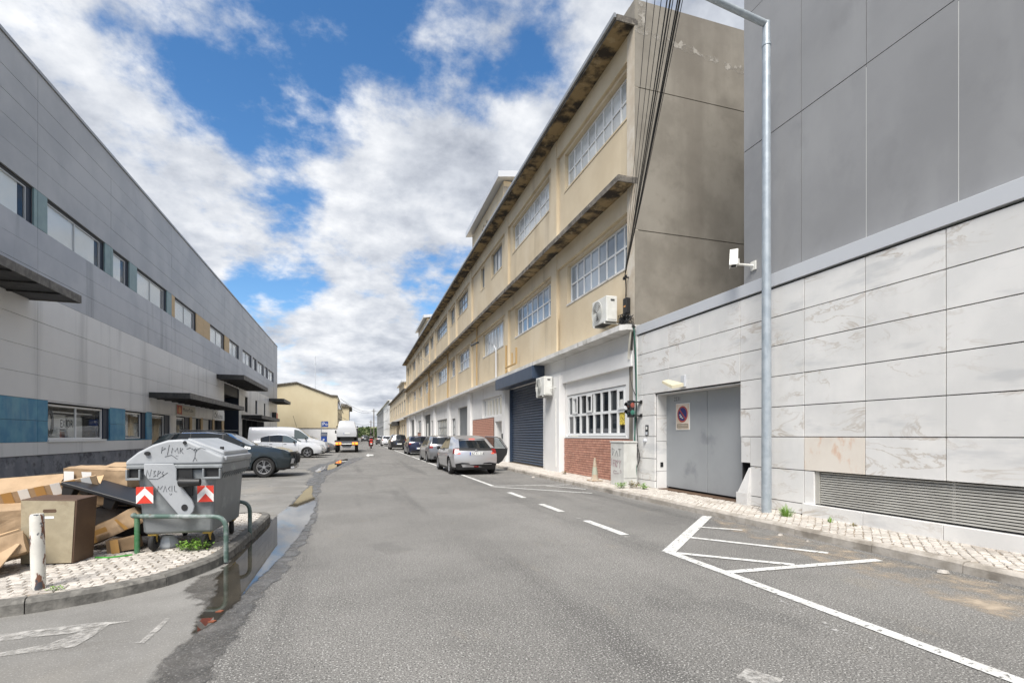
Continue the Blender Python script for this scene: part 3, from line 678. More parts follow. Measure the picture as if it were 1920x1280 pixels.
# returns of the gate recess
for z0, z1 in ((.10, .57), (.57, 1.35), (1.35, 2.02), (2.02, 2.58)): MB(FR).box(11.27, 11.306, -.40, -.048, z0 + .005, z1 - .005).build('marble_slab', MAT['marble'], marb)
MB(FR).box(8.282, 11.308, -.39, -.048, 2.553, 2.576).build('gate_soffit', MAT['marble'], marb)
mb = MB(FR); mb.box(8.28, 11.31, -.46, -.40, .1, 2.6); mb.build('gate_backing', MAT['dark_gap'], marb)
gl_ = MB(FR).box(9.70, 11.305, -.37, -.33, .17, 2.55).build('gate_leaf', MAT['gate_paint'], marb, bevel=.004); MB(FR).box(8.285, 9.69, -.37, -.335, .17, 2.55).build('gate_leaf', MAT['gate_paint'], marb, bevel=.004)
mat('rust_rail', (.10, .06, .035), .8); MB(FR).box(8.3, 11.3, -.39, -.05, .085, .125).build('gate_track', MAT['rust_rail'], marb)
mb = MB(FR)                                  # number stencilled over the sign
text_mesh('2231', .14, lambda x, y: FR(10.95 - x, -.327, 2.38 + y), 'stencil', MAT['canopy_black'], gl_)
# sloped marble foot beside the gate
mb = MB(FR); mb.prism([(8.0, .10), (8.30, .10), (8.30, .36), (8.0, .36)], lambda p, q, h: (p, h, q), -.04, .09); mb.build('foot_block', MAT['marble'], marb, bevel=.006)
mb = MB(FR); mb.add([(8.0, .085, .36), (8.26, .085, .36), (8.0, .012, .86), (8.04, .012, .86), (8.0, 0, .36), (8.26, 0, .36), (8.0, 0, .86), (8.04, 0, .86)], [(0, 1, 3, 2), (4, 6, 7, 5), (0, 2, 6, 4), (1, 5, 7, 3), (2, 3, 7, 6), (0, 4, 5, 1)]); mb.build('foot_slope', MAT['marble'], marb)
mb = MB(FR); mb.box(8.02, 8.26, -.34, -.29, .36, .95); mb.build('niche_back', MAT['shutter_beige'], marb)
# vent louvre
mb = MB(FR); mb.box(-2.5, 6.57, -.3, -.2, .33, .89); vent = mb.build('vent_grille', MAT['dark_gap'], marb)
for k in range(14):
    z = .345 + k * .039
    mb = MB(FR); mb.prism([(-.14, z + .03), (-.05, z), (-.046, z), (-.052, z + .024), (-.14, z + .036)], lambda q, zz, u: (u, q, zz), -2.5, 6.49); mb.build('slat', MAT['louvre'], vent)
for u in (1.6, 4.5): MB(FR).box(u, u + .04, -.13, -.06, .34, .885).build('stile', MAT['louvre'], vent)
MB(FR).box(6.50, 6.568, -.19, -.03, .335, .885).build('jamb', MAT['louvre'], vent)
# metal coping over the marble and the grey upper storey
MB(FR).box(-3, 12.33, -.25, .03, 4.285, 4.53).build('coping', MAT['metal_coping'], marb, bevel=.004, seg=1)
UG = [-3.0, -1.6, -.3, .9, 2.1, 3.3, 4.55, 5.81, 7.01, 8.4]; ZG = [4.56, 7.35, 10.1, 12.9, 15.7]
mb = MB(FR); mb.box(-3, 8.37, -12, -.26, 4.3, 15.6); mb.build('upper_core', MAT['dark_gap'], marb)
for i in range(len(UG) - 1):
    for j in range(len(ZG) - 1): MB(FR).box(UG[i] + .005, UG[i + 1] - .005, -.255, -.2 + random.uniform(-.003, .003), ZG[j] + .008, ZG[j + 1] - .008).build('cladding_panel', MAT['grey_clad'], marb)
for j in range(len(ZG) - 1):
    for k in range(4): MB(FR).box(8.372, 8.40, -.27 - 2.6 * (k + 1) + .01, -.265 - 2.6 * k, ZG[j] + .008, ZG[j + 1] - .008).build('cladding_panel', MAT['grey_clad'], marb)
for u in (4.55, 5.81): MB(FR).box(u - .005, u + .004, -.254, -.199, 4.6, 7.3).build('joint_strip', MAT['off_white'], marb)
mb = MB(FR); mb.box(8.4, 12.33, -9, -.26, 4.3, 4.4); mb.build('low_roof', MAT['cement'], marb)
# ================================================================== long beige workshop building on the right
mat('beige', (.62, .525, .375), .85, (.555, .46, .32), scale=.5, detail=7, bump=.25, bscale=60, bdist=.004, streak=[((.36, .29, .20), .55, 1.0, (1, 1, .10), .56, .74), ((.66, .58, .45), .5, .6, (1, 1, .5), .5, .7)])
mat('concrete', (.205, .186, .156), .9, (.275, .252, .214), scale=.8, detail=8, bump=.35, bscale=30, bdist=.006, streak=[((.17, .15, .124), .55, .9, (1, 1, .14), .46, .68), ((.17, .15, .125), .3, 2.6, None, .55, .7), ((.40, .37, .32), .35, 1.2, (1, 1, .06), .58, .72)])
mat('plaster_patch', (.40, .375, .335), .9, (.33, .305, .265), scale=6, alpha_noise=(3.5, .42, .6))
mat('slab_soffit', (.30, .22, .115), .9, (.035, .028, .022), scale=1.5, detail=8, lo=.40, hi=.60, bump=.5, bscale=14, bdist=.02, streak=((.42, .33, .2), .6, 3.2, None, .56, .68))
mat('slab_edge', (.20, .18, .155), .9, (.07, .063, .055), scale=2.4, detail=7, bump=.5, bscale=25, bdist=.01, streak=((.38, .34, .28), .6, 5, None, .55, .68))
mat('white_wall', (.76, .755, .745), .7, (.70, .695, .685), scale=.7, detail=7, bump=.15, bscale=50, bdist=.003, streak=((.45, .43, .40), .4, 1.5, (1, 1, .12), .58, .75))
mat('white_ledge', (.66, .65, .63), .75, (.52, .51, .48), scale=1.8, streak=((.22, .20, .17), .6, 2.6, (1, 1, .4), .58, .72))
mat('brick', (.40, .20, .145), .8, (.50, .27, .20), scale=9, bump=.4, bscale=60, bdist=.004, rnd=.16, streak=((.62, .42, .33), .4, 7, None, .6, .72))
mat('mortar', (.115, .07, .055), .95)
mat('shutter_navy', (.034, .052, .088), .38, (.042, .062, .10), scale=2, streak=((.10, .115, .14), .4, 2, (1, 1, .2), .58, .72))
mat('steel_grey', (.20, .215, .23), .5, (.16, .175, .19), scale=1)
mat('pvc', (.74, .75, .75), .35)
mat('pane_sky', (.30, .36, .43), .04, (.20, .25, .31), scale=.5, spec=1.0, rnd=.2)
mat('pane_dark', (.012, .017, .024), .04, (.03, .038, .045), scale=1.2, spec=.9, rnd=.3)
mat('pane_curtain', (.45, .47, .47), .10, (.58, .60, .60), scale=.7, spec=.8, rnd=.25)
mat('pipe_ochre', (.40, .27, .12), .7)
TH = YAW - atan((960 - 674) / F)
C0 = (WALL_R, 12.35)
FB = frame(C0, (sin(TH), cos(TH)), 1)
beige = thing('workshop_building', (*C0, 0), 'long three-storey beige workshop building with stained slab ledges and white ground floor', 'building')
UE = 71.5; Z1, Z2, Z3, ZC = 4.58, 8.74, 13.18, 13.75
top = [(.6, 5.2, 8, 2), (6.85, 12.0, 7, 2), (14.0, 16.3, 3, 1), (18.0, 19.0, 1, 1), (23.0, 26.9, 4, 2), (28.3, 30.3, 2, 2), (32.0, 38.5, 6, 2), (40.8, 43.0, 2, 2), (44.3, 48.5, 4, 2), (51.0, 52.2, 1, 1), (53.5, 55.0, 1, 1), (58.5, 62.0, 3, 2), (64, 65.6, 1, 1), (66.8, 69.8, 3, 2)]
mid = [(.38, 4.97, 8, 2), (6.5, 11.55, 7, 2), (13.7, 18.4, 7, 1), (22.4, 26.5, 4, 2), (27.8, 30.0, 2, 2), (31.7, 37.6, 5, 2), (41.2, 42.6, 1, 2), (43.6, 47.8, 3, 2), (50.2, 54.0, 3, 1), (57.0, 61.0, 3, 2), (63.6, 65.4, 1, 1), (66.6, 69.8, 3, 2)]
TZ, MZ = (10.80, 12.20), (6.42, 7.86)
REC = -.12
mb = MB(FB)
wall_holes(mb, 0, UE, Z1 - .2, ZC - .6, [(a, b, TZ[0], TZ[1], .22) for a, b, c, d in top] + [(a, b, MZ[0], MZ[1], .22) for a, b, c, d in mid], o=REC)
mb.quad((UE, REC, 0), (UE, -14, 0), (UE, -14, Z3), (UE, REC, Z3)); mb.quad((0, -.3, Z3 - .02), (UE, -.3, Z3 - .02), (UE, -14, Z3 + 1.2), (0, -14, Z3 + 1.2))
mb.build('wall', MAT['beige'], beige)
# end wall of bare concrete, cast in lifts with open joints
Wd = 15
CONC = []
for z0, z1 in ((0, 7.27), (7.27, 11.28), (11.28, ZC)):
    CONC.append(MB(FB).box(-.05, .25, -Wd, -.004, z0 + .012, z1 - .012).build('end_wall', MAT['concrete'], beige))
MB(FB).box(0.0, .2, -Wd, -.03, 0, ZC - .1).build('end_wall_core', MAT['dark_gap'], beige)
mb = MB(FB)
r = random.Random(5); prev = None
for k in range(46):                                       # repaired crack under the parapet
    o = -.02 - k * .1; z = 12.93 - .012 * k + r.uniform(-.05, .05); hh = r.uniform(.03, .14)
    if prev: mb.quad((-.054, prev[0], prev[1] - prev[2]), (-.054, o, z - hh), (-.054, o, z + hh), (-.054, prev[0], prev[1] + prev[2]))
    prev = (o, z, hh)
mb.quad((-.054, -.12, 12.95), (-.054, -.34, 12.95), (-.054, -.38, 13.7), (-.054, -.1, 13.7)); mb.build('plaster_repair', MAT['plaster_patch'], beige)
MB(FB).box(.25, 3.2, -.3, -.004, Z3, ZC).build('parapet', MAT['concrete'], beige)
# corner pier and pilasters
mat('corner_plaster', (.56, .50, .41), .85, (.47, .40, .31), scale=1.6, detail=8, bump=.3, bscale=40, streak=((.66, .63, .57), .5, 1.4, None, .5, .65))
MB(FB).box(-.045, .36, REC, 0, Z1, Z3 - .2).build('corner_pier', MAT['corner_plaster'], beige)
pil = [(5.75, 6.35), (12.45, 13.05), (21.3, 21.9), (27.05, 27.45), (30.7, 31.2), (38.9, 39.5), (43.2, 43.4), (49.1, 49.6), (56.2, 56.7), (62.6, 63.0), (66.0, 66.3), (70.9, 71.5)]
for a, b in pil:
    MB(FB).box(a, b, REC, 0, Z1, Z2 - .16).build('pilaster', MAT['beige'], beige); MB(FB).box(a, b, REC, 0, Z2 + .005, Z3 - .16).build('pilaster', MAT['beige'], beige)
prev = .362
for a, b in pil:                                           # lintel bands between the pilasters
    MB(FB).box(prev + .002, a - .002, REC, -.02, TZ[1] + .12, Z3 - .16).build('lintel', MAT['beige'], beige); MB(FB).box(prev + .002, a - .002, REC, -.02, MZ[1] + .10, Z2 - .16).build('lintel', MAT['beige'], beige); prev = b
# slabs
def slab(z0, z1, dep, u0, u1):
    s = MB(FB).box(u0, u1, REC + .01, dep - .012, z0, z1 - .02).build('slab', MAT['slab_soffit'], beige)
    mb = MB(FB); n = int((u1 - u0) / 2.4)
    for k in range(n):
        a, b = u0 + (u1 - u0) * k / n, u0 + (u1 - u0) * (k + 1) / n; j = random.uniform(-.006, .006)
        mb.box(a, b - .004, dep - .0115, dep + j, z0 - .02, z1 + j)
    mb.box(u0 - .004, u0 + .04, REC + .02, dep - .012, z0 - .02, z1)
    mb.build('slab_edge', MAT['slab_edge'], s); MB(FB).box(u0, u1, REC + .02, dep - .012, z1 - .019, z1).build('slab_top', MAT['slab_edge'], s)
slab(Z2 - .15, Z2, .52, -.05, UE); slab(Z3 - .15, Z3, .56, -.05, UE + .4)
MB(FB).box(-.05, UE + .42, .575, .64, Z3 - .10, Z3 + .02).build('gutter', MAT['roof_trim'], beige)
mb = MB(FB); mb.box(.02, UE + 46, REC + .01, .44, Z1 - .15, Z1); mb.prism([(.02, .44), (-.16, .30), (-.18, REC), (.02, REC)], lambda p, q, h: (p, q, h), Z1 - .15, Z1); mb.build('ledge', MAT['white_ledge'], beige)
# windows
for lst, (za, zb) in ((top, TZ), (mid, MZ)):
    for i, (a, b, c, d) in enumerate(lst):
        near = a < 40
        if lst is mid and i in (2, 8): fm, gm = MAT['pvc'] if i == 2 else MAT['beige'], MAT['pane_curtain']
        else: fm, gm = (MAT['pvc'] if a < 13 or lst is mid else MAT['steel_grey']), (MAT['pane_sky'] if lst is mid else MAT['pane_curtain'])
        wd = window(FB, beige, a + .02, b - .02, za + .02, zb - .02, REC - .14, c, d, fm, gm, .055 if near else .07, panes=near, rowz=[za + .02, za + .02 + (zb - za) * .5, zb - .02] if d == 2 else None)
        MB(FB).box(a, b, REC - .5, REC - .45, za, zb).build('backing', MAT['reveal_dark'], wd)
        if near: MB(FB).box(a - .03, b + .03, REC - .15, REC + .02, za - .05, za + .012).build('sill', MAT['beige'] if lst is top else MAT['white_ledge'], wd)
# one casement open, a small white bracket
MB(FB).add([(8.62, REC - .1, 6.46), (8.62, REC + .32, 6.46), (8.62, REC + .32, 7.1), (8.62, REC - .1, 7.1), (8.66, REC - .1, 6.46), (8.66, REC + .32, 6.46), (8.66, REC + .32, 7.1), (8.66, REC - .1, 7.1)], [(0, 1, 2, 3), (4, 7, 6, 5), (0, 4, 5, 1), (1, 5, 6, 2), (2, 6, 7, 3), (3, 7, 4, 0)]).build('open_sash', MAT['pvc'], beige) if False else None
# penthouses on the roof
def penthouse(u0, u1, z1):
    p = MB(FB).box(u0, u1, -6, -.05, Z3, z1).build('roof_room', MAT['beige'], beige)
    MB(FB).box(u0 - .03, u0 - .001, -6, -.055, Z3, z1 - .3).build('side_wall', MAT['concrete'], p)
    mb = MB(FB); mb.prism([(-6.2, z1 + 1.0), (.35, z1), (.35, z1 + .32), (-6.2, z1 + 1.3)], lambda q, z, u: (u, q, z), u0 - .35, u1 + .35); mb.build('roof', MAT['metal_coping'], p)
    if u0 < 20: 
        for k in range(5): MB(FB).box(u0 + 3.4 + k * .35, u0 + 3.5 + k * .35, -.06, -.04, 14.35 + (k % 2) * .12, 14.52 + (k % 2) * .12).build('vent_slot', MAT['dark_gap'], p)
penthouse(13.4, 21.2, 15.2); penthouse(45.5, 54.0, 15.0)
MB(FB).box(22.0, 30.0, -.3, -.25, Z3, Z3 + .75).build('roof_glazing', MAT['pane_curtain'], beige)
# ------------------------------------------------ ground floor
gfh = [(.53, 4.85, 1.47, 2.99, .16), (7.38, 12.55, .10, 3.9, .22), (13.45, 18.35, 2.58, 3.75, .2), (13.7, 15.2, .10, 2.3, .8), (22.3, 26.6, .1, 3.65, .25), (27.6, 29.2, .9, 2.9, .2), (31.3, 37.4, .75, 3.0, .2), (40.0, 41.8, .6, 3.1, .2), (42.6, 47.6, .1, 3.9, .3), (51.2, 54.6, 1.95, 3.4, .2), (58.5, 64.0, .1, 3.8, .3)]
GO = -.06
mb = MB(FB); wall_holes(mb, .0, UE, 0, Z1 - .15, gfh, o=GO); mb.build('ground_floor_wall', MAT['white_wall'], beige)
MB(FB).box(-.2, .0, -.4, .02, 0, Z1 - .15).build('corner_post', MAT['white_wall'], beige)
for a, b in ((5.0, 6.45), (12.62, 13.2), (21.2, 22.1), (29.6, 30.6), (38.2, 39.4), (48.2, 49.6), (56.9, 58.0), (65.0, 66.2)):
    MB(FB).box(a, b, GO, .12 if a > 6 else .2, 0.1, Z1 - .155 if a > 6 else 3.75).build('pier', MAT['white_wall'], beige, bevel=.01)
MB(FB).box(0.02, 6.9, GO, .07, 3.45, 3.9).build('fascia_band', MAT['white_wall'], beige, bevel=.01)
g1 = window(FB, beige, .55, 4.83, 1.49, 2.97, GO - .03, 8, 2, MAT['pvc'], MAT['pane_dark'], .085, .09)
MB(FB).box(.45, 4.95, GO - .12, GO + .05, 1.41, 1.475).build('sill', MAT['pvc'], g1)
MB(FB).box(.53, 4.85, GO - .5, GO - .45, 1.47, 2.99).build('backing', MAT['reveal_dark'], g1)
for (u, z, w_, h_) in ((.62, 2.28, .40, .60), (2.78, 2.28, .42, .6), (4.0 - .05, 2.28, .42, .6)):   # opening top lights with a thicker sash
    mb = MB(FB); q = GO - .028
    for (a, b, c, d) in ((u, u + w_, z, z + .06), (u, u + w_, z + h_ - .06, z + h_), (u, u + .06, z + .06, z + h_ - .06), (u + w_ - .06, u + w_, z + .06, z + h_ - .06)): mb.box(a, b, q, q + .025, c, d)
    mb.build('top_light_sash', MAT['pvc'], g1)
mat('yellow_notice', (.72, .56, .08), .6, (.1, .08, .02), scale=22, lo=.5, hi=.6); MB(FB).box(.68, 1.0, GO - .062, GO - .058, 1.82, 2.22).build('notice', MAT['yellow_notice'], g1); MB(FB).box(.70, .98, GO - .062, GO - .058, 2.33, 2.58).build('notice', MAT['off_white'], g1)
# brickwork: long thin bricks, each laid
def bricks(u0, u1, z0, z1, o, one_by_one=True, bl=.31, bh=.075, j=.013):
    base = MB(FB).box(u0, u1, GO + .003, o - .012, z0, z1).build('brickwork', MAT['mortar'], beige)
    n = 0; joined = MB(FB); z = z0; k = 0; protos = {}
    while z + bh <= z1 + .005:
        u = u0 - (bl / 2 if k % 2 else 0) - random.uniform(0, .1)
        while u < u1:
            a, b = max(u, u0) + j / 2, min(u + bl, u1) - j / 2
            if b - a > .04:
                e = random.uniform(-.003, .004)
                if one_by_one and n < 300: MB(FB).box(a, b, o - .011, o + e, z + j / 2, z + bh - j / 2 + .002).build('brick', MAT['brick'], base)
                else: joined.box(a, b, o - .011, o + e, z + j / 2, z + bh - j / 2 + .002)
                n += 1
            u += bl
        z += bh + .004; k += 1
    if joined.v: tag(joined.build('bricks', MAT['brick'], base), kind='stuff')
bricks(.05, 4.98, .12, 1.405, 0.0)
bricks(6.47, 6.92, .14, 1.5, -.01)
bricks(15.4, 20.9, .12, 2.55, 0.0, one_by_one=False, bl=.4, bh=.10, j=.014)
bricks(51.3, 54.5, .3, 1.9, 0.0, one_by_one=False, bl=.6, bh=.2, j=.02)
bricks(39.3, 40.6, .2, 1.1, 0.0, one_by_one=False, bl=.4, bh=.14, j=.02)
# navy roller shutter with its hood
rs = MB(FB).box(7.40, 12.53, GO - .30, GO - .22, .12, 3.9).build('roller_shutter', MAT['shutter_navy'], beige)
for k in range(30):
    z = .14 + k * .123
    mb = MB(FB); mb.prism([(GO - .22, z), (GO - .175, z + .018), (GO - .165, z + .06), (GO - .185, z + .098), (GO - .22, z + .108)], lambda q, zz, u: (u, q, zz), 7.47, 12.46); mb.build('slat', MAT['shutter_navy'], rs)
MB(FB).box(7.385, 7.465, GO - .22, GO - .06, .12, 3.9).build('guide_rail', MAT['shutter_navy'], rs); MB(FB).box(12.465, 12.545, GO - .22, GO - .06, .12, 3.9).build('guide_rail', MAT['shutter_navy'], rs)
mb = MB(FB); mb.box(7.2, 13.1, GO, .5, 3.88, Z1 - .16); mb.build('shutter_hood', MAT['shutter_navy'], beige, bevel=.015)
# louvred window, doorway, corrugated doors
wl = window(FB, beige, 13.47, 18.33, 2.6, 3.73, GO - .1, 7, 1, MAT['white_wall'], MAT['pane_curtain'], .10)
mat('green_door', (.05, .16, .07), .5)
MB(FB).box(13.7, 15.2, GO - .84, GO - .8, .1, 2.3).build('inner_wall', MAT['white_wall'], beige); MB(FB).box(13.75, 14.1, GO - .79, GO - .75, .12, 2.25).build('doorway', MAT['reveal_dark'], beige); MB(FB).box(14.12, 15.1, GO - .79, GO - .76, .12, 1.4).build('door', MAT['green_door'], beige)
MB(FB).box(12.95, 13.1, .121, .16, 1.35, 1.6).build('meter_box', MAT['reveal_dark'], beige)
def corrugated(u0, u1, z0, z1, m, o=GO - .2, p=.28):
    d = MB(FB).box(u0, u1, o - .03, o, z0, z1).build('metal_door', m, beige); u = u0 + .03
    while u < u1 - .1: MB(FB).box(u, u + p * .55, o, o + .045, z0 + .02, z1 - .02).build('rib', m, d); u += p
corrugated(22.32, 26.58, .12, 3.63, MAT['steel_grey']); corrugated(42.62, 47.58, .12, 3.88, mat('steel_dark', (.105, .115, .125), .5), p=.6); corrugated(58.52, 63.98, .12, 3.78, MAT['steel_dark'], p=.7)
for a, b, c, d, n, q in ((27.6, 29.2, .9, 2.9, 2, 3), (31.3, 37.4, .75, 3.0, 6, 3), (40.0, 41.8, .6, 3.1, 2, 3), (51.2, 54.6, 1.95, 3.4, 3, 2)):
    ww = window(FB, beige, a + .02, b - .02, c + .02, d - .02, GO - .1, n, q, MAT['steel_grey'], MAT['pane_curtain'], .08, panes=False)
MB(FB).box(45.2, 46.4, GO - .15, GO - .12, 1.4, 2.9).build('door_notice', MAT['off_white'], beige)
# downpipes and stubs on the beige wall
def pipe(pts, r_, m='pipe_ochre', nm='pipe'): MB(FB).tube(pts, r_, 8).build(nm, MAT[m], beige, smooth=True)
for u in (19.35, 30.62, 42.9): pipe([(u, .06, Z1), (u, .06, Z2 - .15)], .045 if u < 40 else .06)
pipe([(12.6, .05, Z1 + .05), (12.6, .05, 6.2)], .05); pipe([(5.55, .05, Z1), (5.55, .05, 6.3)], .04, 'beige')
pipe([(12.4, .12, 5.0), (10.6, .12, 5.0), (10.6, .12, 5.75)], .05); pipe([(11.3, .12, 5.0), (11.3, .12, 5.6)], .04)
pipe([(14.6, .05, Z1), (14.6, .05, 6.3), (15.0, .05, 6.6)], .045, 'metal_coping'); pipe([(18.9, .05, 7.5), (18.9, .55, 7.25)], .06, 'reveal_dark'); pipe([(40, .0, 9.0), (37, 1.6, 9.1)], .03, 'metal_coping', 'bracket'); pipe([(50, .0, 5.9), (46, 1.4, 6.0)], .03, 'metal_coping', 'bracket')

# ================================================================== further buildings along the street
def far_block(name, label, u0, u1, z1, m, win, floors, fm='steel_grey', off=0.0, door=True):
    b_ = thing(name, FB(u0, off, 0), label, 'building')
    f2 = frame(FB(0, off, 0).xy, (sin(TH), cos(TH)), 1)
    hs_ = []
    u = u0 + 1.2
    while u + win < u1 - .8:
        for (a, c) in floors: hs_.append((u, u + win, a, c, .2))
        u += win + 2.1
    mb = MB(f2); wall_holes(mb, u0, u1, 0, z1, hs_); mb.quad((u0, 0, 0), (u0, -12, 0), (u0, -12, z1), (u0, 0, z1)); mb.quad((u1, 0, 0), (u1, -12, 0), (u1, -12, z1), (u1, 0, z1)); mb.quad((u0, 0, z1), (u1, 0, z1), (u1, -12, z1), (u0, -12, z1)); mb.build('wall', MAT[m], b_)
    MB(f2).box(u0 - .1, u1 + .1, -.2, .45, z1 - .18, z1 + .02).build('cornice', MAT['slab_edge'] if m == 'beige' else MAT['white_ledge'], b_)
    for h in hs_: window(f2, b_, h[0], h[1], h[2], h[3], -.12, 2, 1, MAT[fm], MAT['pane_curtain' if m != 'grey_clad' else 'pane_dark'], .1, panes=False)
    return b_, f2
b2, f2 = far_block('workshop_building', 'lower two-storey beige building adjoining the long workshop building', UE + .6, 118, 9.3, 'beige', 3.0, [(5.6, 7.6), (1.2, 3.4)])
MB(f2).box(80, 92, -5, -.4, 9.3, 11.2).build('roof_room', MAT['beige'], b2); MB(f2).box(79.6, 92.4, -5.3, .1, 11.2, 11.5).build('roof', MAT['metal_coping'], b2)
MB(f2).box(UE + .6, 118, 0, .5, 4.2, 4.4).build('ledge', MAT['white_ledge'], b2)
mb = MB(f2); mb.box(86, 92, .02, 1.2, 3.4, 4.19); mb.build('shutter_hood', MAT['canopy_black'], b2)
far_block('white_building', 'plain white two-storey building beyond the beige workshops', 119, 152, 10.6, 'white_wall', 3.4, [(6.2, 8.6), (.8, 3.4)])
far_block('office_building', 'grey office building with dark glazing at the far end of the street', 153, 215, 10.6, 'grey_clad', 7.0, [(1, 4.4), (5.2, 9.6)])
# gabled yellow building beyond the car park
mat('yellow_wall', (.60, .525, .36), .85, (.55, .47, .31), scale=.25, detail=7, streak=((.40, .35, .24), .45, .35, (1, 1, .3), .55, .75))
yb = thing('gabled_building', (-13, 90, 0), 'pale yellow gable-ended building facing the car park', 'building')
Y0 = 90
pts = [onY(520, 840, Y0), onY(520, 736, Y0), onY(556, 718, Y0), onY(620, 742, Y0), onY(633, 743, Y0), onY(633, 840, Y0)]
xl = -26; apex = pts[2]
poly = [(xl, 0), (xl, apex.z - (apex.x - xl) * .16), (apex.x, apex.z), (pts[3].x, pts[3].z), (pts[4].x, pts[4].z), (pts[4].x, 0)]
mb = MB(); mb.prism(poly, lambda p, q, h: (p, h, q), Y0, Y0 + 32); mb.build('wall', MAT['yellow_wall'], yb)
mb = MB()
for (a, b) in ((1, 2), (2, 3), (3, 4)):
    p, q = poly[a], poly[b]; mb.add([(p[0], Y0 - .25, p[1] + .02), (q[0], Y0 - .25, q[1] + .02), (q[0], Y0 + 32.2, q[1] + .02), (p[0], Y0 + 32.2, p[1] + .02), (p[0], Y0 - .25, p[1] + .22), (q[0], Y0 - .25, q[1] + .22), (q[0], Y0 + 32.2, q[1] + .22), (p[0], Y0 + 32.2, p[1] + .22)], [(0, 1, 2, 3), (4, 7, 6, 5), (0, 4, 5, 1), (1, 5, 6, 2), (2, 6, 7, 3), (3, 7, 4, 0)])
mb.build('roof_edge', MAT['slab_edge'], yb)
xr = pts[4].x
for y, z in ((93, 5.6), (98, 5.6), (104, 5.6), (110, 5.6)):
    for zz in (z, 2.4): MB().box(xr + .002, xr + .06, y, y + 2.2, zz, zz + 1.4).build('window', MAT['pane_dark'], yb)
MB().box(xr, xr + .5, Y0 + .3, Y0 + 1.6, 6.0, 7.2).build('wall_box', MAT['metal_coping'], yb)
mb = MB(); mb.tube([(xr + .1, Y0 + .1, 7.4), (xr + .9, Y0 + .2, 5.2)], .06, 6); mb.tube([(xr + .1, Y0 + .1, 4.4), (xr + 1.5, Y0 + .2, 3.4)], .07, 6); mb.build('wall_bracket', MAT['canopy_black'], yb)
mb = MB(); mb.box(-22, xr + .1, Y0 - 3.0, Y0 - 2.8, 0, 2.6); lw = solo(mb, 'boundary_wall', MAT['white_wall'], 'low whitewashed boundary wall in front of the yellow gabled building', 'wall')
mb = MB(); mb.box(-22, xr + .15, Y0 - 3.05, Y0 - 2.75, 2.6, 2.72); ORG[lw.name] = lw.location.copy(); mb.build('coping', MAT['slab_edge'], lw)
sb = thing('rear_building', (xr + 1.2, 126, 0), 'small cream building with a dark eave behind the gabled building', 'building')
MB().box(-14, xr + 1.5, 126, 150, 0, 8.3).build('wall', MAT['yellow_wall'], sb); mb = MB(); mb.prism([(-14.5, 8.3), (xr + 2.2, 8.3), (xr + 1.0, 9.0), (-14.5, 9.6)], lambda p, q, h: (p, h, q), 125.6, 150.4); mb.build('roof', MAT['slab_edge'], sb)
for y in (129, 135, 141): MB().box(xr + 1.5, xr + 1.55, y, y + 2.5, 4.5, 6.5).build('window', MAT['pane_dark'], sb)
# antenna mast far behind, hillside at the end of the street
mb = MB(); mb.tube([(-7.5, 108, 7), (-7.5, 108, 17.5)], .07, 6); mb.tube([(-8.1, 108, 16), (-6.9, 108, 16)], .03, 5); mb.tube([(-7.5, 108, 6), (-7.5, 108, 7.01)], .1, 6); solo(mb, 'antenna_mast', MAT['metal_coping'], 'thin antenna mast rising behind the yellow gabled roof', 'antenna')
mat('hill', (.30, .26, .13), .95, (.10, .15, .045), scale=.035, detail=8, streak=((.42, .36, .24), .7, .05, (1, .3, 1), .5, .65))
mb = MB(); nx, ny = 60, 24; vs = []
r = random.Random(2)
for j in range(ny):
    for i in range(nx):
        x = -600 + i * 22; y = 330 + j * 26; t = j / (ny - 1)
        vs.append((x, y, -.3 + 13.5 * (1 - (1 - t) ** 2) * (1 + .25 * sin(x * .011) + .12 * sin(x * .05 + j)) + r.uniform(-.4, .4) * t))
mb.add(vs, [(j * nx + i, j * nx + i + 1, (j + 1) * nx + i + 1, (j + 1) * nx + i) for j in range(ny - 1) for i in range(nx - 1)])
struct(mb, 'hill', MAT['hill'], smooth=True)
mat('bush', (.035, .06, .018), .9, (.075, .11, .03), scale=.9)
def crown(c, rx, rz, n, r, leaf=.5):
    mb = MB()
    for k in range(n):
        u, v = r.uniform(-1, 1), r.uniform(0, 2 * pi); q = sqrt(1 - u * u); rad = r.uniform(.45, 1.05) ** .6
        p = Vector((c[0] + rx * rad * q * cos(v), c[1] + rx * rad * q * sin(v), c[2] + rz * rad * u)); a = Vector((r.uniform(-1, 1), r.uniform(-1, 1), r.uniform(-1, 1))).normalized() * leaf; b = a.cross(Vector((r.uniform(-1, 1), r.uniform(-1, 1), r.uniform(-1, 1)))).normalized() * leaf
        mb.quad(p - a, p + b * .7, p + a, p - b * .7)
    return mb
for i, (x, y, rx, rz) in enumerate(((-1.5, 300, 4.5, 3.2), (6.5, 310, 5, 3.6), (12.5, 290, 4, 3.0), (2.5, 325, 5, 3.4), (16, 320, 5, 4))):
    t_ = thing('roadside_bush', (x, y, 0), 'green roadside bush where the street meets the hillside', 'bush', 'bushes at the end of the street')
    crown((x, y, rz * .95), rx, rz, 420, random.Random(i), .55).build('crown', MAT['bush'], t_); MB().tube([(x, y, -.2), (x + .2, y, rz)], [.22, .1], 6).build('trunk', mat('bark', (.12, .09, .06), .9), t_)
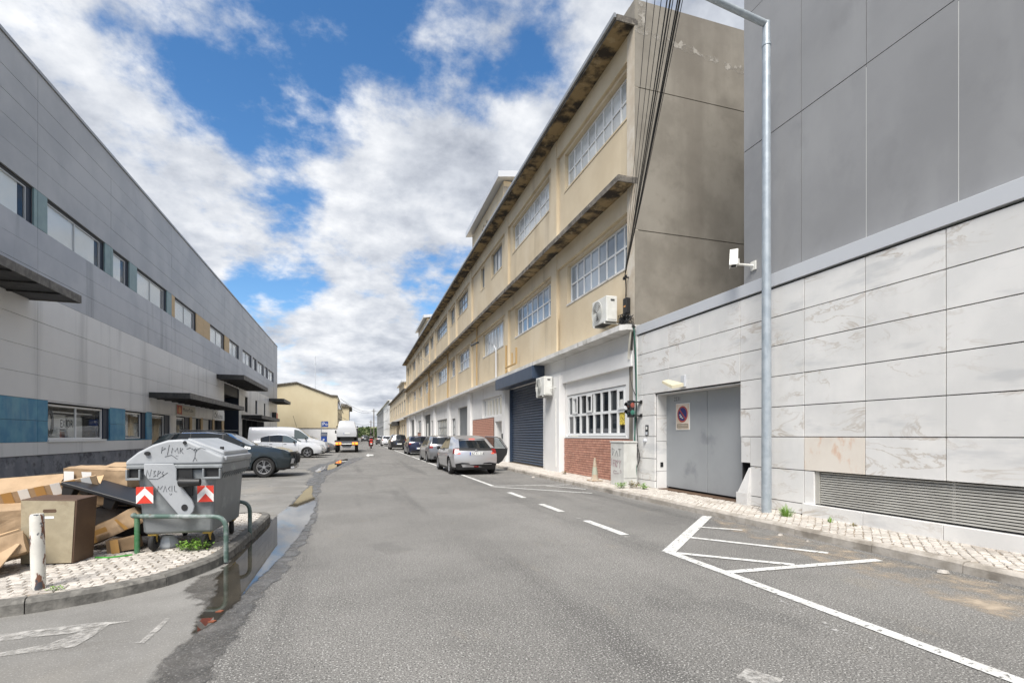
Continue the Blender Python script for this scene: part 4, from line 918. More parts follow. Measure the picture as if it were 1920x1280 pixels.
# utility poles and wires near the end
for (px, Y, z1, lb) in ((701, 150, 9.2, 'tall timber utility pole beside the white building'), (695.5, 175, 6.6, 'short timber utility pole beyond the white building')):
    x, y, _ = ray(px, 800); X = x / y * Y; mb = MB(); mb.tube([(X, Y, 0), (X, Y, z1)], [.17, .12], 8); mb.box(X - .6, X + .6, Y - .05, Y + .05, z1 - .6, z1 - .48)
    solo(mb, 'utility_pole', mat('timber', (.16, .14, .12), .9), lb, 'pole')
for k, (z0, z1) in enumerate(((8.6, 8.6), (8.0, 8.3), (5.4, 5.2))):
    x, y, _ = ray(701, 800); X = x / y * 150; a = Vector((xr + .4, Y0 + 4, z0 - .6)); b = Vector((X, 150, z1)); c_ = FB(128, .0, z1 + .4)
    pts_ = [a.lerp(b, t / 8) - Vector((0, 0, 1.0 * sin(pi * t / 8))) for t in range(9)] + [b.lerp(c_, t / 4) - Vector((0, 0, .3 * sin(pi * t / 4))) for t in range(1, 5)]
    solo(MB().tube(pts_, .03, 5), 'overhead_wire', MAT['canopy_black'], 'thin overhead wire strung from the yellow building to the utility pole', 'wire', 'wires across the far street')
# ================================================================== vehicles
for nm, c, m_ in (('silver', (.50, .50, .51), .55), ('white', (.62, .63, .65), 0), ('teal', (.018, .028, .034), .3), ('navy', (.012, .016, .045), .3), ('black', (.02, .021, .023), .3), ('grey', (.20, .205, .215), .5), ('charcoal', (.075, .078, .085), .4)):
    mat('paint_' + nm, c, .28, metal=m_, coat=.8)
mat('tyre', (.016, .016, .017), .85, (.028, .027, .026), scale=20)
mat('car_glass', (.012, .015, .018), .03, spec=.6)
mat('car_glass_clear', (.10, .125, .13), .03, spec=.6)
mat('plastic_black', (.016, .016, .017), .5)
mat('rim', (.52, .52, .53), .3, metal=.8); mat('rim_dark', (.03, .03, .032), .4, metal=.5)
mat('lamp_red', (.20, .006, .006), .2, coat=.3); mat('lamp_red_lit', (.5, .03, .02), .2, emit=((1, .12, .05), 1.2)); mat('lamp_clear', (.55, .56, .58), .12, coat=.9); mat('lamp_orange', (.65, .17, .02), .2, emit=((1, .30, .04), 1.6))
mat('chrome', (.75, .75, .76), .12, metal=1.0); mat('plate_white', (.75, .76, .74), .5); mat('plate_blue', (.02, .07, .35), .5)
def lerp_pts(pts, x):
    if x <= pts[0][0]: return pts[0][1]
    for (a, p), (b, q) in zip(pts, pts[1:]):
        if x <= b:
            t = (x - a) / (b - a); t = t * t * (3 - 2 * t) * .35 + t * .65; return p + (q - p) * t
    return pts[-1][1]
def wheel_mesh(root, x, y, r, wd, spokes=5, side=1, rimm='rim'):
    """wheel > tyre, rim"""
    ax = lambda rr, a, h: (x + rr * cos(a), y + h * side, r + rr * sin(a))
    hub = MB().lathe([(.001, wd * .18), (r * .64, wd * .18), (r * .64, -wd * .4), (.001, -wd * .4)], 24, ax).build('wheel', MAT['rim_dark'], root, smooth=True)
    MB().lathe([(r * .66, wd * .40), (r * .70, wd * .49), (r * .90, wd * .5), (r * .985, wd * .36), (r, wd * .1), (r, -wd * .1), (r * .985, -wd * .36), (r * .9, -wd * .5), (r * .66, -wd * .45)], 36, ax, close=True).build('tyre', MAT['tyre'], hub, smooth=True)
    mb = MB().lathe([(r * .60, wd * .30), (r * .665, wd * .42), (r * .69, wd * .40), (r * .66, wd * .2), (r * .60, wd * .2)], 32, ax, close=True)
    for k in range(spokes):
        a = 2 * pi * k / spokes + .3
        for da in (-.16, .16):
            pts = [(.10, da * 1.6), (.62, da * .95)]
            q = []
            for rr, dd in pts:
                for off in (-.055, .055): q.append((rr * r, a + dd + off / max(rr, .2) * .55))
            vs = []
            for h in (wd * .22, wd * .36):
                for rr, aa in q: vs.append(ax(rr, aa, h))
            mb.add(vs, [(0, 1, 3, 2), (4, 6, 7, 5), (0, 4, 5, 1), (2, 3, 7, 6), (0, 2, 6, 4), (1, 5, 7, 3)])
    mb.lathe([(.001, wd * .37), (r * .13, wd * .37), (r * .15, wd * .22)], 12, ax); mb.build('rim', MAT[rimm], hub)
    return hub
def car(name, label, loc, rz, s, group=None):
    root = thing(name, loc, label, s.get('cat', 'car'), group); ORG[root.name] = Vector((0, 0, 0))
    L, W, xf, wb = s['L'], s['W'] / 2, s['xf'], s['wb']; wr = s['wr']; arch = wr + s.get('archgap', .045)
    x0 = -L / 2; xw = (x0 + xf, x0 + xf + wb)      # x grows towards the rear; nose at x0
    bx = set(); rules = s['rules']
    for q in s['breaks']: bx.add(round(x0 + q, 4))
    for w_ in xw:
        for k in range(-9, 10): bx.add(round(w_ + arch * sin(k / 9 * pi / 2), 4))
    n = int(L / .09)
    for k in range(n + 1):
        x = x0 + L * k / n
        if all(abs(x - b) > .03 for b in bx): bx.add(round(x, 4))
    bx |= {x0, -x0}; xs = sorted(b for b in bx if x0 <= b <= -x0)
    SF = [0, .10, .24, .42, .60, .76, .90, 1.0]; GF = [.07, .40, .86, .95]; CF = [.93, .8, .55, .28, 0]
    def sec(x):
        d = x - x0
        zb = s['sill'] if s['fb'] < d < L - s['rb'] else (s['sill'] + .02)
        for w_ in xw:
            if abs(x - w_) < arch: zb = max(zb, wr + sqrt(max(arch ** 2 - (x - w_) ** 2, 0)))
        zl, zt = lerp_pts(s['belt'], d), lerp_pts(s['top'], d)
        w_ = W * lerp_pts(s['plan'], d); h = max(zt - zl, .004)
        pts = []
        for f in SF:
            z = zb + (zl - zb) * f
            zr = (z - .2) / max(zl - .2, .1)
            yy = w_ * (1 - .055 * (1 - min(zr / .45, 1)) ** 1.5 - .05 * max((zr - .62) / .38, 0) ** 2) + (.008 if .5 < zr < .68 else 0)
            pts.append((yy, z))
        tb = s.get('tumble', .30)
        for f in GF: pts.append((pts[7][0] - .012 - tb * h * f - (.05 * (f > .9)) - (.03 * (f > .94)), zl + h * f))
        y6, z6 = pts[-1]
        for f in CF: pts.append((y6 * f, zt - (zt - z6) * f ** 2.4))
        return pts
    secs = [sec(x) for x in xs]
    def warp(x, z, y, w_):
        d = x - x0
        fl, rl = s.get('fl', .7), s.get('rl', 1.3)
        if d < fl: x += lerp_pts(s['fp'], z) * (1 - d / fl) ** 1.0
        e = L - d
        if e < rl: x -= lerp_pts(s['rp'], z) * (1 - e / rl) ** 1.0
        return x
    nS = len(SF) + len(GF) + len(CF); V = []; idx = {}
    groups = {}
    def vert(i, j, sd):
        y, z = secs[i][j]; return Vector((warp(xs[i], z, y, W), y * sd, z))
    rnd_f, rnd_r = s.get('rf', .16), s.get('rr', .12)
    def capx(x, f, end): return x + (-1 if end == 0 else 1) * (rnd_f if end == 0 else rnd_r) * (1 - abs(f) ** 2.6)
    faces = []
    nb = len(SF) + len(GF) - 1      # last row of the side (roof edge)
    for i in range(len(xs) - 1):
        for j in range(nS - 1):
            for sd in (1, -1):
                q = [vert(i, j, sd), vert(i + 1, j, sd), vert(i + 1, j + 1, sd), vert(i, j + 1, sd)]
                xm = (xs[i] + xs[i + 1]) / 2 - x0; faces.append(('side' if j < nb else 'top', xm, j, sd, q))
    cols = [1.0] + CF
    for end, i in ((0, 0), (1, len(xs) - 1)):
        for j in range(nb):
            for sd in (1, -1):
                for k in range(len(cols) - 1):
                    q = []
                    for jj, kk in ((j, k), (j + 1, k), (j + 1, k + 1), (j, k + 1)):
                        y, z = secs[i][jj]; f = cols[kk]; xx = warp(xs[i], z, y, W)
                        if jj == nb: z = secs[i][nb + kk][1] if kk else z
                        q.append(Vector((capx(xx, f, end) if jj < nb or True else xx, y * f * sd, z)))
                    faces.append(('front' if end == 0 else 'rear', (cols[k] + cols[k + 1]) / 2, j, sd, q))
        # close between the roof row of the last section and the bulged cap row
        for sd in (1, -1):
            for k in range(len(cols) - 1):
                y, z = secs[i][nb]; xx = warp(xs[i], z, y, W)
                def zz(kk): return secs[i][nb + kk][1]
                a, b = cols[k], cols[k + 1]
                q = [Vector((warp(xs[i], zz(k), 0, W), y * a * sd, zz(k))), Vector((warp(xs[i], zz(k + 1), 0, W), y * b * sd, zz(k + 1))), Vector((capx(xx, b, end), y * b * sd, zz(k + 1))), Vector((capx(xx, a, end), y * a * sd, zz(k)))]
                faces.append(('top', 0 if end == 0 else L, nb, sd, q))
    for reg, u, j, sd, q in faces:
        c = sum((v for v in q), Vector()) / 4; key = ('body', s['paint'])
        for nm, m, fn in rules:
            t = fn(reg, u, j, sd, c)
            if t: key = (nm if t is True else (nm, t), m); break
        groups.setdefault(key, []).append(q)
    R = lambda p: Vector((-p[0], -p[1], p[2])) if False else p
    for (nm, m), qs in sorted(groups.items(), key=lambda t: str(t[0])):
        nm = nm if isinstance(nm, str) else nm[0]
        mb = MB()
        for q in qs: mb.add(q, [(0, 1, 2, 3)])
        o = mb.build(nm, MAT[m], root)
        bm = bmesh.new(); bm.from_mesh(o.data); bmesh.ops.remove_doubles(bm, verts=bm.verts, dist=.0015); bmesh.ops.dissolve_degenerate(bm, edges=bm.edges, dist=.0005); bmesh.ops.recalc_face_normals(bm, faces=bm.faces)
        for f in bm.faces: f.smooth = True
        bm.to_mesh(o.data); bm.free()
        try: o.data.set_sharp_from_angle(angle=radians(48))
        except Exception: pass
        if nm == 'body': body = o
    iw = W - .27
    mb = MB().box(x0 + .25, -x0 - .2, -iw, iw, s['sill'] - .02, s['sill'] + .3); mb.box(x0 + xf + arch + .02, x0 + xf + wb - arch - .02, -W + .07, W - .07, s['sill'] - .015, s['sill'] + .1)
    mb.box(xw[0] - .45, xw[0] + .45, -iw, iw, s['sill'], wr * 2.1); mb.box(xw[1] - .45, xw[1] + .45, -iw, iw, s['sill'], wr * 2.1); mb.build('underbody', MAT['plastic_black'], root)
    for w_ in xw:
        for sd in (1, -1): wheel_mesh(root, w_, sd * (W - .12), wr, .215, s.get('spokes', 5), sd, s.get('rim', 'rim'))
    if s.get('mirror'):
        mx, mz = s['mirror']
        for sd in (1, -1):
            mb = MB().lathe([(.001, -.09), (.05, -.08), (.075, 0), (.07, .06), (.001, .075)], 10, lambda r_, a, h: (x0 + mx + r_ * .8 * cos(a), sd * (W + .06 + h * .9), mz + r_ * sin(a))); mb.tube([(x0 + mx, sd * (W - .1), mz - .06), (x0 + mx, sd * (W + .02), mz - .03)], .025, 6)
            mb.build('side_mirror', MAT[s.get('mirror_m', s['paint'])], root, smooth=True)
    if s.get('plate'):
        end, z, txt = s['plate']; xx = (x0 if end == 'front' else -x0); d_ = -1 if end == 'front' else 1
        i = 0 if end == 'front' else len(xs) - 1
        xx = capx(warp(xs[i], z, 0, W), .15, 0 if end == 'front' else 1) + d_ * .012
        pm = MB().box(xx - .01, xx + .01, -.26, .26, z - .057, z + .057).build('number_plate', MAT['plate_white'], root)
        MB().box(xx + d_ * .0101, xx + d_ * .0125, -.257 if d_ > 0 else .212, -.212 if d_ > 0 else .257, z - .055, z + .055).build('plate_band', MAT['plate_blue'], pm)
        if txt: text_mesh(txt, .115, lambda a, b: (xx + d_ * .013, (-.19 + a) * d_, z - .04 + b), 'plate_text', MAT['black_ink'], pm)
    for a in s.get('extra', []): a(root, x0, W, lambda z, f=0: capx(warp(xs[-1], z, 0, W), f, 1), lambda z, f=0: capx(warp(xs[0], z, 0, W), f, 0))
    ORG[root.name] = Vector(loc); root.location = loc; root.rotation_euler = (0, 0, rz)
    return root
# orientation: nose at -x. rz = -pi/2 turns the nose to +y (driving away), rz = pi turns it to +x
def win_rules(ranges, ws, roof_end=None, glass='car_glass', top_rows=(12, 99), gr=(8, 10), rear_rows=(8, 10), rearf=.9, clear=None):
    out = []
    for k, (a, b) in enumerate(ranges):
        out.append(('side_window', clear[k] if clear and k in clear else glass, lambda reg, u, j, sd, c, a=a, b=b, k=k: (k + 1) * 10 + sd if reg == 'side' and gr[0] <= j < gr[1] and a < u < b else False))
    out.append(('windscreen', glass, lambda reg, u, j, sd, c: reg == 'top' and ws[0] < u < ws[1] and j >= top_rows[0] - 0))
    if rearf: out.append(('rear_window', glass, lambda reg, u, j, sd, c: reg == 'rear' and rear_rows[0] <= j < rear_rows[1] and u < rearf))
    out.append(('window_trim', 'plastic_black', lambda reg, u, j, sd, c: 5 + sd if reg == 'side' and gr[0] - 1 <= j < gr[1] and ranges[0][0] - .04 < u < ranges[-1][1] + .04 else False))
    return out
def seams(xl): return [('door_seam', 'plastic_black', lambda reg, u, j, sd, c, a=a: '%.2f %d' % (a, sd) if reg == 'side' and j < 7 and a < u < a + .012 and c.z > .34 else False) for a in xl]
def handle(xs_, z):
    def f(root, x0, W, rear, front):
        for x in xs_:
            for sd in (1, -1): MB().box(x0 + x, x0 + x + .18, sd * (W - .028), sd * (W - .004), z, z + .028).build('door_handle', root.children[0].data.materials[0], root, bevel=.006)
    return f
# ---- silver hatchback with an open rear door
def hatch_rear(root, x0, W, rear, front):
    for sd in (1, -1):                                   # slanted light clusters
        mb = MB(); vs = []
        for z, a, b in ((.80, .70, .82), (.835, .69, .81)):
            for f in (a, b): vs.append((rear(z, f) + .012, sd * f * W * .95, z))
        mb.add(vs, [(0, 1, 3, 2)]); mb.build('lit_lamp', MAT['lamp_red_lit'], root)
    MB().lathe([(.001, .012), (.045, .012), (.05, 0)], 14, lambda r_, a, h: (rear(.9) + .012 + h, r_ * cos(a), .915 + r_ * sin(a))).build('badge', MAT['chrome'], root)
    mb = MB(); mb.prism([(-.74, .20), (.74, .20), (.80, .42), (.55, .47), (.30, .45), (.22, .40), (-.22, .40), (-.30, .45), (-.55, .47), (-.80, .42)], lambda p, q, h: (rear(q, abs(p) / W) + h, p, q), -.02, .025); mb.build('rear_diffuser', MAT['plastic_black'], root)
    mb = MB(); mb.box(rear(.40, .4) + .02, rear(.40, .4) + .035, -.6, .6, .395, .408); mb.build('bumper_strip', MAT['rim'], root); MB().box(rear(.3) + .02, rear(.3) + .04, -.09, .09, .30, .335).build('fog_lamp', MAT['lamp_red'], root)
    MB().box(rear(1.36) - .30, rear(1.36) + .06, -.52, .52, 1.352, 1.378).build('spoiler', MAT['paint_silver'], root, bevel=.01); MB().box(rear(1.36) + .055, rear(1.36) + .066, -.12, .12, 1.355, 1.372).build('brake_light', MAT['lamp_red_lit'], root)
    # the open rear door on the kerb side (car faces -x, right side is +y)
    hx, hy = x0 + 2.02, W - .02; a = radians(62); ca, sa = cos(a), sin(a)
    def D(u, t, z): return Vector((hx + u * ca + t * sa, hy + u * sa - t * ca, z))
    out = [(0, .30), (.62, .30), (.80, .42), (.98, .70), (1.02, .95), (.88, 1.12), (.72, 1.36), (.55, 1.42), (.05, 1.44), (0, 1.30)]
    low = [(0, .30), (.62, .30), (.80, .42), (.98, .70), (1.02, .95), (0, .95)]
    d = MB().prism(low, lambda u, z, h: D(u, h, z), .0, .09).build('open_door', MAT['plastic_black'], root); MB().prism([(p * .995, q) for p, q in low], lambda u, z, h: D(u, h, z), -.03, -.001).build('door_skin', MAT['paint_silver'], d)
    mb = MB().tube([D(u, .03, z) for u, z in ((0, .95), (0, 1.30), (.05, 1.44), (.55, 1.43), (.72, 1.36), (.88, 1.14), (1.02, .95), (.985, .70), (.80, .42), (.62, .30))], .022, 6); mb.build('door_frame', MAT['chrome'], d)
    mb = MB().tube([D(u * .95, .07, z) for u, z in ((.72, 1.33), (.88, 1.12), (1.02, .95), (.985, .70), (.80, .44))], .016, 6); mb.build('door_seal', MAT['plastic_black'], d)
    mb = MB().add([D(.03, .03, .96), D(.98, .03, .96), D(.86, .03, 1.12), D(.70, .03, 1.34), D(.54, .03, 1.40), D(.05, .03, 1.41)], [(0, 1, 2, 3, 4, 5)]); mb.build('door_glass', MAT['glass_dim'], d)
MG = dict(L=4.29, W=1.84, xf=.82, wb=2.70, wr=.33, sill=.20, fb=.35, rb=.4, paint='paint_silver', spokes=5,
    belt=[(0, .70), (.4, .80), (1.1, .90), (2.2, .93), (3.3, .97), (4.29, .99)], top=[(0, .76), (.35, .86), (1.0, .97), (1.25, 1.05), (2.05, 1.46), (2.6, 1.505), (3.3, 1.48), (3.9, 1.42), (4.29, 1.36)],
    plan=[(0, .86), (.35, .95), (.9, 1), (3.4, 1), (3.95, .96), (4.29, .90)], fp=[(.2, .1), (.5, 0), (.8, .12)], rp=[(.2, .10), (.5, .02), (.85, .06), (.98, .14), (1.10, .38), (1.40, .95)], rl=1.9, rr=.10,
    breaks=[1.42, 2.05, 2.09, 2.99, 3.03, 3.3, 1.3, 1.312, 2.05, 2.062, 3.05, 3.062], mirror=(1.48, .98), mirror_m='plastic_black', plate=('rear', .81, 'BZ 41 OX'), extra=[hatch_rear])
MG['tumble'] = .37
MG['rules'] = [('tail_light', 'lamp_red', lambda reg, u, j, sd, c: 5 + sd if (reg == 'rear' and j in (5, 6) and u > .74) or (reg == 'side' and j in (5, 6) and u > 4.12) else False), ('tailgate_trim', 'plastic_black', lambda reg, u, j, sd, c: reg == 'rear' and j in (6, 7) and u < .97)] + [('door_opening', 'plastic_black', lambda reg, u, j, sd, c: reg == 'side' and sd > 0 and 2.06 < u < 3.05 and c.z > .3 and 0 < j < 10)] + seams([1.3, 2.05, 3.05]) + win_rules([(1.42, 2.05), (2.09, 2.99), (3.03, 3.3)], (1.2, 2.1), rear_rows=(8, 10), rearf=.82) + \
    [('bumper_lower', 'plastic_black', lambda reg, u, j, sd, c: (reg in ('rear', 'front') and c.z < .30) or (reg == 'side' and c.z < .27))]
car('parked_hatchback', 'silver hatchback with its kerbside rear door open, parked before the navy shutter', (4.42, 18.5 + 2.145, .006), -pi / 2, MG, 'cars parked along the kerb')
# ---- generic small cars along the kerb
def hatch(paint, L=4.2, W=1.76, hgt=1.48, plate=None, cat='car', lights=True, glass='car_glass', suv=0.0):
    k = L / 4.2; h = hgt
    d = dict(L=L, W=W, xf=.82 * k, wb=2.58 * k, wr=.31 + suv * .03, sill=.20 + suv * .05, fb=.35, rb=.4, paint=paint, cat=cat,
        belt=[(0, .66 + suv * .1), (.5 * k, .80 + suv * .1), (1.2 * k, .90 + suv * .1), (4.2 * k, .98 + suv * .1)], top=[(0, .72 + suv * .1), (.4 * k, .86 + suv * .1), (1.05 * k, .98 + suv * .1), (1.9 * k, h - .05), (2.6 * k, h), (3.5 * k, h - .02), (4.2 * k, h - .06)],
        plan=[(0, .84), (.35, .95), (.9, 1), (3.4 * k, 1), (3.9 * k, .97), (4.2 * k, .92)], fp=[(.2, .1), (.5, 0), (.8, .15)], rp=[(.2, .10), (.5, .0), (.9, .05), (1.0, .1), (h, .45)], rl=1.3,
        breaks=[1.35 * k, 2.0 * k, 2.05 * k, 2.9 * k, 2.96 * k, 3.5 * k], mirror=(1.42 * k, .98 + suv * .08), plate=plate)
    def lamps(root, x0, W_, rear, front):
        for sd in (1, -1):
            mb = MB(); vs = [(front(z, f) - .012 + .06 * max(f - .8, 0), sd * f * W_ * .86, z) for z in (.60 + suv * .08, .70 + suv * .1) for f in (.62, .78, .96)]; mb.add(vs, [(0, 1, 4, 3), (1, 2, 5, 4)]); mb.build('headlight', MAT['lamp_clear'], root)
        MB().lathe([(.001, .01), (.05, .01), (.055, 0)], 12, lambda r_, a, q: (rear(.86) + .008 + q, r_ * cos(a), .92 + suv * .08 + r_ * sin(a))).build('badge', MAT['chrome'], root)
        MB().box(rear(.3) - .02, rear(.3) + .022, -.62, .62, .24 + suv * .04, .36 + suv * .04).build('bumper_insert', MAT['plastic_black'], root)
    d['extra'] = [lamps]
    d['tumble'] = .34
    d['rules'] = [('tail_light', 'lamp_red', lambda reg, u, j, sd, c: 5 + sd if (reg == 'rear' and j in (5, 6) and u > .72) or (reg == 'side' and j in (5, 6) and u > L - .13) else False)] + win_rules([(1.35 * k, 2.0 * k), (2.05 * k, 2.9 * k), (2.96 * k, 3.5 * k)], (1.1 * k, 1.95 * k), glass=glass, rearf=.93)
    return d
GRP = 'cars parked along the kerb'
car('parked_car', 'grey estate car tucked in front of the silver hatchback', (4.72, 29.3, .006), -pi / 2, hatch('paint_grey', 4.5, 1.8, 1.50), GRP)
car('parked_car', 'navy blue hatchback with pale number plate parked by the grid windows', (4.74, 38.3 + 2.0, .006), -pi / 2, hatch('paint_navy', 4.0, 1.72, 1.47, ('rear', .52, '')), GRP)
car('parked_suv', 'black compact SUV parked ahead of the navy hatchback', (4.45, 52.9 + 2.15, .006), -pi / 2, hatch('paint_black', 4.3, 1.8, 1.62, ('rear', .62, ''), suv=1.0), GRP)
car('parked_car', 'white hatchback parked ahead of the black SUV', (4.55, 72 + 2.1, .006), -pi / 2, hatch('paint_white', 4.2, 1.78, 1.47, ('rear', .6, '')), GRP)
car('parked_car', 'dark red-lamped charcoal car at the far end of the parked row', (4.35, 85 + 2.1, .006), -pi / 2, hatch('paint_charcoal', 4.2, 1.78, 1.46), GRP)
car('driving_car', 'grey car driving away far down the street', (2.5, 128, .006), -pi / 2, hatch('paint_charcoal', 4.4, 1.82, 1.5, ('rear', .7, '')))
# ---- dark teal SUV, nose to the road
def suv_front(root, x0, W, rear, front):
    for sd in (1, -1):
        mb = MB(); vs = [(front(z, f) - .012, sd * f * W * .9, z) for z in (.80, .90) for f in (.50, .75, .99)]; mb.add(vs, [(0, 1, 4, 3), (1, 2, 5, 4)]); mb.build('running_light', MAT['plastic_black'], root)
        mb = MB(); vs = [(front(z, f) - .012, sd * f * W * .9, z) for z in (.48, .66) for f in (.80, .90, .99)]; mb.add(vs, [(0, 1, 4, 3), (1, 2, 5, 4)]); mb.build('headlight', MAT['lamp_clear'], root)
        MB().box(x0 + 2.0, x0 + 3.6, sd * (W - .33) - .02, sd * (W - .33) + .02, 1.655, 1.69).build('roof_rail', MAT['plastic_black'], root, bevel=.01)
    nx, nz = 8, 5
    for i in range(nx):
        mb = MB()
        for j in range(nz): 
            f = -.7 + 1.4 * i / (nx - 1); z = .52 + .07 * j; mb.box(front(z, f) - .015, front(z, f) + .02, f * W * .9 - .05, f * W * .9 + .05, z - .036, z + .036)
        mb.build('grille_bar', MAT['plastic_black'], root)
    MB().box(front(.3) - .03, front(.3) + .1, -.72, .72, .27, .36).build('skid_plate', MAT['rim'], root, bevel=.01)
    for xw_ in (.90, .90 + 2.68):                                        # dark arch trims
        for sd in (1, -1):
            mb = MB(); q = []
            for k in range(17):
                a = pi * k / 16
                for rr in (.395, .455): q.append((x0 + xw_ + rr * cos(a), sd * (W + .006), .36 + rr * sin(a)))
            mb.add(q, [(2 * k, 2 * k + 1, 2 * k + 3, 2 * k + 2) for k in range(16)]); mb.build('arch_trim', MAT['paint_teal'], root)
TU = dict(L=4.50, W=1.865, xf=.90, wb=2.68, wr=.365, sill=.25, fb=.4, rb=.4, paint='paint_teal', spokes=5, cat='car',
    belt=[(0, .86), (.35, .97), (1.2, 1.06), (3.0, 1.08), (4.5, 1.16)], top=[(0, .90), (.18, .98), (.6, 1.06), (1.30, 1.14), (2.15, 1.60), (2.7, 1.655), (3.7, 1.64), (4.5, 1.56)],
    plan=[(0, .86), (.3, .95), (.8, 1), (3.7, 1), (4.2, .97), (4.5, .92)], fp=[(.25, .16), (.55, .02), (.7, 0), (.95, .10)], fl=.55, rp=[(.25, .1), (.6, 0), (1.1, .08), (1.6, .55)], rl=1.3, rf=.2,
    breaks=[1.52, 2.2, 2.25, 3.2, 3.25, 4.0, 1.42, 1.432, 2.22, 2.232], mirror=(1.60, 1.12), plate=('front', .44, ''), extra=[suv_front, handle([2.02, 2.95], .93)])
TU['rules'] = [('chrome_strip', 'chrome', lambda reg, u, j, sd, c: 5 + sd if reg == 'side' and j == 10 and 1.6 < u < 4.1 else False)] + win_rules([(1.52, 2.2), (2.25, 3.2), (3.25, 4.0)], (1.28, 2.2)) + seams([1.42, 2.22]) + [('bumper_lower', 'plastic_black', lambda reg, u, j, sd, c: c.z < .36 and reg in ('side', 'front', 'rear'))]
car('parked_suv', 'dark teal SUV with two-tone alloy wheels parked behind the waste container', (-4.42, 20.52, .006), pi, TU, 'vehicles in the car park')
# ---- white coupe SUV
def coupe_front(root, x0, W, rear, front):
    for sd in (1, -1):
        mb = MB(); vs = [(front(z, f) - .014, sd * f * W * .88, z) for z in (.40, .62) for f in (.72, .85, .97)]; mb.add(vs, [(0, 1, 4, 3), (1, 2, 5, 4)]); mb.build('headlight', MAT['plastic_black'], root)
        mb = MB(); vs = [(front(z, f) - .014, sd * f * W * .88, z) for z in (.80, .84) for f in (.55, .8, .99)]; mb.add(vs, [(0, 1, 4, 3), (1, 2, 5, 4)]); mb.build('running_light', MAT['lamp_clear'], root)
    MB().box(front(.3) - .02, front(.3) + .08, -.6, .6, .24, .34).build('air_intake', MAT['plastic_black'], root)
CP = dict(L=4.55, W=1.87, xf=.92, wb=2.72, wr=.35, sill=.22, fb=.4, rb=.4, paint='paint_white', spokes=5,
    belt=[(0, .74), (.35, .86), (1.2, .97), (3.0, 1.04), (4.55, 1.10)], top=[(0, .80), (.25, .90), (.7, .98), (1.35, 1.06), (2.2, 1.55), (2.7, 1.60), (3.3, 1.55), (4.1, 1.27), (4.55, 1.13)],
    plan=[(0, .86), (.3, .95), (.8, 1), (3.7, 1), (4.2, .97), (4.55, .90)], fp=[(.25, .14), (.5, 0), (.85, .16)], fl=.55, rp=[(.25, .1), (.6, 0), (1.1, .12)], rl=.8, rf=.2,
    breaks=[1.56, 2.42, 2.47, 3.2, 3.25, 3.75, 1.45, 1.457, 2.44, 2.447, 3.35, 3.357], mirror=(1.72, 1.06), mirror_m='plastic_black', extra=[coupe_front, handle([2.2, 3.05], .90)])
CP['rules'] = [('rear_window', 'car_glass', lambda reg, u, j, sd, c: reg == 'top' and 3.35 < u < 4.2 and j >= 12)] + win_rules([(1.56, 2.42), (2.47, 3.2), (3.25, 3.75)], (1.33, 2.25), rearf=0, clear={0: 'car_glass_clear'}) + seams([1.45, 2.44, 3.35]) + [('sill_trim', 'plastic_black', lambda reg, u, j, sd, c: c.z < .30 and reg in ('side', 'front', 'rear'))]
car('parked_suv', 'white coupe-backed SUV parked between the teal SUV and the white van', (-4.35, 36.92, .006), pi, CP, 'vehicles in the car park')
# ---- white van
def van_front(root, x0, W, rear, front):
    MB().box(front(.45) - .03, front(.45) + .1, -.75, .75, .28, .62).build('bumper', MAT['plastic_black'], root, bevel=.02)
    for sd in (1, -1):
        mb = MB(); vs = [(front(z, f) - .012, sd * f * W * .86, z) for z in (.80, 1.02) for f in (.66, .82, .98)]; mb.add(vs, [(0, 1, 4, 3), (1, 2, 5, 4)]); mb.build('headlight', MAT['lamp_clear'], root)
    MB().tube([(x0 + 2.1, .2, 2.1), (x0 + 2.35, .2, 2.95)], .012, 5).build('aerial', MAT['plastic_black'], root)
def van(L=5.3, W=1.92, h=2.13, paint='paint_white', rear_glass=False):
    d = dict(L=L, W=W, xf=.92, wb=3.2 * L / 5.3, wr=.335, sill=.24, fb=.4, rb=.3, paint=paint, cat='van', tumble=.09,
        belt=[(0, .92), (.4, 1.06), (1.2, 1.18), (L, 1.22)], top=[(0, .96), (.25, 1.10), (.7, 1.20), (1.05, 1.30), (1.95, h - .13), (2.4, h - .03), (3.2, h), (L, h - .03)],
        plan=[(0, .84), (.3, .94), (.8, 1), (L - .3, 1), (L, .97)], fp=[(.25, .14), (.5, 0), (1.0, .14)], fl=.55, rp=[(.25, .02), (.7, 0), (h, .14)], rl=.5, rf=.18, rr=.04,
        breaks=[1.25, 2.2, 1.2, 1.212, 2.24, 2.252, 3.5, 3.512], mirror=(1.42, 1.26), mirror_m='plastic_black', extra=[van_front])
    d['rules'] = [('side_window', 'car_glass_clear', lambda reg, u, j, sd, c: 10 + sd if reg == 'side' and 8 <= j < 10 and 1.25 < u < 2.2 else False), ('windscreen', 'car_glass', lambda reg, u, j, sd, c: reg == 'top' and 1.0 < u < 1.95 and j >= 12)] + seams([1.2, 2.24, 3.5]) + [('sill_trim', 'plastic_black', lambda reg, u, j, sd, c: c.z < .36 and reg in ('side', 'front', 'rear'))]
    return d
car('parked_van', 'white panel van parked beyond the white coupe-backed SUV', (-4.6, 40.2, .006), pi, van(), 'vehicles in the car park')
car('parked_car', 'grey car parked between the white van and the pay machine', (-3.75, 46.5, .006), pi, hatch('paint_grey', 4.3, 1.8, 1.52), 'vehicles in the car park')
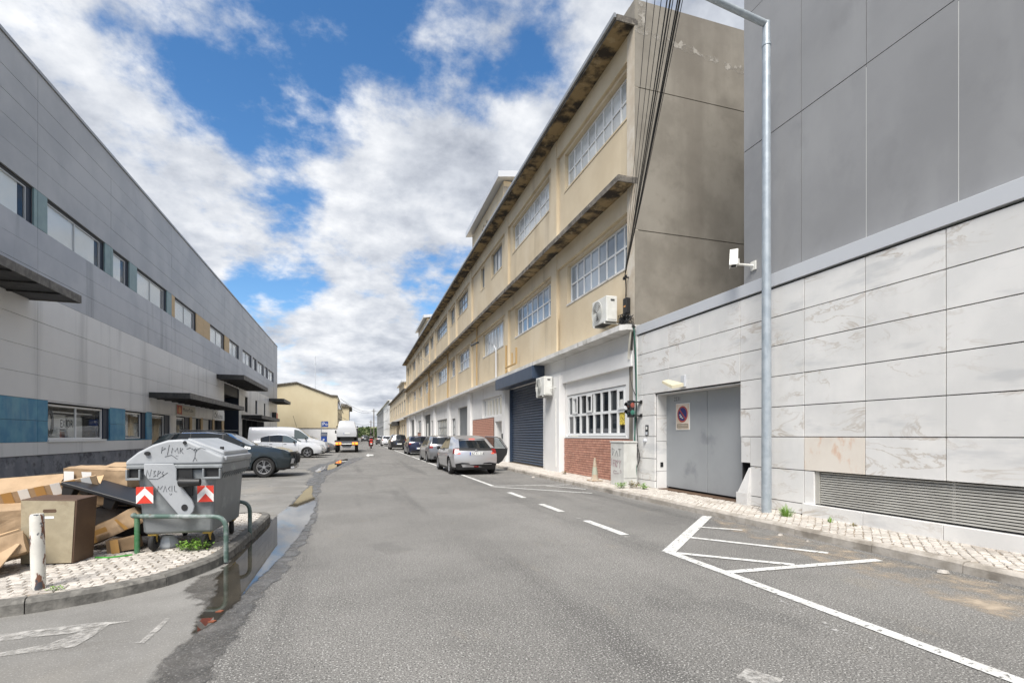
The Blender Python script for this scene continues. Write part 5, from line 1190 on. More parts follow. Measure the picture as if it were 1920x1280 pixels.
# ---- flatbed recovery truck with a van on its deck
TX, TY = -.62, 46.0
tr = thing('recovery_truck', (TX, TY, 0), 'flatbed recovery truck with orange rear lamps carrying a white van', 'truck')
T = lambda *a: MB().box(TX + a[0], TX + a[1], TY + a[2], TY + a[3], a[4], a[5])
T(-1.0, 1.0, .0, 5.6, .92, 1.06).build('deck', MAT['plastic_black'], tr, bevel=.01)
T(-.9, .9, -.06, .0, .70, 1.0).build('tail_board', MAT['steel_dark'], tr); T(-.42, .42, -.075, -.062, .72, .80).build('number_plate', MAT['plate_white'], tr); T(-.35, .35, -.03, .1, .42, .56).build('tow_bar', MAT['steel_dark'], tr); T(-.4, .4, .3, 5.4, .55, .91).build('chassis', MAT['plastic_black'], tr)
for sd in (1, -1):
    a, b = sorted((sd * .46, sd * .92)); T(a, b, -.085, -.062, .70, .90).build('tail_light', MAT['lamp_orange'], tr)
    a, b = sorted((sd * .62, sd * .72)); T(a, b, -.095, -.086, .72, .88).build('brake_lamp', MAT['lamp_red_lit'], tr)
    for y in (.75, 4.9):
        ax = lambda r_, an, hh, y=y: (TX + sd * .82 + hh, TY + y + r_ * cos(an), .40 + r_ * sin(an)); wh = MB().lathe([(.001, .12), (.22, .12), (.22, -.12), (.001, -.12)], 18, ax).build('wheel', MAT['rim_dark'], tr); MB().lathe([(.22, .13), (.36, .14), (.4, .08), (.4, -.08), (.36, -.14), (.22, -.13)], 24, ax, close=True).build('tyre', MAT['tyre'], wh, smooth=True)
    a, b = sorted((sd * 1.05, sd * 1.18)); T(a, b, 6.1, 6.2, 1.7, 2.0).build('side_mirror', MAT['plastic_black'], tr)
mb = T(-.98, .98, 5.8, 7.6, .5, 2.35); mb.build('cab', MAT['paint_white'], tr, bevel=.08)
T(-.97, .97, 5.55, 5.72, .95, 2.2).build('headboard', MAT['plastic_black'], tr)
VN = van(4.2, 1.72, 1.78); VN['plate'] = ('rear', .62, ''); VN['wb'] = 2.55; VN['rules'] = [('side_window', 'car_glass', lambda reg, u, j, sd, c: 10 + sd if reg == 'side' and 8 <= j < 10 and 1.25 < u < 4.1 else False)] + VN['rules'][1:]
VN['top'] = [(0, .90), (.25, 1.0), (.7, 1.08), (1.0, 1.16), (1.75, 1.68), (2.2, 1.77), (3.2, 1.78), (4.2, 1.72)]; VN['tumble'] = .22; VN['rp'] = [(.25, .02), (.7, 0), (1.1, .05), (1.75, .30)]; VN['rl'] = 1.0; VN['belt'] = [(0, .82), (.4, .92), (1.2, 1.0), (4.2, 1.02)]
VN['plan'] = [(0, .84), (.3, .94), (.8, 1), (3.7, 1), (4.2, .95)]
mat('paint_offwhite', (.50, .51, .53), .35, coat=.3); VN['paint'] = 'paint_offwhite'
car('loaded_van', 'small white van carried on the deck of the recovery truck', (TX, TY + .35 + 2.1, 1.062), -pi / 2, VN)
# ---- scooter and rider
mat('scooter_red', (.35, .02, .02), .3, coat=.6); mat('jacket', (.014, .015, .018), .8); mat('jeans', (.02, .022, .03), .85); mat('skin', (.42, .25, .17), .6)
MX, MY = 1.83, 58.2
sc = thing('scooter', (MX, MY, 0), 'red-backed motor scooter riding away down the lane', 'scooter')
for y in (.3, 1.55):
    ax = lambda r_, an, hh, y=y: (MX + hh, MY + y + r_ * cos(an), .27 + r_ * sin(an)); wh = MB().lathe([(.001, .05), (.16, .05), (.16, -.05), (.001, -.05)], 16, ax).build('wheel', MAT['rim_dark'], sc); MB().lathe([(.16, .055), (.24, .06), (.27, .03), (.27, -.03), (.24, -.06), (.16, -.055)], 20, ax, close=True).build('tyre', MAT['tyre'], wh, smooth=True)
def ring_body(name, secs_, m, parent, n=12):
    mb = MB(); vs = []
    for (y, z, rx_, rz_) in secs_: vs += [(MX + rx_ * cos(2 * pi * k / n), MY + y, z + rz_ * sin(2 * pi * k / n)) for k in range(n)]
    fs = [(i * n + k, i * n + (k + 1) % n, (i + 1) * n + (k + 1) % n, (i + 1) * n + k) for i in range(len(secs_) - 1) for k in range(n)] + [tuple(range(n)), tuple(range(len(vs) - n, len(vs)))]
    return mb.add(vs, fs).build(name, MAT[m], parent, smooth=True)
ring_body('tail', [(-.05, .72, .10, .08), (.05, .68, .19, .16), (.35, .60, .21, .2), (.8, .50, .18, .16)], 'scooter_red', sc); ring_body('seat', [(.1, .82, .12, .05), (.4, .82, .15, .06), (.85, .78, .13, .05)], 'plastic_black', sc)
ring_body('top_case', [(-.22, .98, .14, .10), (-.15, .98, .21, .15), (.12, .98, .21, .15), (.16, .98, .15, .1)], 'scooter_red', sc)
mb = MB().box(MX - .18, MX + .18, MY + .8, MY + 1.25, .28, .36); mb.box(MX - .2, MX + .2, MY + 1.2, MY + 1.3, .3, .95); mb.tube([(MX, MY + 1.5, .3), (MX, MY + 1.25, 1.02)], .035, 6); mb.build('leg_shield', MAT['scooter_red'], sc)
mb = MB().tube([(MX - .34, MY + 1.12, 1.04), (MX, MY + 1.25, 1.04), (MX + .34, MY + 1.12, 1.04)], .018, 6); mb.build('handlebar', MAT['plastic_black'], sc)
for sd in (1, -1): MB().tube([(MX + sd * .25, MY + 1.18, 1.05), (MX + sd * .33, MY + 1.2, 1.25), (MX + sd * .40, MY + 1.2, 1.27)], [.008, .008, .05], 6).build('mirror', MAT['plastic_black'], sc)
MB().box(MX - .12, MX + .12, MY - .065, MY - .05, .70, .76).build('tail_light', MAT['lamp_red_lit'], sc); MB().box(MX - .09, MX + .09, MY - .08, MY - .066, .50, .64).build('number_plate', MAT['plate_white'], sc)
rd = thing('person', (MX, MY + .5, 0), 'scooter rider in dark jacket and black helmet seen from behind', 'person')
me = bpy.data.meshes.new('body'); B = lambda x, y, z: (x, y - 0, z)
vs = [(0, -.05, .88), (0, -.02, 1.05), (0, .02, 1.25), (0, .05, 1.40), (0, .07, 1.50), (0, .08, 1.58),
      (-.19, .06, 1.38), (-.30, .25, 1.17), (-.31, .52, 1.06), (.19, .06, 1.38), (.30, .25, 1.17), (.31, .52, 1.06),
      (-.11, 0, .86), (-.21, .42, .80), (-.20, .46, .36), (-.21, .60, .31), (.11, 0, .86), (.21, .42, .80), (.20, .46, .36), (.21, .60, .31), (-.31, .60, 1.06), (.31, .60, 1.06)]
es = [(0, 1), (1, 2), (2, 3), (3, 4), (4, 5), (3, 6), (6, 7), (7, 8), (8, 20), (3, 9), (9, 10), (10, 11), (11, 21), (0, 12), (12, 13), (13, 14), (14, 15), (0, 16), (16, 17), (17, 18), (18, 19)]
rad = [.16, .15, .17, .13, .06, .06, .085, .06, .045, .085, .06, .045, .11, .085, .06, .05, .11, .085, .06, .05, .035, .035]
me.from_pydata(vs, es, []); bo = bpy.data.objects.new('body', me); COL.objects.link(bo); bo.parent = rd; me.materials.append(MAT['jacket'])
sk = bo.modifiers.new('skin', 'SKIN'); sv = me.skin_vertices[0].data
for i, q in enumerate(rad): sv[i].radius = (q * (1.25 if i in (1, 2) else 1), q)
sv[0].use_root = True; ss = bo.modifiers.new('sub', 'SUBSURF'); ss.levels = 1; ss.render_levels = 1; sk.use_smooth_shade = True
mb = MB().lathe([(.001, .16), (.08, .145), (.125, .08), (.14, 0), (.13, -.08), (.10, -.13), (.001, -.13)], 14, lambda r_, a, h: (MX + r_ * cos(a), MY + .60 + r_ * 1.12 * sin(a), 1.70 + h)); mb.build('helmet', MAT['plastic_black'], rd, smooth=True)
mat('reflective', (.5, .5, .48), .5); mb = MB().box(MX - .20, MX + .20, MY + .31, MY + .33, 1.30, 1.36); mb.build('reflective_band', MAT['reflective'], rd)
# ================================================================== waste container
mat('bin_grey', (.225, .24, .25), .5, (.195, .21, .218), scale=2.5, streak=[((.36, .385, .395), .5, 3, None, .55, .7), ((.14, .145, .15), .5, 4, (1, 1, .3), .6, .75)])
mat('bin_lid', (.36, .375, .39), .5, (.31, .325, .34), scale=3, streak=((.30, .31, .33), .5, 5, None, .56, .7))
mat('reflect_red', (.62, .05, .03), .4); mat('reflect_white', (.78, .75, .72), .4); mat('marker_ink', (.03, .032, .04), .7); mat('castor_yellow', (.42, .28, .05), .6)
BX, BY, BR = -1.97, 7.45, radians(-4)
bn = thing('waste_container', (BX, BY, ZP), 'grey wheeled waste container with a rounded lid, graffiti and red chevron stickers', 'container')
cb_, sb_ = cos(BR), sin(BR)
def BF(x, y, z):
    x *= .88
    return Vector((BX + x * cb_ - y * sb_, BY + x * sb_ + y * cb_, ZP + z))
hw, hd = .48, .60       # half width across (x), half depth along the street (y)
mb = MB(BF)
def ringb(z, a, b): return [(-a, -b, z), (a, -b, z), (a, b, z), (-a, b, z)]
rings = [ringb(.20, .40, .52), ringb(.24, .425, .545), ringb(.80, hw - .02, hd - .02), ringb(.98, hw, hd)]
vs = [p for r_ in rings for p in r_]; fs = [(i * 4 + k, i * 4 + (k + 1) % 4, (i + 1) * 4 + (k + 1) % 4, (i + 1) * 4 + k) for i in range(3) for k in range(4)] + [(3, 2, 1, 0), (12, 13, 14, 15)]
mb.add(vs, fs); mb.build('body', MAT['bin_grey'], bn, bevel=.035, seg=3, smooth=True)
# rim with lifting pockets
rm = MB(BF)
rm.box(-.57, .57, -.645, -.60, .99, 1.035); rm.box(-.57, .57, .60, .645, .99, 1.035); rm.box(.50, .56, -.60, .60, .93, 1.04); rm.box(-.56, -.50, -.60, .60, .93, 1.04)
rm.build('rim', MAT['bin_grey'], bn, bevel=.01)
for x0_, x1_ in ((-.57, -.40), (.33, .555)):
    mb = MB(BF); mb.box(x0_, x1_, -.66, -.60, .86, .885); mb.box(x0_, x0_ + .022, -.66, -.60, .885, .985); mb.box(x1_ - .022, x1_, -.66, -.60, .885, .985); mb.build('lift_pocket', MAT['bin_grey'], bn, bevel=.005); MB(BF).box(x0_ + .024, x1_ - .024, -.61, -.598, .888, .984).build('pocket_recess', MAT['plastic_black'], bn)
for k in range(12): MB(BF).add([(.50, -.52 + k * .095, .985), (.50, -.49 + k * .095, .985), (.556, -.49 + k * .095, .94), (.556, -.52 + k * .095, .94), (.485, -.505 + k * .095, .84)], [(0, 1, 2, 3), (0, 3, 4), (1, 4, 2), (2, 4, 3)]).build('comb_rib', MAT['bin_grey'], bn)
# lid: arched side plates, curved cover and a flat front flap
arc = [(-.60, 1.03), (-.58, 1.085), (-.45, 1.185), (-.28, 1.27), (-.10, 1.325), (.06, 1.335), (.16, 1.31), (.36, 1.22), (.50, 1.155), (.575, 1.125), (.575, 1.04)]
mb = MB(BF); mb.prism(arc, lambda p, q, h: (p, h, q), -.62, .62); lid = mb.build('lid', MAT['bin_lid'], bn, bevel=.025, seg=3, smooth=True)
mb = MB(BF); mb.add([(.09, -.50, 1.352), (.09, .56, 1.352), (.55, .56, 1.185), (.55, -.50, 1.185), (.09, -.50, 1.30), (.09, .56, 1.30), (.55, .56, 1.13), (.55, -.50, 1.13)], [(0, 1, 2, 3), (4, 7, 6, 5), (0, 4, 5, 1), (1, 5, 6, 2), (2, 6, 7, 3), (3, 7, 4, 0)]); mb.build('flap', MAT['bin_lid'], lid, bevel=.02)
MB(BF).box(.50, .60, -.56, .56, 1.075, 1.125).build('lid_lip', MAT['bin_lid'], lid, bevel=.01)
for y_ in (-.640, .640):                                       # pivot arms
    e_ = .016 * (1 if y_ > 0 else -1)
    arm = [(-.36, 1.05), (-.02, 1.05), (.02, .99), (.02, .86), (.20, .62)] + [(.12 + .115 * cos(t), .53 + .115 * sin(t)) for t in [radians(a) for a in (35, 5, -25, -55, -85, -115, -140)]] + [(-.36, .93)]
    mb = MB(BF); mb.prism(arm, lambda p, q, h: (p, h, q), y_ - e_, y_ + e_); mb.build('lid_arm', MAT['bin_lid'], lid, bevel=.008, smooth=True)
    mb = MB(BF); mb.lathe([(.001, .02), (.038, .02), (.038, 0)], 16, lambda r_, a, h: (.12 + r_ * cos(a), y_ + (1 if y_ > 0 else -1) * (.016 + h * .4), .53 + r_ * sin(a))); mb.build('pivot_bolt', MAT['plastic_black'], lid)
    mb = MB(BF); mb.tube([(.08, y_ * .98, .83), (.10, y_ * 1.10, .83), (.22, y_ * 1.12, .83), (.33, y_ * 1.12, .83)], [.055, .055, .045, .045], 12); mb.tube([(.08, y_ * .9, .83), (.08, y_ * 1.0, .83)], .07, 14); mb.build('trunnion', MAT['plastic_black'], bn, smooth=True)
MB(BF).box(.03, .20, -.625, -.60, .66, .985).build('trunnion_plate', MAT['plastic_black'], bn)
MB(BF).lathe([(.001, .03), (.03, .03), (.035, 0)], 12, lambda r_, a, h: (-.33 + r_ * cos(a), -.622 - h, 1.17 + r_ * .7 * sin(a))).build('lid_knob', MAT['plastic_black'], lid)
MB(BF).lathe([(.001, .02), (.02, .02), (.022, 0)], 10, lambda r_, a, h: (.11 + r_ * cos(a), -.621 - h, 1.295 + r_ * sin(a))).build('lid_knob', MAT['plastic_black'], lid)
MB(BF).box(.46, .50, -.40, -.36, 1.20, 1.24).build('flap_catch', MAT['plastic_black'], lid)
# chevron stickers
def chev(x, z, s_):
    st = MB(BF).box(x, x + .20, -.612, -.606, z, z + .195).build('chevron_sticker', MAT['reflect_white'], bn); y_ = -.6135; c = x + .10
    for poly in ([(x, z + .195), (x, z + .09), (c, z + .185), (c - .012, z + .195)], [(x + .20, z + .195), (c + .012, z + .195), (c, z + .185), (x + .20, z + .09)], [(x + .005, z), (x + .195, z), (c, z + .10)]): MB(BF).add([(p, y_, q) for p, q in poly], [tuple(range(len(poly)))]).build('chevron', MAT['reflect_red'], st)
chev(-.47, .585, 1); chev(.255, .585, 1)
# marker scrawl on the lid side
def scrawl(strokes, fn, m, parent, r_=.0022, name='graffiti'):
    mb = MB()
    for st in strokes: mb.tube([fn(*p) for p in st], r_, 4)
    mb.build(name, m, parent)
y_ = -.6235
LS = lambda x, z: BF(x, y_, z)
scrawl([[(-.17, 1.17), (-.16, 1.245), (-.12, 1.23), (-.165, 1.205)], [(-.10, 1.15), (-.075, 1.27)], [(-.05, 1.17), (-.04, 1.235), (-.01, 1.19), (.02, 1.235), (.03, 1.17)], [(.05, 1.17), (.055, 1.235), (.085, 1.225), (.06, 1.20), (.09, 1.165)], [(-.13, 1.13), (-.05, 1.15), (.02, 1.10)], [(.0, 1.14), (.04, 1.14), (.0, 1.11), (.04, 1.09)]], LS, MAT['marker_ink'], lid)
scrawl([[(.13, 1.22), (.17, 1.235), (.235, 1.20), (.30, 1.235), (.36, 1.215)], [(.235, 1.225), (.215, 1.20), (.235, 1.18), (.255, 1.20), (.235, 1.225)], [(.235, 1.18), (.23, 1.12), (.205, 1.07)], [(.23, 1.12), (.255, 1.075)]], LS, MAT['marker_ink'], lid)
y2 = -.659; LA = lambda x, z: BF(x, y2, z)
scrawl([[(-.33, .90), (-.32, .98), (-.29, .90), (-.27, .985)], [(-.25, .96), (-.22, .97), (-.245, .935), (-.215, .915), (-.25, .90)], [(-.20, .90), (-.19, .97), (-.16, .955), (-.19, .93)], [(-.13, .96), (-.15, .93), (-.12, .92), (-.14, .895)], [(-.30, .875), (-.20, .87), (-.08, .945)]], LA, MAT['marker_ink'], lid, .002)
scrawl([[(-.20, .72), (-.19, .79), (-.17, .75), (-.14, .79)], [(-.13, .72), (-.11, .79), (-.09, .72)], [(-.05, .785), (-.075, .755), (-.05, .725)], [(-.03, .72), (-.03, .79)], [(0, .79), (0, .725), (.03, .72)], [(-.06, .70), (-.045, .68), (-.03, .70)]], LA, MAT['marker_ink'], lid, .002)
# castors
for x_, y_ in ((-.33, -.46), (.33, -.46), (-.33, .46), (.33, .46)):
    rr = .10; a0 = random.uniform(-.6, .6)
    ax = lambda r_, a, h: (x_ + h * cos(a0) - r_ * cos(a) * sin(a0), y_ + h * sin(a0) + r_ * cos(a) * cos(a0), rr + r_ * sin(a))
    cs = MB(BF).box(x_ - .05, x_ + .05, y_ - .05, y_ + .05, .185, .205).build('castor', MAT['castor_yellow'], bn)
    MB(BF).lathe([(.03, .028), (.09, .028), (rr, .014), (rr, -.014), (.09, -.028), (.03, -.028)], 22, ax, close=True).build('tyre', MAT['tyre'], cs, smooth=True)
    for sd in (1, -1): MB(BF).add([ax(.001, 0, sd * .034), ax(.02, 0, sd * .034), ax(.04, 1.2, sd * .034), ax(.11, 1.2, sd * .034), ax(.11, 1.9, sd * .034), ax(.04, 1.9, sd * .034)], [(0, 1, 2, 3, 4, 5)]).build('fork', MAT['castor_yellow'], cs)
# ================================================================== tubular guard rail round the container
mat('rail_paint', (.07, .12, .10), .5, (.30, .33, .325), scale=4, lo=.42, hi=.62, streak=((.10, .045, .02), .6, 9, None, .62, .72)); mat('rail_green', (.03, .15, .05), .45, (.10, .2, .12), scale=9)
A, B_, C_2, D_ = Vector((-1.43, 6.58)), Vector((-2.50, 6.95)), Vector((-2.62, 8.15)), Vector((-1.43, 7.98))
hz_ = .43
def fil(a, b, c, r_=.12, n=5):
    p = b + (a - b).normalized() * r_; q = b + (c - b).normalized() * r_; return [tuple(p.lerp(b, t).lerp(b.lerp(q, t), t)) for t in [k / n for k in range(n + 1)]]
P3 = lambda v, z: Vector((v.x, v.y, ZP + z))
path = [tuple(P3(A, -.1))] + fil(P3(A, 0), P3(A, hz_), P3(B_, hz_ + .0), .15) + fil(P3(A, hz_), P3(B_, hz_), P3(C_2, hz_), .08) + fil(P3(B_, hz_), P3(C_2, hz_), P3(D_, hz_), .08) + fil(P3(C_2, hz_), P3(D_, hz_), P3(D_, 0), .15) + [tuple(P3(D_, -.1))]
gr = thing('guard_rail', (A.x, A.y, ZP), 'worn green tubular guard rail looping round the waste container', 'rail')
MB().tube(path, .027, 12).build('bar', MAT['rail_paint'], gr, smooth=True)
for p in (B_ + Vector((.06, -.01)), C_2): MB().tube([P3(p, -.1), P3(p, hz_)], .028, 12).build('post', MAT['rail_green'], gr, smooth=True)
# ================================================================== rusty white bollard
mat('bollard_paint', (.66, .64, .58), .6, (.55, .53, .48), scale=6, local=True, streak=[((.15, .05, .018), .95, 9, (1.5, 1.5, .5), .53, .58), ((.05, .06, .075), .95, 7, (1.3, 1.3, .7), .56, .60)])
bp = Vector((-2.72, 5.59, ZP)); mb = MB(); mb.lathe([(.052, -.1), (.052, .655), (.046, .672), (.001, .674)], 20, lambda r_, a, h: (bp.x + r_ * cos(a) - h * .02, bp.y + r_ * sin(a), ZP + h))
solo(mb, 'bollard', MAT['bollard_paint'], 'white bollard with rust and flaking paint at the edge of the cobbles', 'bollard', base=bp, smooth=True)
# ================================================================== dumped rubbish
mat('card', (.42, .295, .18), .85, (.34, .235, .14), scale=4, bump=.15, bscale=30, local=True, streak=((.33, .20, .10), .4, 5, None, .55, .7)); mat('card_dark', (.28, .19, .11), .85, (.22, .145, .08), scale=3, local=True); mat('card_inside', (.50, .34, .19), .9); mat('tape', (.42, .235, .075), .35); mat('label_white', (.74, .73, .70), .6)
mat('board_beige', (.36, .31, .215), .8, (.31, .265, .18), scale=8, bump=.5, bscale=60, bdist=.004, local=True, streak=((.22, .17, .11), .5, 5, None, .58, .7)); mat('board_brown', (.085, .05, .032), .5, (.11, .065, .04), scale=6, local=True); mat('black_plastic', (.012, .012, .013), .4); mat('foam_white', (.76, .77, .78), .7); mat('dark_cloth', (.022, .02, .02), .8, (.035, .03, .028), scale=5)
def obox(c, sx, sy, sz, rot, jit=.0, seed=1):
    """box centred at c turned by rot (euler); returns (MB, transform)"""
    Mx = Matrix.Translation(c) @ (Matrix.Rotation(rot[2], 4, 'Z') @ Matrix.Rotation(rot[1], 4, 'Y') @ Matrix.Rotation(rot[0], 4, 'X'))
    r_ = random.Random(seed); tf = lambda x, y, z: Mx @ Vector((x, y, z))
    mb = MB(); vs = [tf((x + r_.uniform(-jit, jit)) * sx / 2, (y + r_.uniform(-jit, jit)) * sy / 2, (z + r_.uniform(-jit, jit)) * sz / 2) for x in (-1, 1) for y in (-1, 1) for z in (-1, 1)]
    mb.add(vs, [(0, 1, 3, 2), (4, 6, 7, 5), (0, 4, 5, 1), (2, 3, 7, 6), (0, 2, 6, 4), (1, 5, 7, 3)]); return mb, tf
def cab_f(x, y, z): return Vector((-3.13 + x * cos(-.12) - y * sin(-.12), 6.60 + x * sin(-.12) + y * cos(-.12), ZP + z))
cab = thing('cabinet', (-3.1, 6.75, ZP), 'discarded beige panel box with a slot handle and brown sides standing on the cobbles', 'cabinet')
mb = MB(cab_f); mb.add([(-.255, 0, .01), (.235, 0, .0), (.275, 0, .685), (-.25, 0, .70), (-.23, .30, .01), (.26, .30, .0), (.30, .30, .70), (-.22, .30, .715)], [(0, 1, 2, 3), (4, 7, 6, 5), (0, 4, 5, 1), (1, 5, 6, 2), (2, 6, 7, 3), (3, 7, 4, 0)]); mb.build('case', MAT['board_brown'], cab, bevel=.006)
mb = MB(cab_f); mb.add([(-.245, -.006, .015), (.222, -.006, .008), (.255, -.006, .672), (-.245, -.006, .69)], [(0, 1, 2, 3)]); mb.add([(-.245, -.0, .015), (.222, -.0, .008), (.255, -.0, .672), (-.245, -.0, .69)], [(0, 1, 2, 3)]); fp_ = mb.build('front_panel', MAT['board_beige'], cab)
mb = MB(cab_f); mb.box(-.245, .29, .004, .29, .705, .712); mb.build('top_panel', MAT['card_dark'], cab) if False else None
mb = MB(cab_f); mb.prism([(-.035, .555), (.075, .555), (.085, .57), (.075, .59), (-.035, .59), (-.045, .572)], lambda p, q, h: (p, h, q), -.0085, -.0065); mb.build('handle_slot', MAT['board_brown'], cab); MB(cab_f).box(-.025, .06, -.0085, -.0065, .49, .515).build('label_plate', MAT['foam_white'], cab)
CRUMPLE = bpy.data.textures.new('crumple', 'CLOUDS'); CRUMPLE.noise_scale = .28; CRUMPLE.noise_depth = 2
def crate(name, c, s_, rot, label, m='card', extras=None, jit=.03, seed=1, cat='box', grp='dumped cardboard'):
    mb, tf = obox(c, *s_, rot, jit, seed); root = thing(name, (c[0], c[1], ZP), label, cat, grp)
    b_ = mb.build('box', MAT[m], root)
    sv_ = b_.modifiers.new('grid', 'SUBSURF'); sv_.subdivision_type = 'SIMPLE'; sv_.levels = 4; sv_.render_levels = 4
    dm = b_.modifiers.new('crumple', 'DISPLACE'); dm.texture = CRUMPLE; dm.texture_coords = 'LOCAL'; dm.strength = .055; dm.mid_level = .5
    for (nm, mm, pts) in extras or []: MB().add([tf(p[0], p[1] - (.026 if nm != 'flap' else 0), p[2] + (.02 if nm == 'flap' else 0)) for p in pts], [tuple(range(len(pts)))]).build(nm, MAT[mm], root)
    return root
def strip(axis, face, a, b, lo, hi, off):      # tape strips on a box face: quad helper
    return [(a, face + off, lo), (b, face + off, lo), (b, face + off, hi), (a, face + off, hi)]
# long carton leaning towards the container
crate('cardboard_box', Vector((-2.78, 7.30, .40)), (.80, .26, .20), (.10, -.42, -.30), 'long flattened carton propped on edge against the waste container', seed=3,
      extras=[('tape', 'tape', [(-.30, -.134, -.10), (-.17, -.134, -.10), (-.15, -.134, .02), (-.29, -.134, .05)]), ('tape', 'tape', [(.18, -.134, -.10), (.23, -.134, -.10), (.16, -.134, .06), (.13, -.134, .06)]), ('tape', 'tape', [(-.16, -.1345, -.02), (.0, -.1345, -.03), (.0, -.1345, .03), (-.16, -.1345, .04)])])
crate('cardboard_box', Vector((-2.63, 7.12, .205)), (.30, .22, .15), (0, -.12, .1), 'small taped carton lying under the long carton by the rail', 'card_dark', seed=5, extras=[('tape', 'tape', [(-.10, -.115, -.08), (-.02, -.115, -.08), (-.02, -.115, .08), (-.10, -.115, .08)])])
# dark open drawer-like box and the black pallet across it
crate('dark_box', Vector((-2.72, 7.50, .44)), (.62, .40, .34), (.05, .04, -.1), 'black open-topped box beneath the plastic pallet', 'dark_cloth', seed=6, jit=.02, extras=[('flap', 'card_inside', [(-.31, -.2, .184), (.31, -.2, .184), (.31, -.17, .19), (-.31, -.17, .19)]), ('flap', 'card_inside', [(-.1, .0, .185), (.02, .02, .185), (.06, .14, .186), (-.08, .12, .186)])])
pt = thing('plastic_pallet', (-2.8, 7.5, ZP), 'black plastic pallet with stub feet lying tilted over the rubbish', 'pallet', None)
_, tf = obox(Vector((-2.70, 7.42, .73)), 1, 1, 1, (-.06, .30, -.22)); PF = lambda x, y, z: tf(x, y, z)
mb = MB(PF); mb.box(-.56, .52, -.36, .36, .0, .045); mb.build('deck', MAT['black_plastic'], pt, bevel=.01)
for x_ in (-.48, 0, .44):
    for y_ in (-.28, 0, .28): MB(PF).add([(x_ - .07, y_ - .06, 0), (x_ + .07, y_ - .06, 0), (x_ + .07, y_ + .06, 0), (x_ - .07, y_ + .06, 0), (x_ - .05, y_ - .045, -.12), (x_ + .05, y_ - .045, -.12), (x_ + .05, y_ + .045, -.12), (x_ - .05, y_ + .045, -.12)], [(0, 1, 2, 3), (4, 7, 6, 5), (0, 4, 5, 1), (1, 5, 6, 2), (2, 6, 7, 3), (3, 7, 4, 0)]).build('foot', MAT['black_plastic'], pt, bevel=.006)
# carton with white labels on top of the heap, white foam behind it
crate('cardboard_box', Vector((-3.30, 8.28, .93)), (.80, .34, .26), (.06, .05, -.16), 'crushed carton with two white labels on top of the rubbish heap', seed=8, jit=.06,
      extras=[('label', 'label_white', [(-.36, -.178, -.06), (-.24, -.178, -.06), (-.24, -.178, .09), (-.36, -.178, .09)]), ('label', 'label_white', [(-.12, -.18, -.08), (-.03, -.18, -.09), (-.03, -.18, .09), (-.15, -.18, .09)]), ('flap', 'card', [(.0, .0, .125), (.42, -.02, .13), (.44, .20, .18), (.02, .2, .16)])])
crate('cardboard_box', Vector((-3.35, 8.55, .45)), (1.15, .6, .66), (.0, .03, .05), 'large brown carton at the back carrying the labelled carton', 'card_dark', seed=18, jit=.03)
mb, tf = obox(Vector((-2.84, 8.52, .89)), .44, .30, .16, (0, .06, -.15), .03, 4); solo(mb, 'foam_block', MAT['foam_white'], 'white foam packing block beside the labelled carton', 'foam', bevel=.01)
# taped strip of carton edges slanting across
_, tf = obox(Vector((-3.72, 7.35, .80)), 1, 1, 1, (.25, -.21, .22)); SF_ = lambda x, y, z: tf(x, y, z)
sp = thing('cardboard_strip', (-3.7, 7.35, ZP), 'long cardboard lid edge wrapped with brown and white tape', 'cardboard', 'dumped cardboard')
MB(SF_).box(-.95, .70, -.03, .0, -.07, .07).build('edge', MAT['card'], sp, bevel=.004); MB(SF_).box(-.95, .70, -.03, .42, -.085, -.072).build('lid', MAT['card_inside'], sp)
for k in range(11): MB(SF_).box(-.9 + k * .145, -.81 + k * .145, -.034, -.031, -.072, .072).build('tape', MAT['tape' if k % 2 else 'label_white'], sp)
crate('cardboard_box', Vector((-3.75, 7.25, .42)), (.95, .55, .55), (.08, .0, .12), 'open sided carton under the taped cardboard strip', seed=9, jit=.05, extras=[('opening', 'dark_cloth', [(-.42, -.29, -.24), (.36, -.29, -.24), (.40, -.29, -.08), (-.40, -.29, -.06)])])
def sheet_card(name, pts, label, th=.012):
    n = len(pts); P_ = [Vector(p) for p in pts]; nrm = (P_[1] - P_[0]).cross(P_[2] - P_[0]).normalized() * th
    mb = MB(); mb.add(P_ + [p + nrm for p in P_], [tuple(range(n))[::-1], tuple(range(n, 2 * n))] + [(i, (i + 1) % n, n + (i + 1) % n, n + i) for i in range(n)]); solo(mb, name, MAT['card'], label, 'cardboard', 'dumped cardboard', bevel=.002)
crate('cardboard_box', Vector((-3.62, 6.38, .26)), (.80, .42, .20), (-.25, -.30, .42), 'collapsed carton slumped on the cobbles beside the rusty bollard', seed=12, jit=.06, extras=[('flap', 'card_inside', [(-.42, -.2, .11), (.40, -.2, .11), (.36, .1, .16), (-.40, .12, .18)])])
crate('cardboard_box', Vector((-4.3, 6.9, .36)), (.7, .5, .45), (.0, .1, .2), 'torn brown carton beyond the collapsed carton', 'card_dark', seed=14, jit=.05)
sheet_card('cardboard_sheet', [(-4.95, 7.75, .50), (-3.75, 7.85, .62), (-3.70, 8.25, .98), (-4.90, 8.15, .90)], 'large flat cardboard panel leaning at the back of the heap behind the taped strip')
sheet_card('cardboard_sheet', [(-3.95, 6.20, .135), (-3.30, 6.05, .14), (-3.22, 6.32, .40), (-3.90, 6.48, .42)], 'bent cardboard panel leaning on the collapsed carton')
mb = MB(); c = G(205, 1043, ZP + .012); mb.prism([(-.15, .03), (.0, -.03), (.20, .06), (.19, .07), (.0, -.012), (-.145, .045)], lambda p, q, h: (c.x + p, c.y + q, h), ZP + .0, ZP + .014); solo(mb, 'plastic_strip', mat('strap_green', (.06, .34, .05), .4), 'bent green plastic strap lying on the cobbles', 'strap')
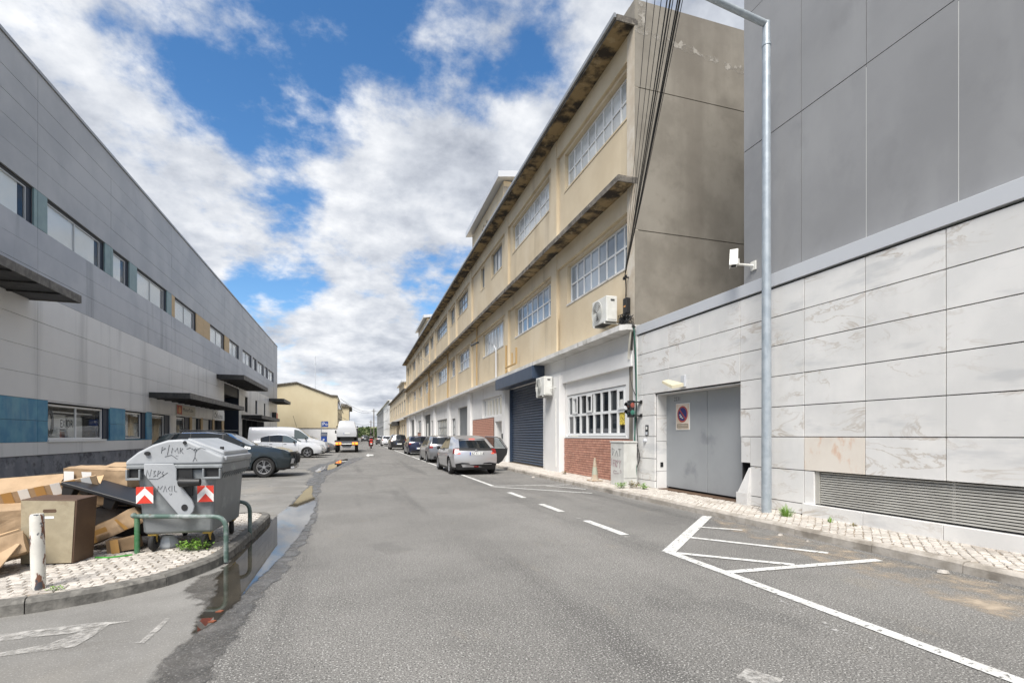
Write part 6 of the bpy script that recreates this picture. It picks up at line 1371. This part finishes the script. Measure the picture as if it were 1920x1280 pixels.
mat('bag', (.55, .58, .60), .3); mb = MB(); c = Vector((-2.2, 7.15, ZP)); mb.lathe([(.001, .16), (.06, .15), (.1, .08), (.11, .03), (.09, 0), (.001, 0)], 12, lambda r_, a, h: (c.x + r_ * cos(a) * (1 + .2 * sin(3 * a)), c.y + r_ * .8 * sin(a), c.z + h)); solo(mb, 'plastic_bag', MAT['bag'], 'crumpled pale plastic bag under the waste container', 'bag', smooth=True)
# ================================================================== weeds
mat('weed', (.13, .26, .03), .7, (.20, .34, .06), scale=14); mat('weed_dry', (.25, .22, .10), .9, (.16, .12, .06), scale=9)
def weed(c, rx, h, n, seed, label, m='weed', leaf=.03, blades=False, ry=None):
    r_ = random.Random(seed); mb = MB(); ry = ry or rx
    for k in range(n):
        a = r_.uniform(0, 2 * pi); q = sqrt(r_.random()); bx_, by_ = c[0] + rx * .45 * q * cos(a), c[1] + ry * .45 * q * sin(a); tx, ty = c[0] + rx * q * cos(a) * 1.05, c[1] + ry * q * sin(a) * 1.05; hh = h * r_.uniform(.45, 1) * (1 - .5 * q)
        p0, p1 = Vector((bx_, by_, c[2] - .01)), Vector((tx, ty, c[2] + hh)); s_ = Vector((-sin(a), cos(a), 0)) * (.0035 if blades else .002)
        m_ = p0.lerp(p1, .6) + Vector((0, 0, hh * .18)); mb.add([p0 - s_, p0 + s_, m_ + s_, p1, m_ - s_], [(0, 1, 2, 4), (4, 2, 3)])
        if not blades:
            for t in (.45, .7, .9, 1.0):
                p = p0.lerp(p1, t) + Vector((r_.uniform(-.02, .02), r_.uniform(-.02, .02), r_.uniform(0, .02))); d1 = Vector((r_.uniform(-1, 1), r_.uniform(-1, 1), r_.uniform(-.3, .6))).normalized() * leaf * r_.uniform(.6, 1.1); d2 = d1.cross(Vector((r_.uniform(-.3, .3), r_.uniform(-.3, .3), 1))).normalized() * leaf * .35
                mb.add([p, p + d1 * .5 + d2, p + d1, p + d1 * .5 - d2], [(0, 1, 2, 3)])
    solo(mb, 'weed', MAT[m], label, 'weed', 'weeds in the paving', base=tuple(c))
weed((*G(368, 1030, ZP).xy, ZP), .19, .16, 60, 1, 'leafy bright green weed spreading under the waste container', leaf=.04, ry=.1)
weed((*G(340, 1030, ZP).xy, ZP), .06, .10, 12, 21, 'thin weed sprig beside the leafy weed under the container')
weed((*G(105, 1105, ZP).xy, ZP), .06, .03, 14, 2, 'tiny flat weed at the foot of the rusty bollard', leaf=.02)
weed((*G(1474, 967, ZP).xy, ZP), .17, .26, 120, 3, 'tall grassy weed growing at the foot of the lamp post', blades=True)
weed((*G(1340, 967, .0).xy, 0), .07, .08, 40, 4, 'low weed in the gutter where the hatching meets the kerb', blades=True)
weed((*G(1164, 914, ZP).xy, ZP), .14, .22, 34, 5, 'green weed in front of the graffitied utility cabinet', leaf=.05)
weed((*G(1188, 914, ZP).xy, ZP), .16, .28, 40, 6, 'dry brownish weed beneath the hanging cables', 'weed_dry', leaf=.05)
weed((*G(1206, 916, ZP).xy, ZP), .13, .16, 30, 7, 'green weed between the cables and the steel gate', leaf=.045)
weed((*G(1557, 978, ZP).xy, ZP), .07, .12, 30, 8, 'small weed along the marble plinth under the vent', 'weed', blades=True)
weed((*G(1600, 985, ZP).xy, ZP), .10, .07, 30, 9, 'yellowing low weed along the marble plinth', 'weed_dry', blades=True)
weed((*G(937, 858, ZP).xy, ZP), .2, .5, 40, 10, 'tall green weed beside the navy shutter behind the open car door', leaf=.08)
weed((*G(1060, 888, ZP).xy, ZP), .14, .14, 30, 11, 'dead brown weed at the foot of the white pier', 'weed_dry', leaf=.04)
# loose stones by the kerb
for i, (a, b, q) in enumerate(((1768, 1074, .045), (1463, 1003, .03), (1515, 1015, .02), (1000, 895, .05))):
    c = G(a, b); r_ = random.Random(i + 3); mb = MB(); mb.lathe([(.001, q * .9), (q * .8, q * .7), (q * 1.1, q * .2), (q, 0), (.001, 0)], 7, lambda rr, an, h: (c.x + rr * cos(an) * 1.2, c.y + rr * sin(an), h)); 
    for v in mb.v: v += Vector((r_.uniform(-.1, .1), r_.uniform(-.1, .1), 0)) * q * 2
    solo(mb, 'loose_stone', MAT['cobble'], ['loose pale stone on the road below the marble plinth', 'loose pebble in the gutter by the hatching', 'tiny loose pebble in the gutter beside the hatching', 'loose stone on the road behind the silver hatchback'][i], 'stone')
# ================================================================== things along the right pavement
mat('galvanised', (.34, .385, .425), .42, (.42, .465, .50), scale=6, metal=.35, streak=((.26, .30, .34), .5, 9, (1, 1, .4), .55, .7))
lp = thing('lamp_post', (7.1, 7.2, ZP), 'tall galvanised lamp post with an arm reaching over the road', 'lamp post')
MB().tube([(7.1, 7.2, ZP - .1), (7.1, 7.2, 8.55), (7.1, 7.2, 8.95)], [.085, .070, .064], 20).build('post', MAT['galvanised'], lp, smooth=True)
MB().tube([(7.1, 7.2, 8.52), (7.1, 7.2, 8.56)], .078, 20).build('collar', MAT['galvanised'], lp)
a_ = Vector((7.1, 7.2, 8.92))
b_ = Vector((6.0, 7.22, 9.08)); c_ = a_ + (b_ - a_) * 2.3
MB().tube([a_, c_], [.058, .05], 14).build('arm', MAT['galvanised'], lp, smooth=True)
mb = MB().box(c_.x - .62, c_.x + .05, c_.y - .14, c_.y + .14, c_.z - .04, c_.z + .09); mb.build('lantern', MAT['galvanised'], lp, bevel=.03)
MB().box(c_.x - .55, c_.x - .08, c_.y - .1, c_.y + .1, c_.z - .055, c_.z - .041).build('diffuser', MAT['lamp_clear'], lp)
# CCTV camera on the grey cladding corner
mat('cam_white', (.74, .73, .68), .45)
cc = thing('security_camera', FR(8.3, -.19, 4.9), 'white bullet security camera on a bracket at the grey cladding corner', 'camera')
ba = FR(8.12, -.195, 4.92)
def CF_(x, y, z): return ba + Vector((-x, y, z))
MB(CF_).box(.0, .03, -.07, .07, -.09, .09).build('base_plate', MAT['cam_white'], cc, bevel=.008)
MB(CF_).tube([(.02, .0, .0), (.20, .06, .02), (.30, .10, .03), (.31, .10, .14)], [.025, .022, .03, .03], 10).build('bracket', MAT['cam_white'], cc, smooth=True)
p0 = ba + Vector((-.26, .26, .34)); p1 = ba + Vector((-.55, -.05, -.10)); dr = (p1 - p0).normalized(); rt = dr.cross(Vector((0, 0, 1))).normalized(); up_ = rt.cross(dr)
def TB(x, y, z): return p0 + dr * x + rt * y + up_ * z
Lc = (p1 - p0).length
MB(TB).box(.04, Lc - .06, -.06, .06, -.05, .05).build('housing', MAT['cam_white'], cc, bevel=.015); MB(TB).box(.0, Lc, -.078, .078, .052, .066).build('sun_shield', MAT['cam_white'], cc, bevel=.004); MB(TB).box(.0, Lc, .066, .078, -.03, .053).build('shield_side', MAT['cam_white'], cc)
MB(TB).box(Lc - .062, Lc - .055, -.045, .045, -.035, .035).build('lens', MAT['plastic_black'], cc); MB(TB).box(.12, .30, -.03, .03, -.11, -.05).build('mount', MAT['cam_white'], cc, bevel=.006)
# floodlight sensor over the gate
fl_ = thing('wall_light', FR(10.25, .0, 2.72), 'cream wedge floodlight mounted above the steel gate', 'light')
MB(FR).box(10.02, 10.16, .003, .05, 2.66, 2.92).build('bracket', MAT['metal_coping'], fl_)
mb = MB(FR); mb.add([(10.05, .05, 2.66), (10.05, .05, 2.74), (10.42, .22, 2.86), (10.42, .22, 2.80), (10.2, .26, 2.62), (10.2, .26, 2.69), (10.5, .33, 2.83), (10.5, .33, 2.77)], [(0, 1, 2, 3), (4, 7, 6, 5), (0, 4, 5, 1), (1, 5, 6, 2), (2, 6, 7, 3), (3, 7, 4, 0)]); mb.build('housing', mat('cream', (.55, .50, .36), .5), fl_)
# no-parking sign on the gate
mat('sign_peach', (.66, .52, .40), .5, (.70, .63, .55), scale=5); mat('sign_blue', (.025, .03, .16), .5); mat('sign_fade_red', (.42, .07, .05), .5); mat('sign_text', (.25, .22, .17), .6)
ns = thing('parking_sign', FR(10.6, -.33, 1.7), 'faded no-parking sign plate with a tow symbol fixed to the steel gate', 'sign')
GS = -.328
MB(FR).box(10.31, 10.85, GS, GS + .012, 1.64, 2.30).build('plate', MAT['sign_white'], ns); MB(FR).box(10.325, 10.835, GS + .0125, GS + .0145, 1.655, 2.285).build('face', MAT['sign_peach'], ns)
disc = lambda r0, r1, o_, m_, nm: MB(FR).lathe([(r0, o_), (r1, o_), (r1, o_ + .0015), (r0, o_ + .0015)], 30, lambda r_, a, h: (10.58 + r_ * cos(a), h, 2.03 + r_ * sin(a)), close=True).build(nm, MAT[m_], ns)
disc(.001, .175, GS + .0150, 'sign_blue', 'blue_disc'); disc(.165, .205, GS + .0155, 'sign_fade_red', 'red_ring')
mb = MB(FR); mb.add([(10.58 + .13, GS + .018, 2.03 - .115), (10.58 + .105, GS + .018, 2.03 - .14), (10.58 - .13, GS + .018, 2.03 + .115), (10.58 - .105, GS + .018, 2.03 + .14)], [(0, 1, 2, 3)]); 
mb = MB(FR); mb.add([(10.58 + .115, GS + .018, 2.03 + .14), (10.58 + .14, GS + .018, 2.03 + .115), (10.58 - .115, GS + .018, 2.03 - .14), (10.58 - .14, GS + .018, 2.03 - .115)], [(0, 1, 2, 3)]); mb.build('red_bar', MAT['sign_fade_red'], ns)
mb = MB(FR); mb.box(10.60, 10.68, GS + .0185, GS + .0195, 1.95, 1.99); mb.box(10.55, 10.61, GS + .0185, GS + .0195, 1.92, 1.945); mb.box(10.64, 10.70, GS + .0185, GS + .0195, 2.0, 2.03); mb.build('tow_symbol', MAT['off_white'], ns)
MB(FR).box(10.36, 10.80, GS + .0150, GS + .0165, 1.685, 1.79).build('text_panel', MAT['sign_text'], ns)
for z in (1.715, 1.75): MB(FR).box(10.38, 10.78, GS + .0168, GS + .0175, z, z + .012).build('text_line', MAT['sign_peach'], ns)
# small two-lamp traffic light, intercom, dome sensor, socket
tl = thing('traffic_light', FR(12.1, .0, 2.2), 'small black two-lamp signal on the marble pier left of the gate', 'traffic light')
MB(FR).box(12.02, 12.20, .16, .30, 2.00, 2.46).build('housing', MAT['plastic_black'], tl, bevel=.015)
for z in (2.03, 2.40): MB(FR).box(11.94, 12.08, .002, .2, z, z + .03).build('bracket', MAT['plastic_black'], tl); MB(FR).box(11.90, 11.98, .001, .03, z - .03, z + .06).build('bracket_plate', MAT['plastic_black'], tl)
mat('lens_red', (.28, .07, .05), .3, coat=.5); mat('lens_green', (.04, .16, .12), .3, coat=.5)
for z, m_ in ((2.33, 'lens_red'), (2.13, 'lens_green')):
    for (ua, ax) in ((0, 0),):
        MB(FR).lathe([(.001, .012), (.04, .010), (.07, 0)], 16, lambda r_, a, h: (12.11 + r_ * cos(a), .302 + h, z + r_ * sin(a))).build('lens', MAT[m_], tl, smooth=True); MB(FR).lathe([(.001, .012), (.04, .010), (.068, 0)], 16, lambda r_, a, h: (12.018 - h, .23 + r_ * cos(a), z + r_ * sin(a))).build('side_lens', MAT[m_], tl, smooth=True)
        MB(FR).lathe([(.074, 0), (.074, .09), (.080, .09), (.080, 0)], 16, lambda r_, a, h: (12.11 + r_ * cos(a), .302 + h * (1 if sin(a) > -.3 else .2), z + r_ * sin(a)), close=True).build('hood', MAT['plastic_black'], tl)
ic = thing('intercom', FR(11.65, .0, 1.6), 'steel intercom panel on the marble pier below the signal', 'intercom')
MB(FR).box(11.60, 11.73, .002, .02, 1.50, 1.78).build('plate', MAT['reveal_dark'], ic); MB(FR).box(11.62, 11.71, .021, .026, 1.52, 1.60).build('keypad', MAT['metal_coping'], ic); MB(FR).box(11.63, 11.70, .021, .025, 1.66, 1.74).build('display', MAT['off_white'], ic)
mb = MB(FR); mb.lathe([(.001, .07), (.045, .05), (.06, .0)], 14, lambda r_, a, h: (11.75 + r_ * cos(a), .003 + h, 1.36 + r_ * sin(a))); solo(mb, 'dome_sensor', MAT['metal_coping'], 'small grey dome sensor below the intercom', 'sensor', smooth=True)
mb = MB(FR); mb.box(11.268 - .012, 11.268, -.22, -.14, .68, .80); solo(mb, 'key_switch', MAT['plastic_black'], 'black key switch on the marble return of the gate', 'switch')
# utility cabinet with scrawls
mat('cabinet_grey', (.60, .60, .57), .65, (.52, .52, .49), scale=3, streak=((.40, .38, .34), .5, 3, (1, 1, .3), .55, .72)); mat('ink_plum', (.16, .04, .07), .7)
uc = thing('utility_cabinet', (7.15, 12.2, ZP), 'pale utility cabinet covered in scrawled letters at the building corner', 'cabinet')
CY0, CY1, CX = 11.98, 12.72, 6.98
MB().box(CX, CX + .40, CY0, CY1, ZP - .02, 1.30).build('body', MAT['cabinet_grey'], uc, bevel=.01); MB().box(CX - .02, CX + .41, CY0 - .02, CY1 + .02, 1.30, 1.345).build('lid', MAT['cabinet_grey'], uc, bevel=.008)
MB().box(CX - .004, CX, CY0 + .03, CY1 - .03, .36, 1.27).build('door', MAT['cabinet_grey'], uc); MB().box(CX + .001, CX + .4, CY0 - .004, CY0 - .001, .33, .338).build('seam', MAT['plastic_black'], uc)
K = lambda u, z: Vector((CX - .006, CY1 - .06 - u, z))
scr = lambda st, m_, r_=.006: scrawl(st, K, MAT[m_], uc, r_)
scr([[(.03, 1.14), (.06, .94), (.16, 1.10), (.02, 1.14)], [(.20, .92), (.29, 1.08), (.37, .92)], [(.38, 1.12), (.54, 1.12)], [(.46, 1.12), (.47, .92)]], 'marker_ink')
scr([[(.02, .66), (.02, .86)], [(.10, .62), (.10, .82), (.17, .80)], [(.10, .73), (.16, .72)], [(.20, .62), (.20, .82), (.28, .78), (.21, .72), (.28, .62)], [(.31, .62), (.31, .82), (.39, .78), (.31, .72)], [(.43, .82), (.47, .72), (.53, .82)], [(.47, .72), (.46, .60)]], 'ink_plum')
scr([[(.10, .45), (.14, .52), (.30, .50)], [(.12, .43), (.40, .45)], [(.48, .56), (.54, .50), (.48, .46)]], 'ink_plum', .005)
# weathered traffic cone
mat('cone_faded', (.36, .29, .21), .8, (.44, .385, .31), scale=9, streak=((.40, .17, .07), .6, 5, None, .56, .66)); mat('cone_band', (.36, .38, .30), .7)
cp = Vector((6.98, 13.70, ZP)); cn = thing('traffic_cone', cp, 'old bleached traffic cone against the brick panel', 'cone')
MB().lathe([(.13, .03), (.10, .10), (.028, .70), (.001, .70)], 18, lambda r_, a, h: (cp.x + r_ * cos(a), cp.y + r_ * sin(a), cp.z + h)).build('cone', MAT['cone_faded'], cn, smooth=True); mb = MB().box(cp.x - .19, cp.x + .19, cp.y - .19, cp.y + .19, cp.z, cp.z + .035); mb.build('base', MAT['cone_faded'], cn, bevel=.012)
MB().lathe([(.092, .20), (.066, .42)], 18, lambda r_, a, h: (cp.x + r_ * cos(a), cp.y + r_ * sin(a), cp.z + h)).build('band', MAT['cone_band'], cn, smooth=True)
# air conditioners
mat('ac_white', (.68, .68, .65), .5, (.62, .62, .58), scale=4, streak=((.45, .42, .36), .4, 4, (1, 1, .3), .58, .72)); mat('ac_grill', (.40, .41, .40), .6); mat('ac_dark', (.05, .05, .05), .7)
def aircon(u0, u1, o0, z0, z1, label, dep=.36):
    a_ = thing('air_conditioner', FB((u0 + u1) / 2, o0, z0), label, 'air conditioner', 'outdoor air-conditioning units')
    o1 = o0 + dep; uf, zf, R_ = u1 - (u1 - u0) * .36, (z0 + z1) / 2, (z1 - z0) * .43
    MB(FB).box(u0, u1, o0, o1, z0, z1).build('case', MAT['ac_white'], a_, bevel=.02)
    MB(FB).lathe([(.001, .006), (R_, .006), (R_, .001), (.001, .001)], 32, lambda r_, a, h: (uf + r_ * cos(a), o1 + h, zf + r_ * sin(a))).build('fan_opening', MAT['ac_grill'], a_)
    for k in range(1, 7):
        r_ = R_ * k / 6; MB(FB).tube([(uf + r_ * cos(2 * pi * q / 28), o1 + .014 + .012 * (1 - k / 6), zf + r_ * sin(2 * pi * q / 28)) for q in range(29)], .005, 5).build('fan_guard', MAT['ac_white'], a_)
    for k in range(3): MB(FB).add([(uf, o1 + .009, zf), (uf + R_ * .85 * cos(2.1 * k), o1 + .009, zf + R_ * .85 * sin(2.1 * k)), (uf + R_ * .8 * cos(2.1 * k + .7), o1 + .009, zf + R_ * .8 * sin(2.1 * k + .7))], [(0, 1, 2)]).build('fan_blade', MAT['ac_dark'], a_)
    MB(FB).box(u0 - .012, u0 - .001, o0 + .05, o1 - .05, z0 + .06, z0 + .36).build('service_cover', MAT['ac_white'], a_, bevel=.004); MB(FB).box(u0 - .016, u0 - .001, o0 + .1, o0 + .22, z1 - .14, z1 - .10).build('handle', MAT['ac_dark'], a_)
    for u in (u0 + .12, u1 - .12): MB(FB).box(u - .02, u + .02, GO, o1 + .02, z0 - .045, z0 - .001).build('bracket', MAT['ac_white'], a_)
    MB(FB).box(u0 + .02, u1 - .02, o0 + .02, o1 - .02, z0 - .012, z0 - .001).build('underside', MAT['ac_dark'], a_)
    return a_
aircon(.78, 1.72, .08, 4.86, 5.62, 'white air conditioner on the white ledge near the building corner')
aircon(5.55, 6.45, .24, 3.05, 3.78, 'ageing white air conditioner on brackets beside the navy shutter')
mb = MB(FB); mb.tube([(5.5, .35, 3.3), (5.2, .12, 3.35), (5.0, .05, 3.3)], .02, 6); mb.tube([(5.3, .21, 2.9), (5.28, .21, .3)], .018, 6); solo(mb, 'drain_hose', MAT['ac_white'], 'pale drain hose running down the white pier from the air conditioner', 'hose', smooth=True)
# junction box, clamp and cable tangle on the corner
jb = thing('junction_box', FB(.25, .0, 5.05), 'black cable junction box with coiled leads on the building corner', 'junction box')
MB(FB).box(.16, .36, .002, .14, 4.98, 5.42).build('box', MAT['plastic_black'], jb, bevel=.015); MB(FB).box(.2, .3, .141, .145, 5.16, 5.2).build('label', MAT['sign_orange'], jb)
cl = thing('cable_clamp', FB(.27, .0, 6.0), 'black cable anchor clamp on the beige wall above the junction box', 'clamp'); MB(FB).tube([(.27, -.1, 6.02), (.27, .14, 6.02)], .025, 8).build('hook', MAT['plastic_black'], cl); MB(FB).lathe([(.02, -.015), (.045, -.015), (.045, .015), (.02, .015)], 14, lambda r_, a, h: (.22 + r_ * cos(a), .12 + h, 6.03 + r_ * sin(a)), close=True).build('ring', MAT['plastic_black'], cl)
MB(FB).lathe([(.02, -.015), (.05, -.015), (.05, .015), (.02, .015)], 14, lambda r_, a, h: (.32 + r_ * cos(a), .12 + h, 6.0 + r_ * sin(a)), close=True).build('ring', MAT['plastic_black'], cl)
mat('cable', (.012, .012, .013), .55); mat('cable_grey', (.20, .21, .21), .6); mat('cable_green', (.02, .10, .07), .5); mat('cable_white', (.50, .48, .42), .6)
r = random.Random(6)
tg = thing('cable_tangle', FB(.1, .0, 4.6), 'messy tangle of black and grey cables spilling over the white ledge', 'cables')
for k in range(16):
    pts = [FB(.26 + r.uniform(-.05, .05), .08 + r.uniform(0, .05), 5.0)]
    for q in range(7): pts.append(FB(.14 + r.uniform(-.30, .30), .14 + r.uniform(-.08, .2), 4.68 + r.uniform(-.06, .26)))
    pts.append(FB(-.2 + r.uniform(-.03, .03), .1 + r.uniform(-.05, .05), 4.5)); 
    sm = []
    for a, b in zip(pts, pts[1:]): sm += [a.lerp(b, t) for t in (0, .5)]
    MB().tube(sm + [pts[-1]], r.uniform(.006, .011), 5).build('lead', MAT[r.choice(('cable', 'cable', 'cable_grey'))], tg, smooth=True)
MB(FB).tube([(.3, .1, 4.62), (1.0, .2, 4.61), (2.0, .28, 4.605), (2.6, .3, 4.60)], .022, 6).build('lead', MAT['cable'], tg, smooth=True)
MB(FB).tube([(.26, .1, 5.98), (.24, .1, 5.7), (.25, .1, 5.42)], .02, 6).build('riser', MAT['cable'], tg, smooth=True)
for k, (m_, pts, q) in enumerate((('cable_green', [(-.18, .1, 4.5), (-.22, .06, 3.6), (-.24, .06, 2.4), (-.22, .1, 1.4), (-.30, .14, .8), (-.30, .12, .14)], .018), ('cable_green', [(-.2, .08, 2.0), (-.24, .1, 1.2), (-.36, .13, .7), (-.34, .12, .14)], .014), ('cable', [(-.16, .1, 4.5), (-.2, .07, 3.4), (-.26, .06, 2.0), (-.36, .09, 1.1), (-.26, .12, .5), (-.28, .12, .14)], .012), ('cable', [(-.17, .1, 4.45), (.12, .05, 3.4), (.0, .05, 2.9), (-.2, .05, 2.6)], .010), ('cable_white', [(-.14, .16, 4.45), (-.04, .14, 4.1), (.08, .1, 3.8), (.10, .09, 3.65)], .02), ('cable_white', [(-.12, .17, 4.45), (-.01, .15, 4.1), (.10, .11, 3.82), (.12, .1, 3.68)], .018), ('cable', [(-.3, .1, 1.3), (-.42, .06, .9), (-.28, .12, .5)], .01))):
    P_ = [FB(*p) for p in pts]; sm = []
    for i in range(len(P_) - 1):
        a, b, c, d = P_[max(i - 1, 0)], P_[i], P_[i + 1], P_[min(i + 2, len(P_) - 1)]
        for t in (0, .25, .5, .75): sm.append(.5 * ((2 * b) + (c - a) * t + (2 * a - 5 * b + 4 * c - d) * t * t + (3 * b - a - 3 * c + d) * t ** 3))
    MB().tube(sm + [P_[-1]], q, 6).build('drop_cable', MAT[m_], tg, smooth=True)
# cables overhead, from the clamp across the road
A0 = FB(.27, .13, 6.02)
for k, (px, q) in enumerate(((1213, .0045), (1228, .0045), (1240, .005), (1251, .009), (1257, .011), (1262, .006), (1271, .010), (1275, .012), (1280, .005))):
    x, y, b = ray(px, 0); Q = Vector((x, y, b)) * 6.1 + Vector((0, 0, H)); E_ = A0 + (Q - A0) * 2.3 + Vector((0, 0, .9)); 
    pts = [A0.lerp(E_, t / 14) + (Q - A0.lerp(E_, 1 / 2.3)) * (sin(pi * min(t / 14 * 1.15, 1)) ** 1.0) for t in range(15)]
    solo(MB().tube(pts, q, 5), 'overhead_cable', MAT['cable'], 'black overhead cable fanning up from the corner clamp over the road', 'cable', 'overhead cables from the corner', base=tuple(A0))
# ================================================================== car park sign and pay machine
mat('sign_p_blue', (.02, .06, .26), .4)
ps = thing('parking_sign', (*G(603.5, 846).xy, 0), 'blue parking sign with a white P on a thin pole', 'sign'); q = G(603.5, 846)
Yp = 48.0; X0 = onY(602.5, 800, Yp).x; ps.location = (X0, Yp, 0); ORG[ps.name] = Vector((X0, Yp, 0))
MB().tube([(X0, Yp, -.05), (X0, Yp, 2.75)], .035, 8).build('pole', MAT['galvanised'], ps)
sl, sr, zt, zb = onY(604, 790, Yp), onY(615.5, 790, Yp), onY(604, 789.5, Yp).z, onY(604, 800, Yp).z
MB().box(X0 + .04, sr.x, Yp - .04, Yp - .02, zb, zt).build('plate', MAT['sign_p_blue'], ps); text_mesh('P', .44, lambda a, b: (X0 + .08 + a, Yp - .043, zb + .12 + b), 'letter', MAT['sign_white'], ps); MB().lathe([(.06, 0), (.09, 0)], 14, lambda r_, a, h: (X0 + .44 + r_ * cos(a), Yp - .044, zb + .22 + r_ * sin(a))).build('symbol', MAT['sign_white'], ps)
pm = thing('pay_machine', (X0 + .25, Yp - .4, 0), 'dark blue parking pay machine with a white P beneath the parking sign', 'pay machine')
XP = X0 + .22; MB().box(XP - .22, XP + .28, Yp - .6, Yp - .2, 0, 1.45).build('body', MAT['sign_p_blue'], pm, bevel=.03); mb = MB(); mb.prism([(Yp - .62, 1.45), (Yp - .18, 1.45), (Yp - .18, 1.78), (Yp - .5, 1.7)], lambda p, q, h: (h, p, q), XP - .24, XP + .30); mb.build('hood', MAT['reveal_navy'], pm); text_mesh('P', .34, lambda a, b: (XP - .08 + a, Yp - .604, .98 + b), 'letter', MAT['sign_white'], pm)
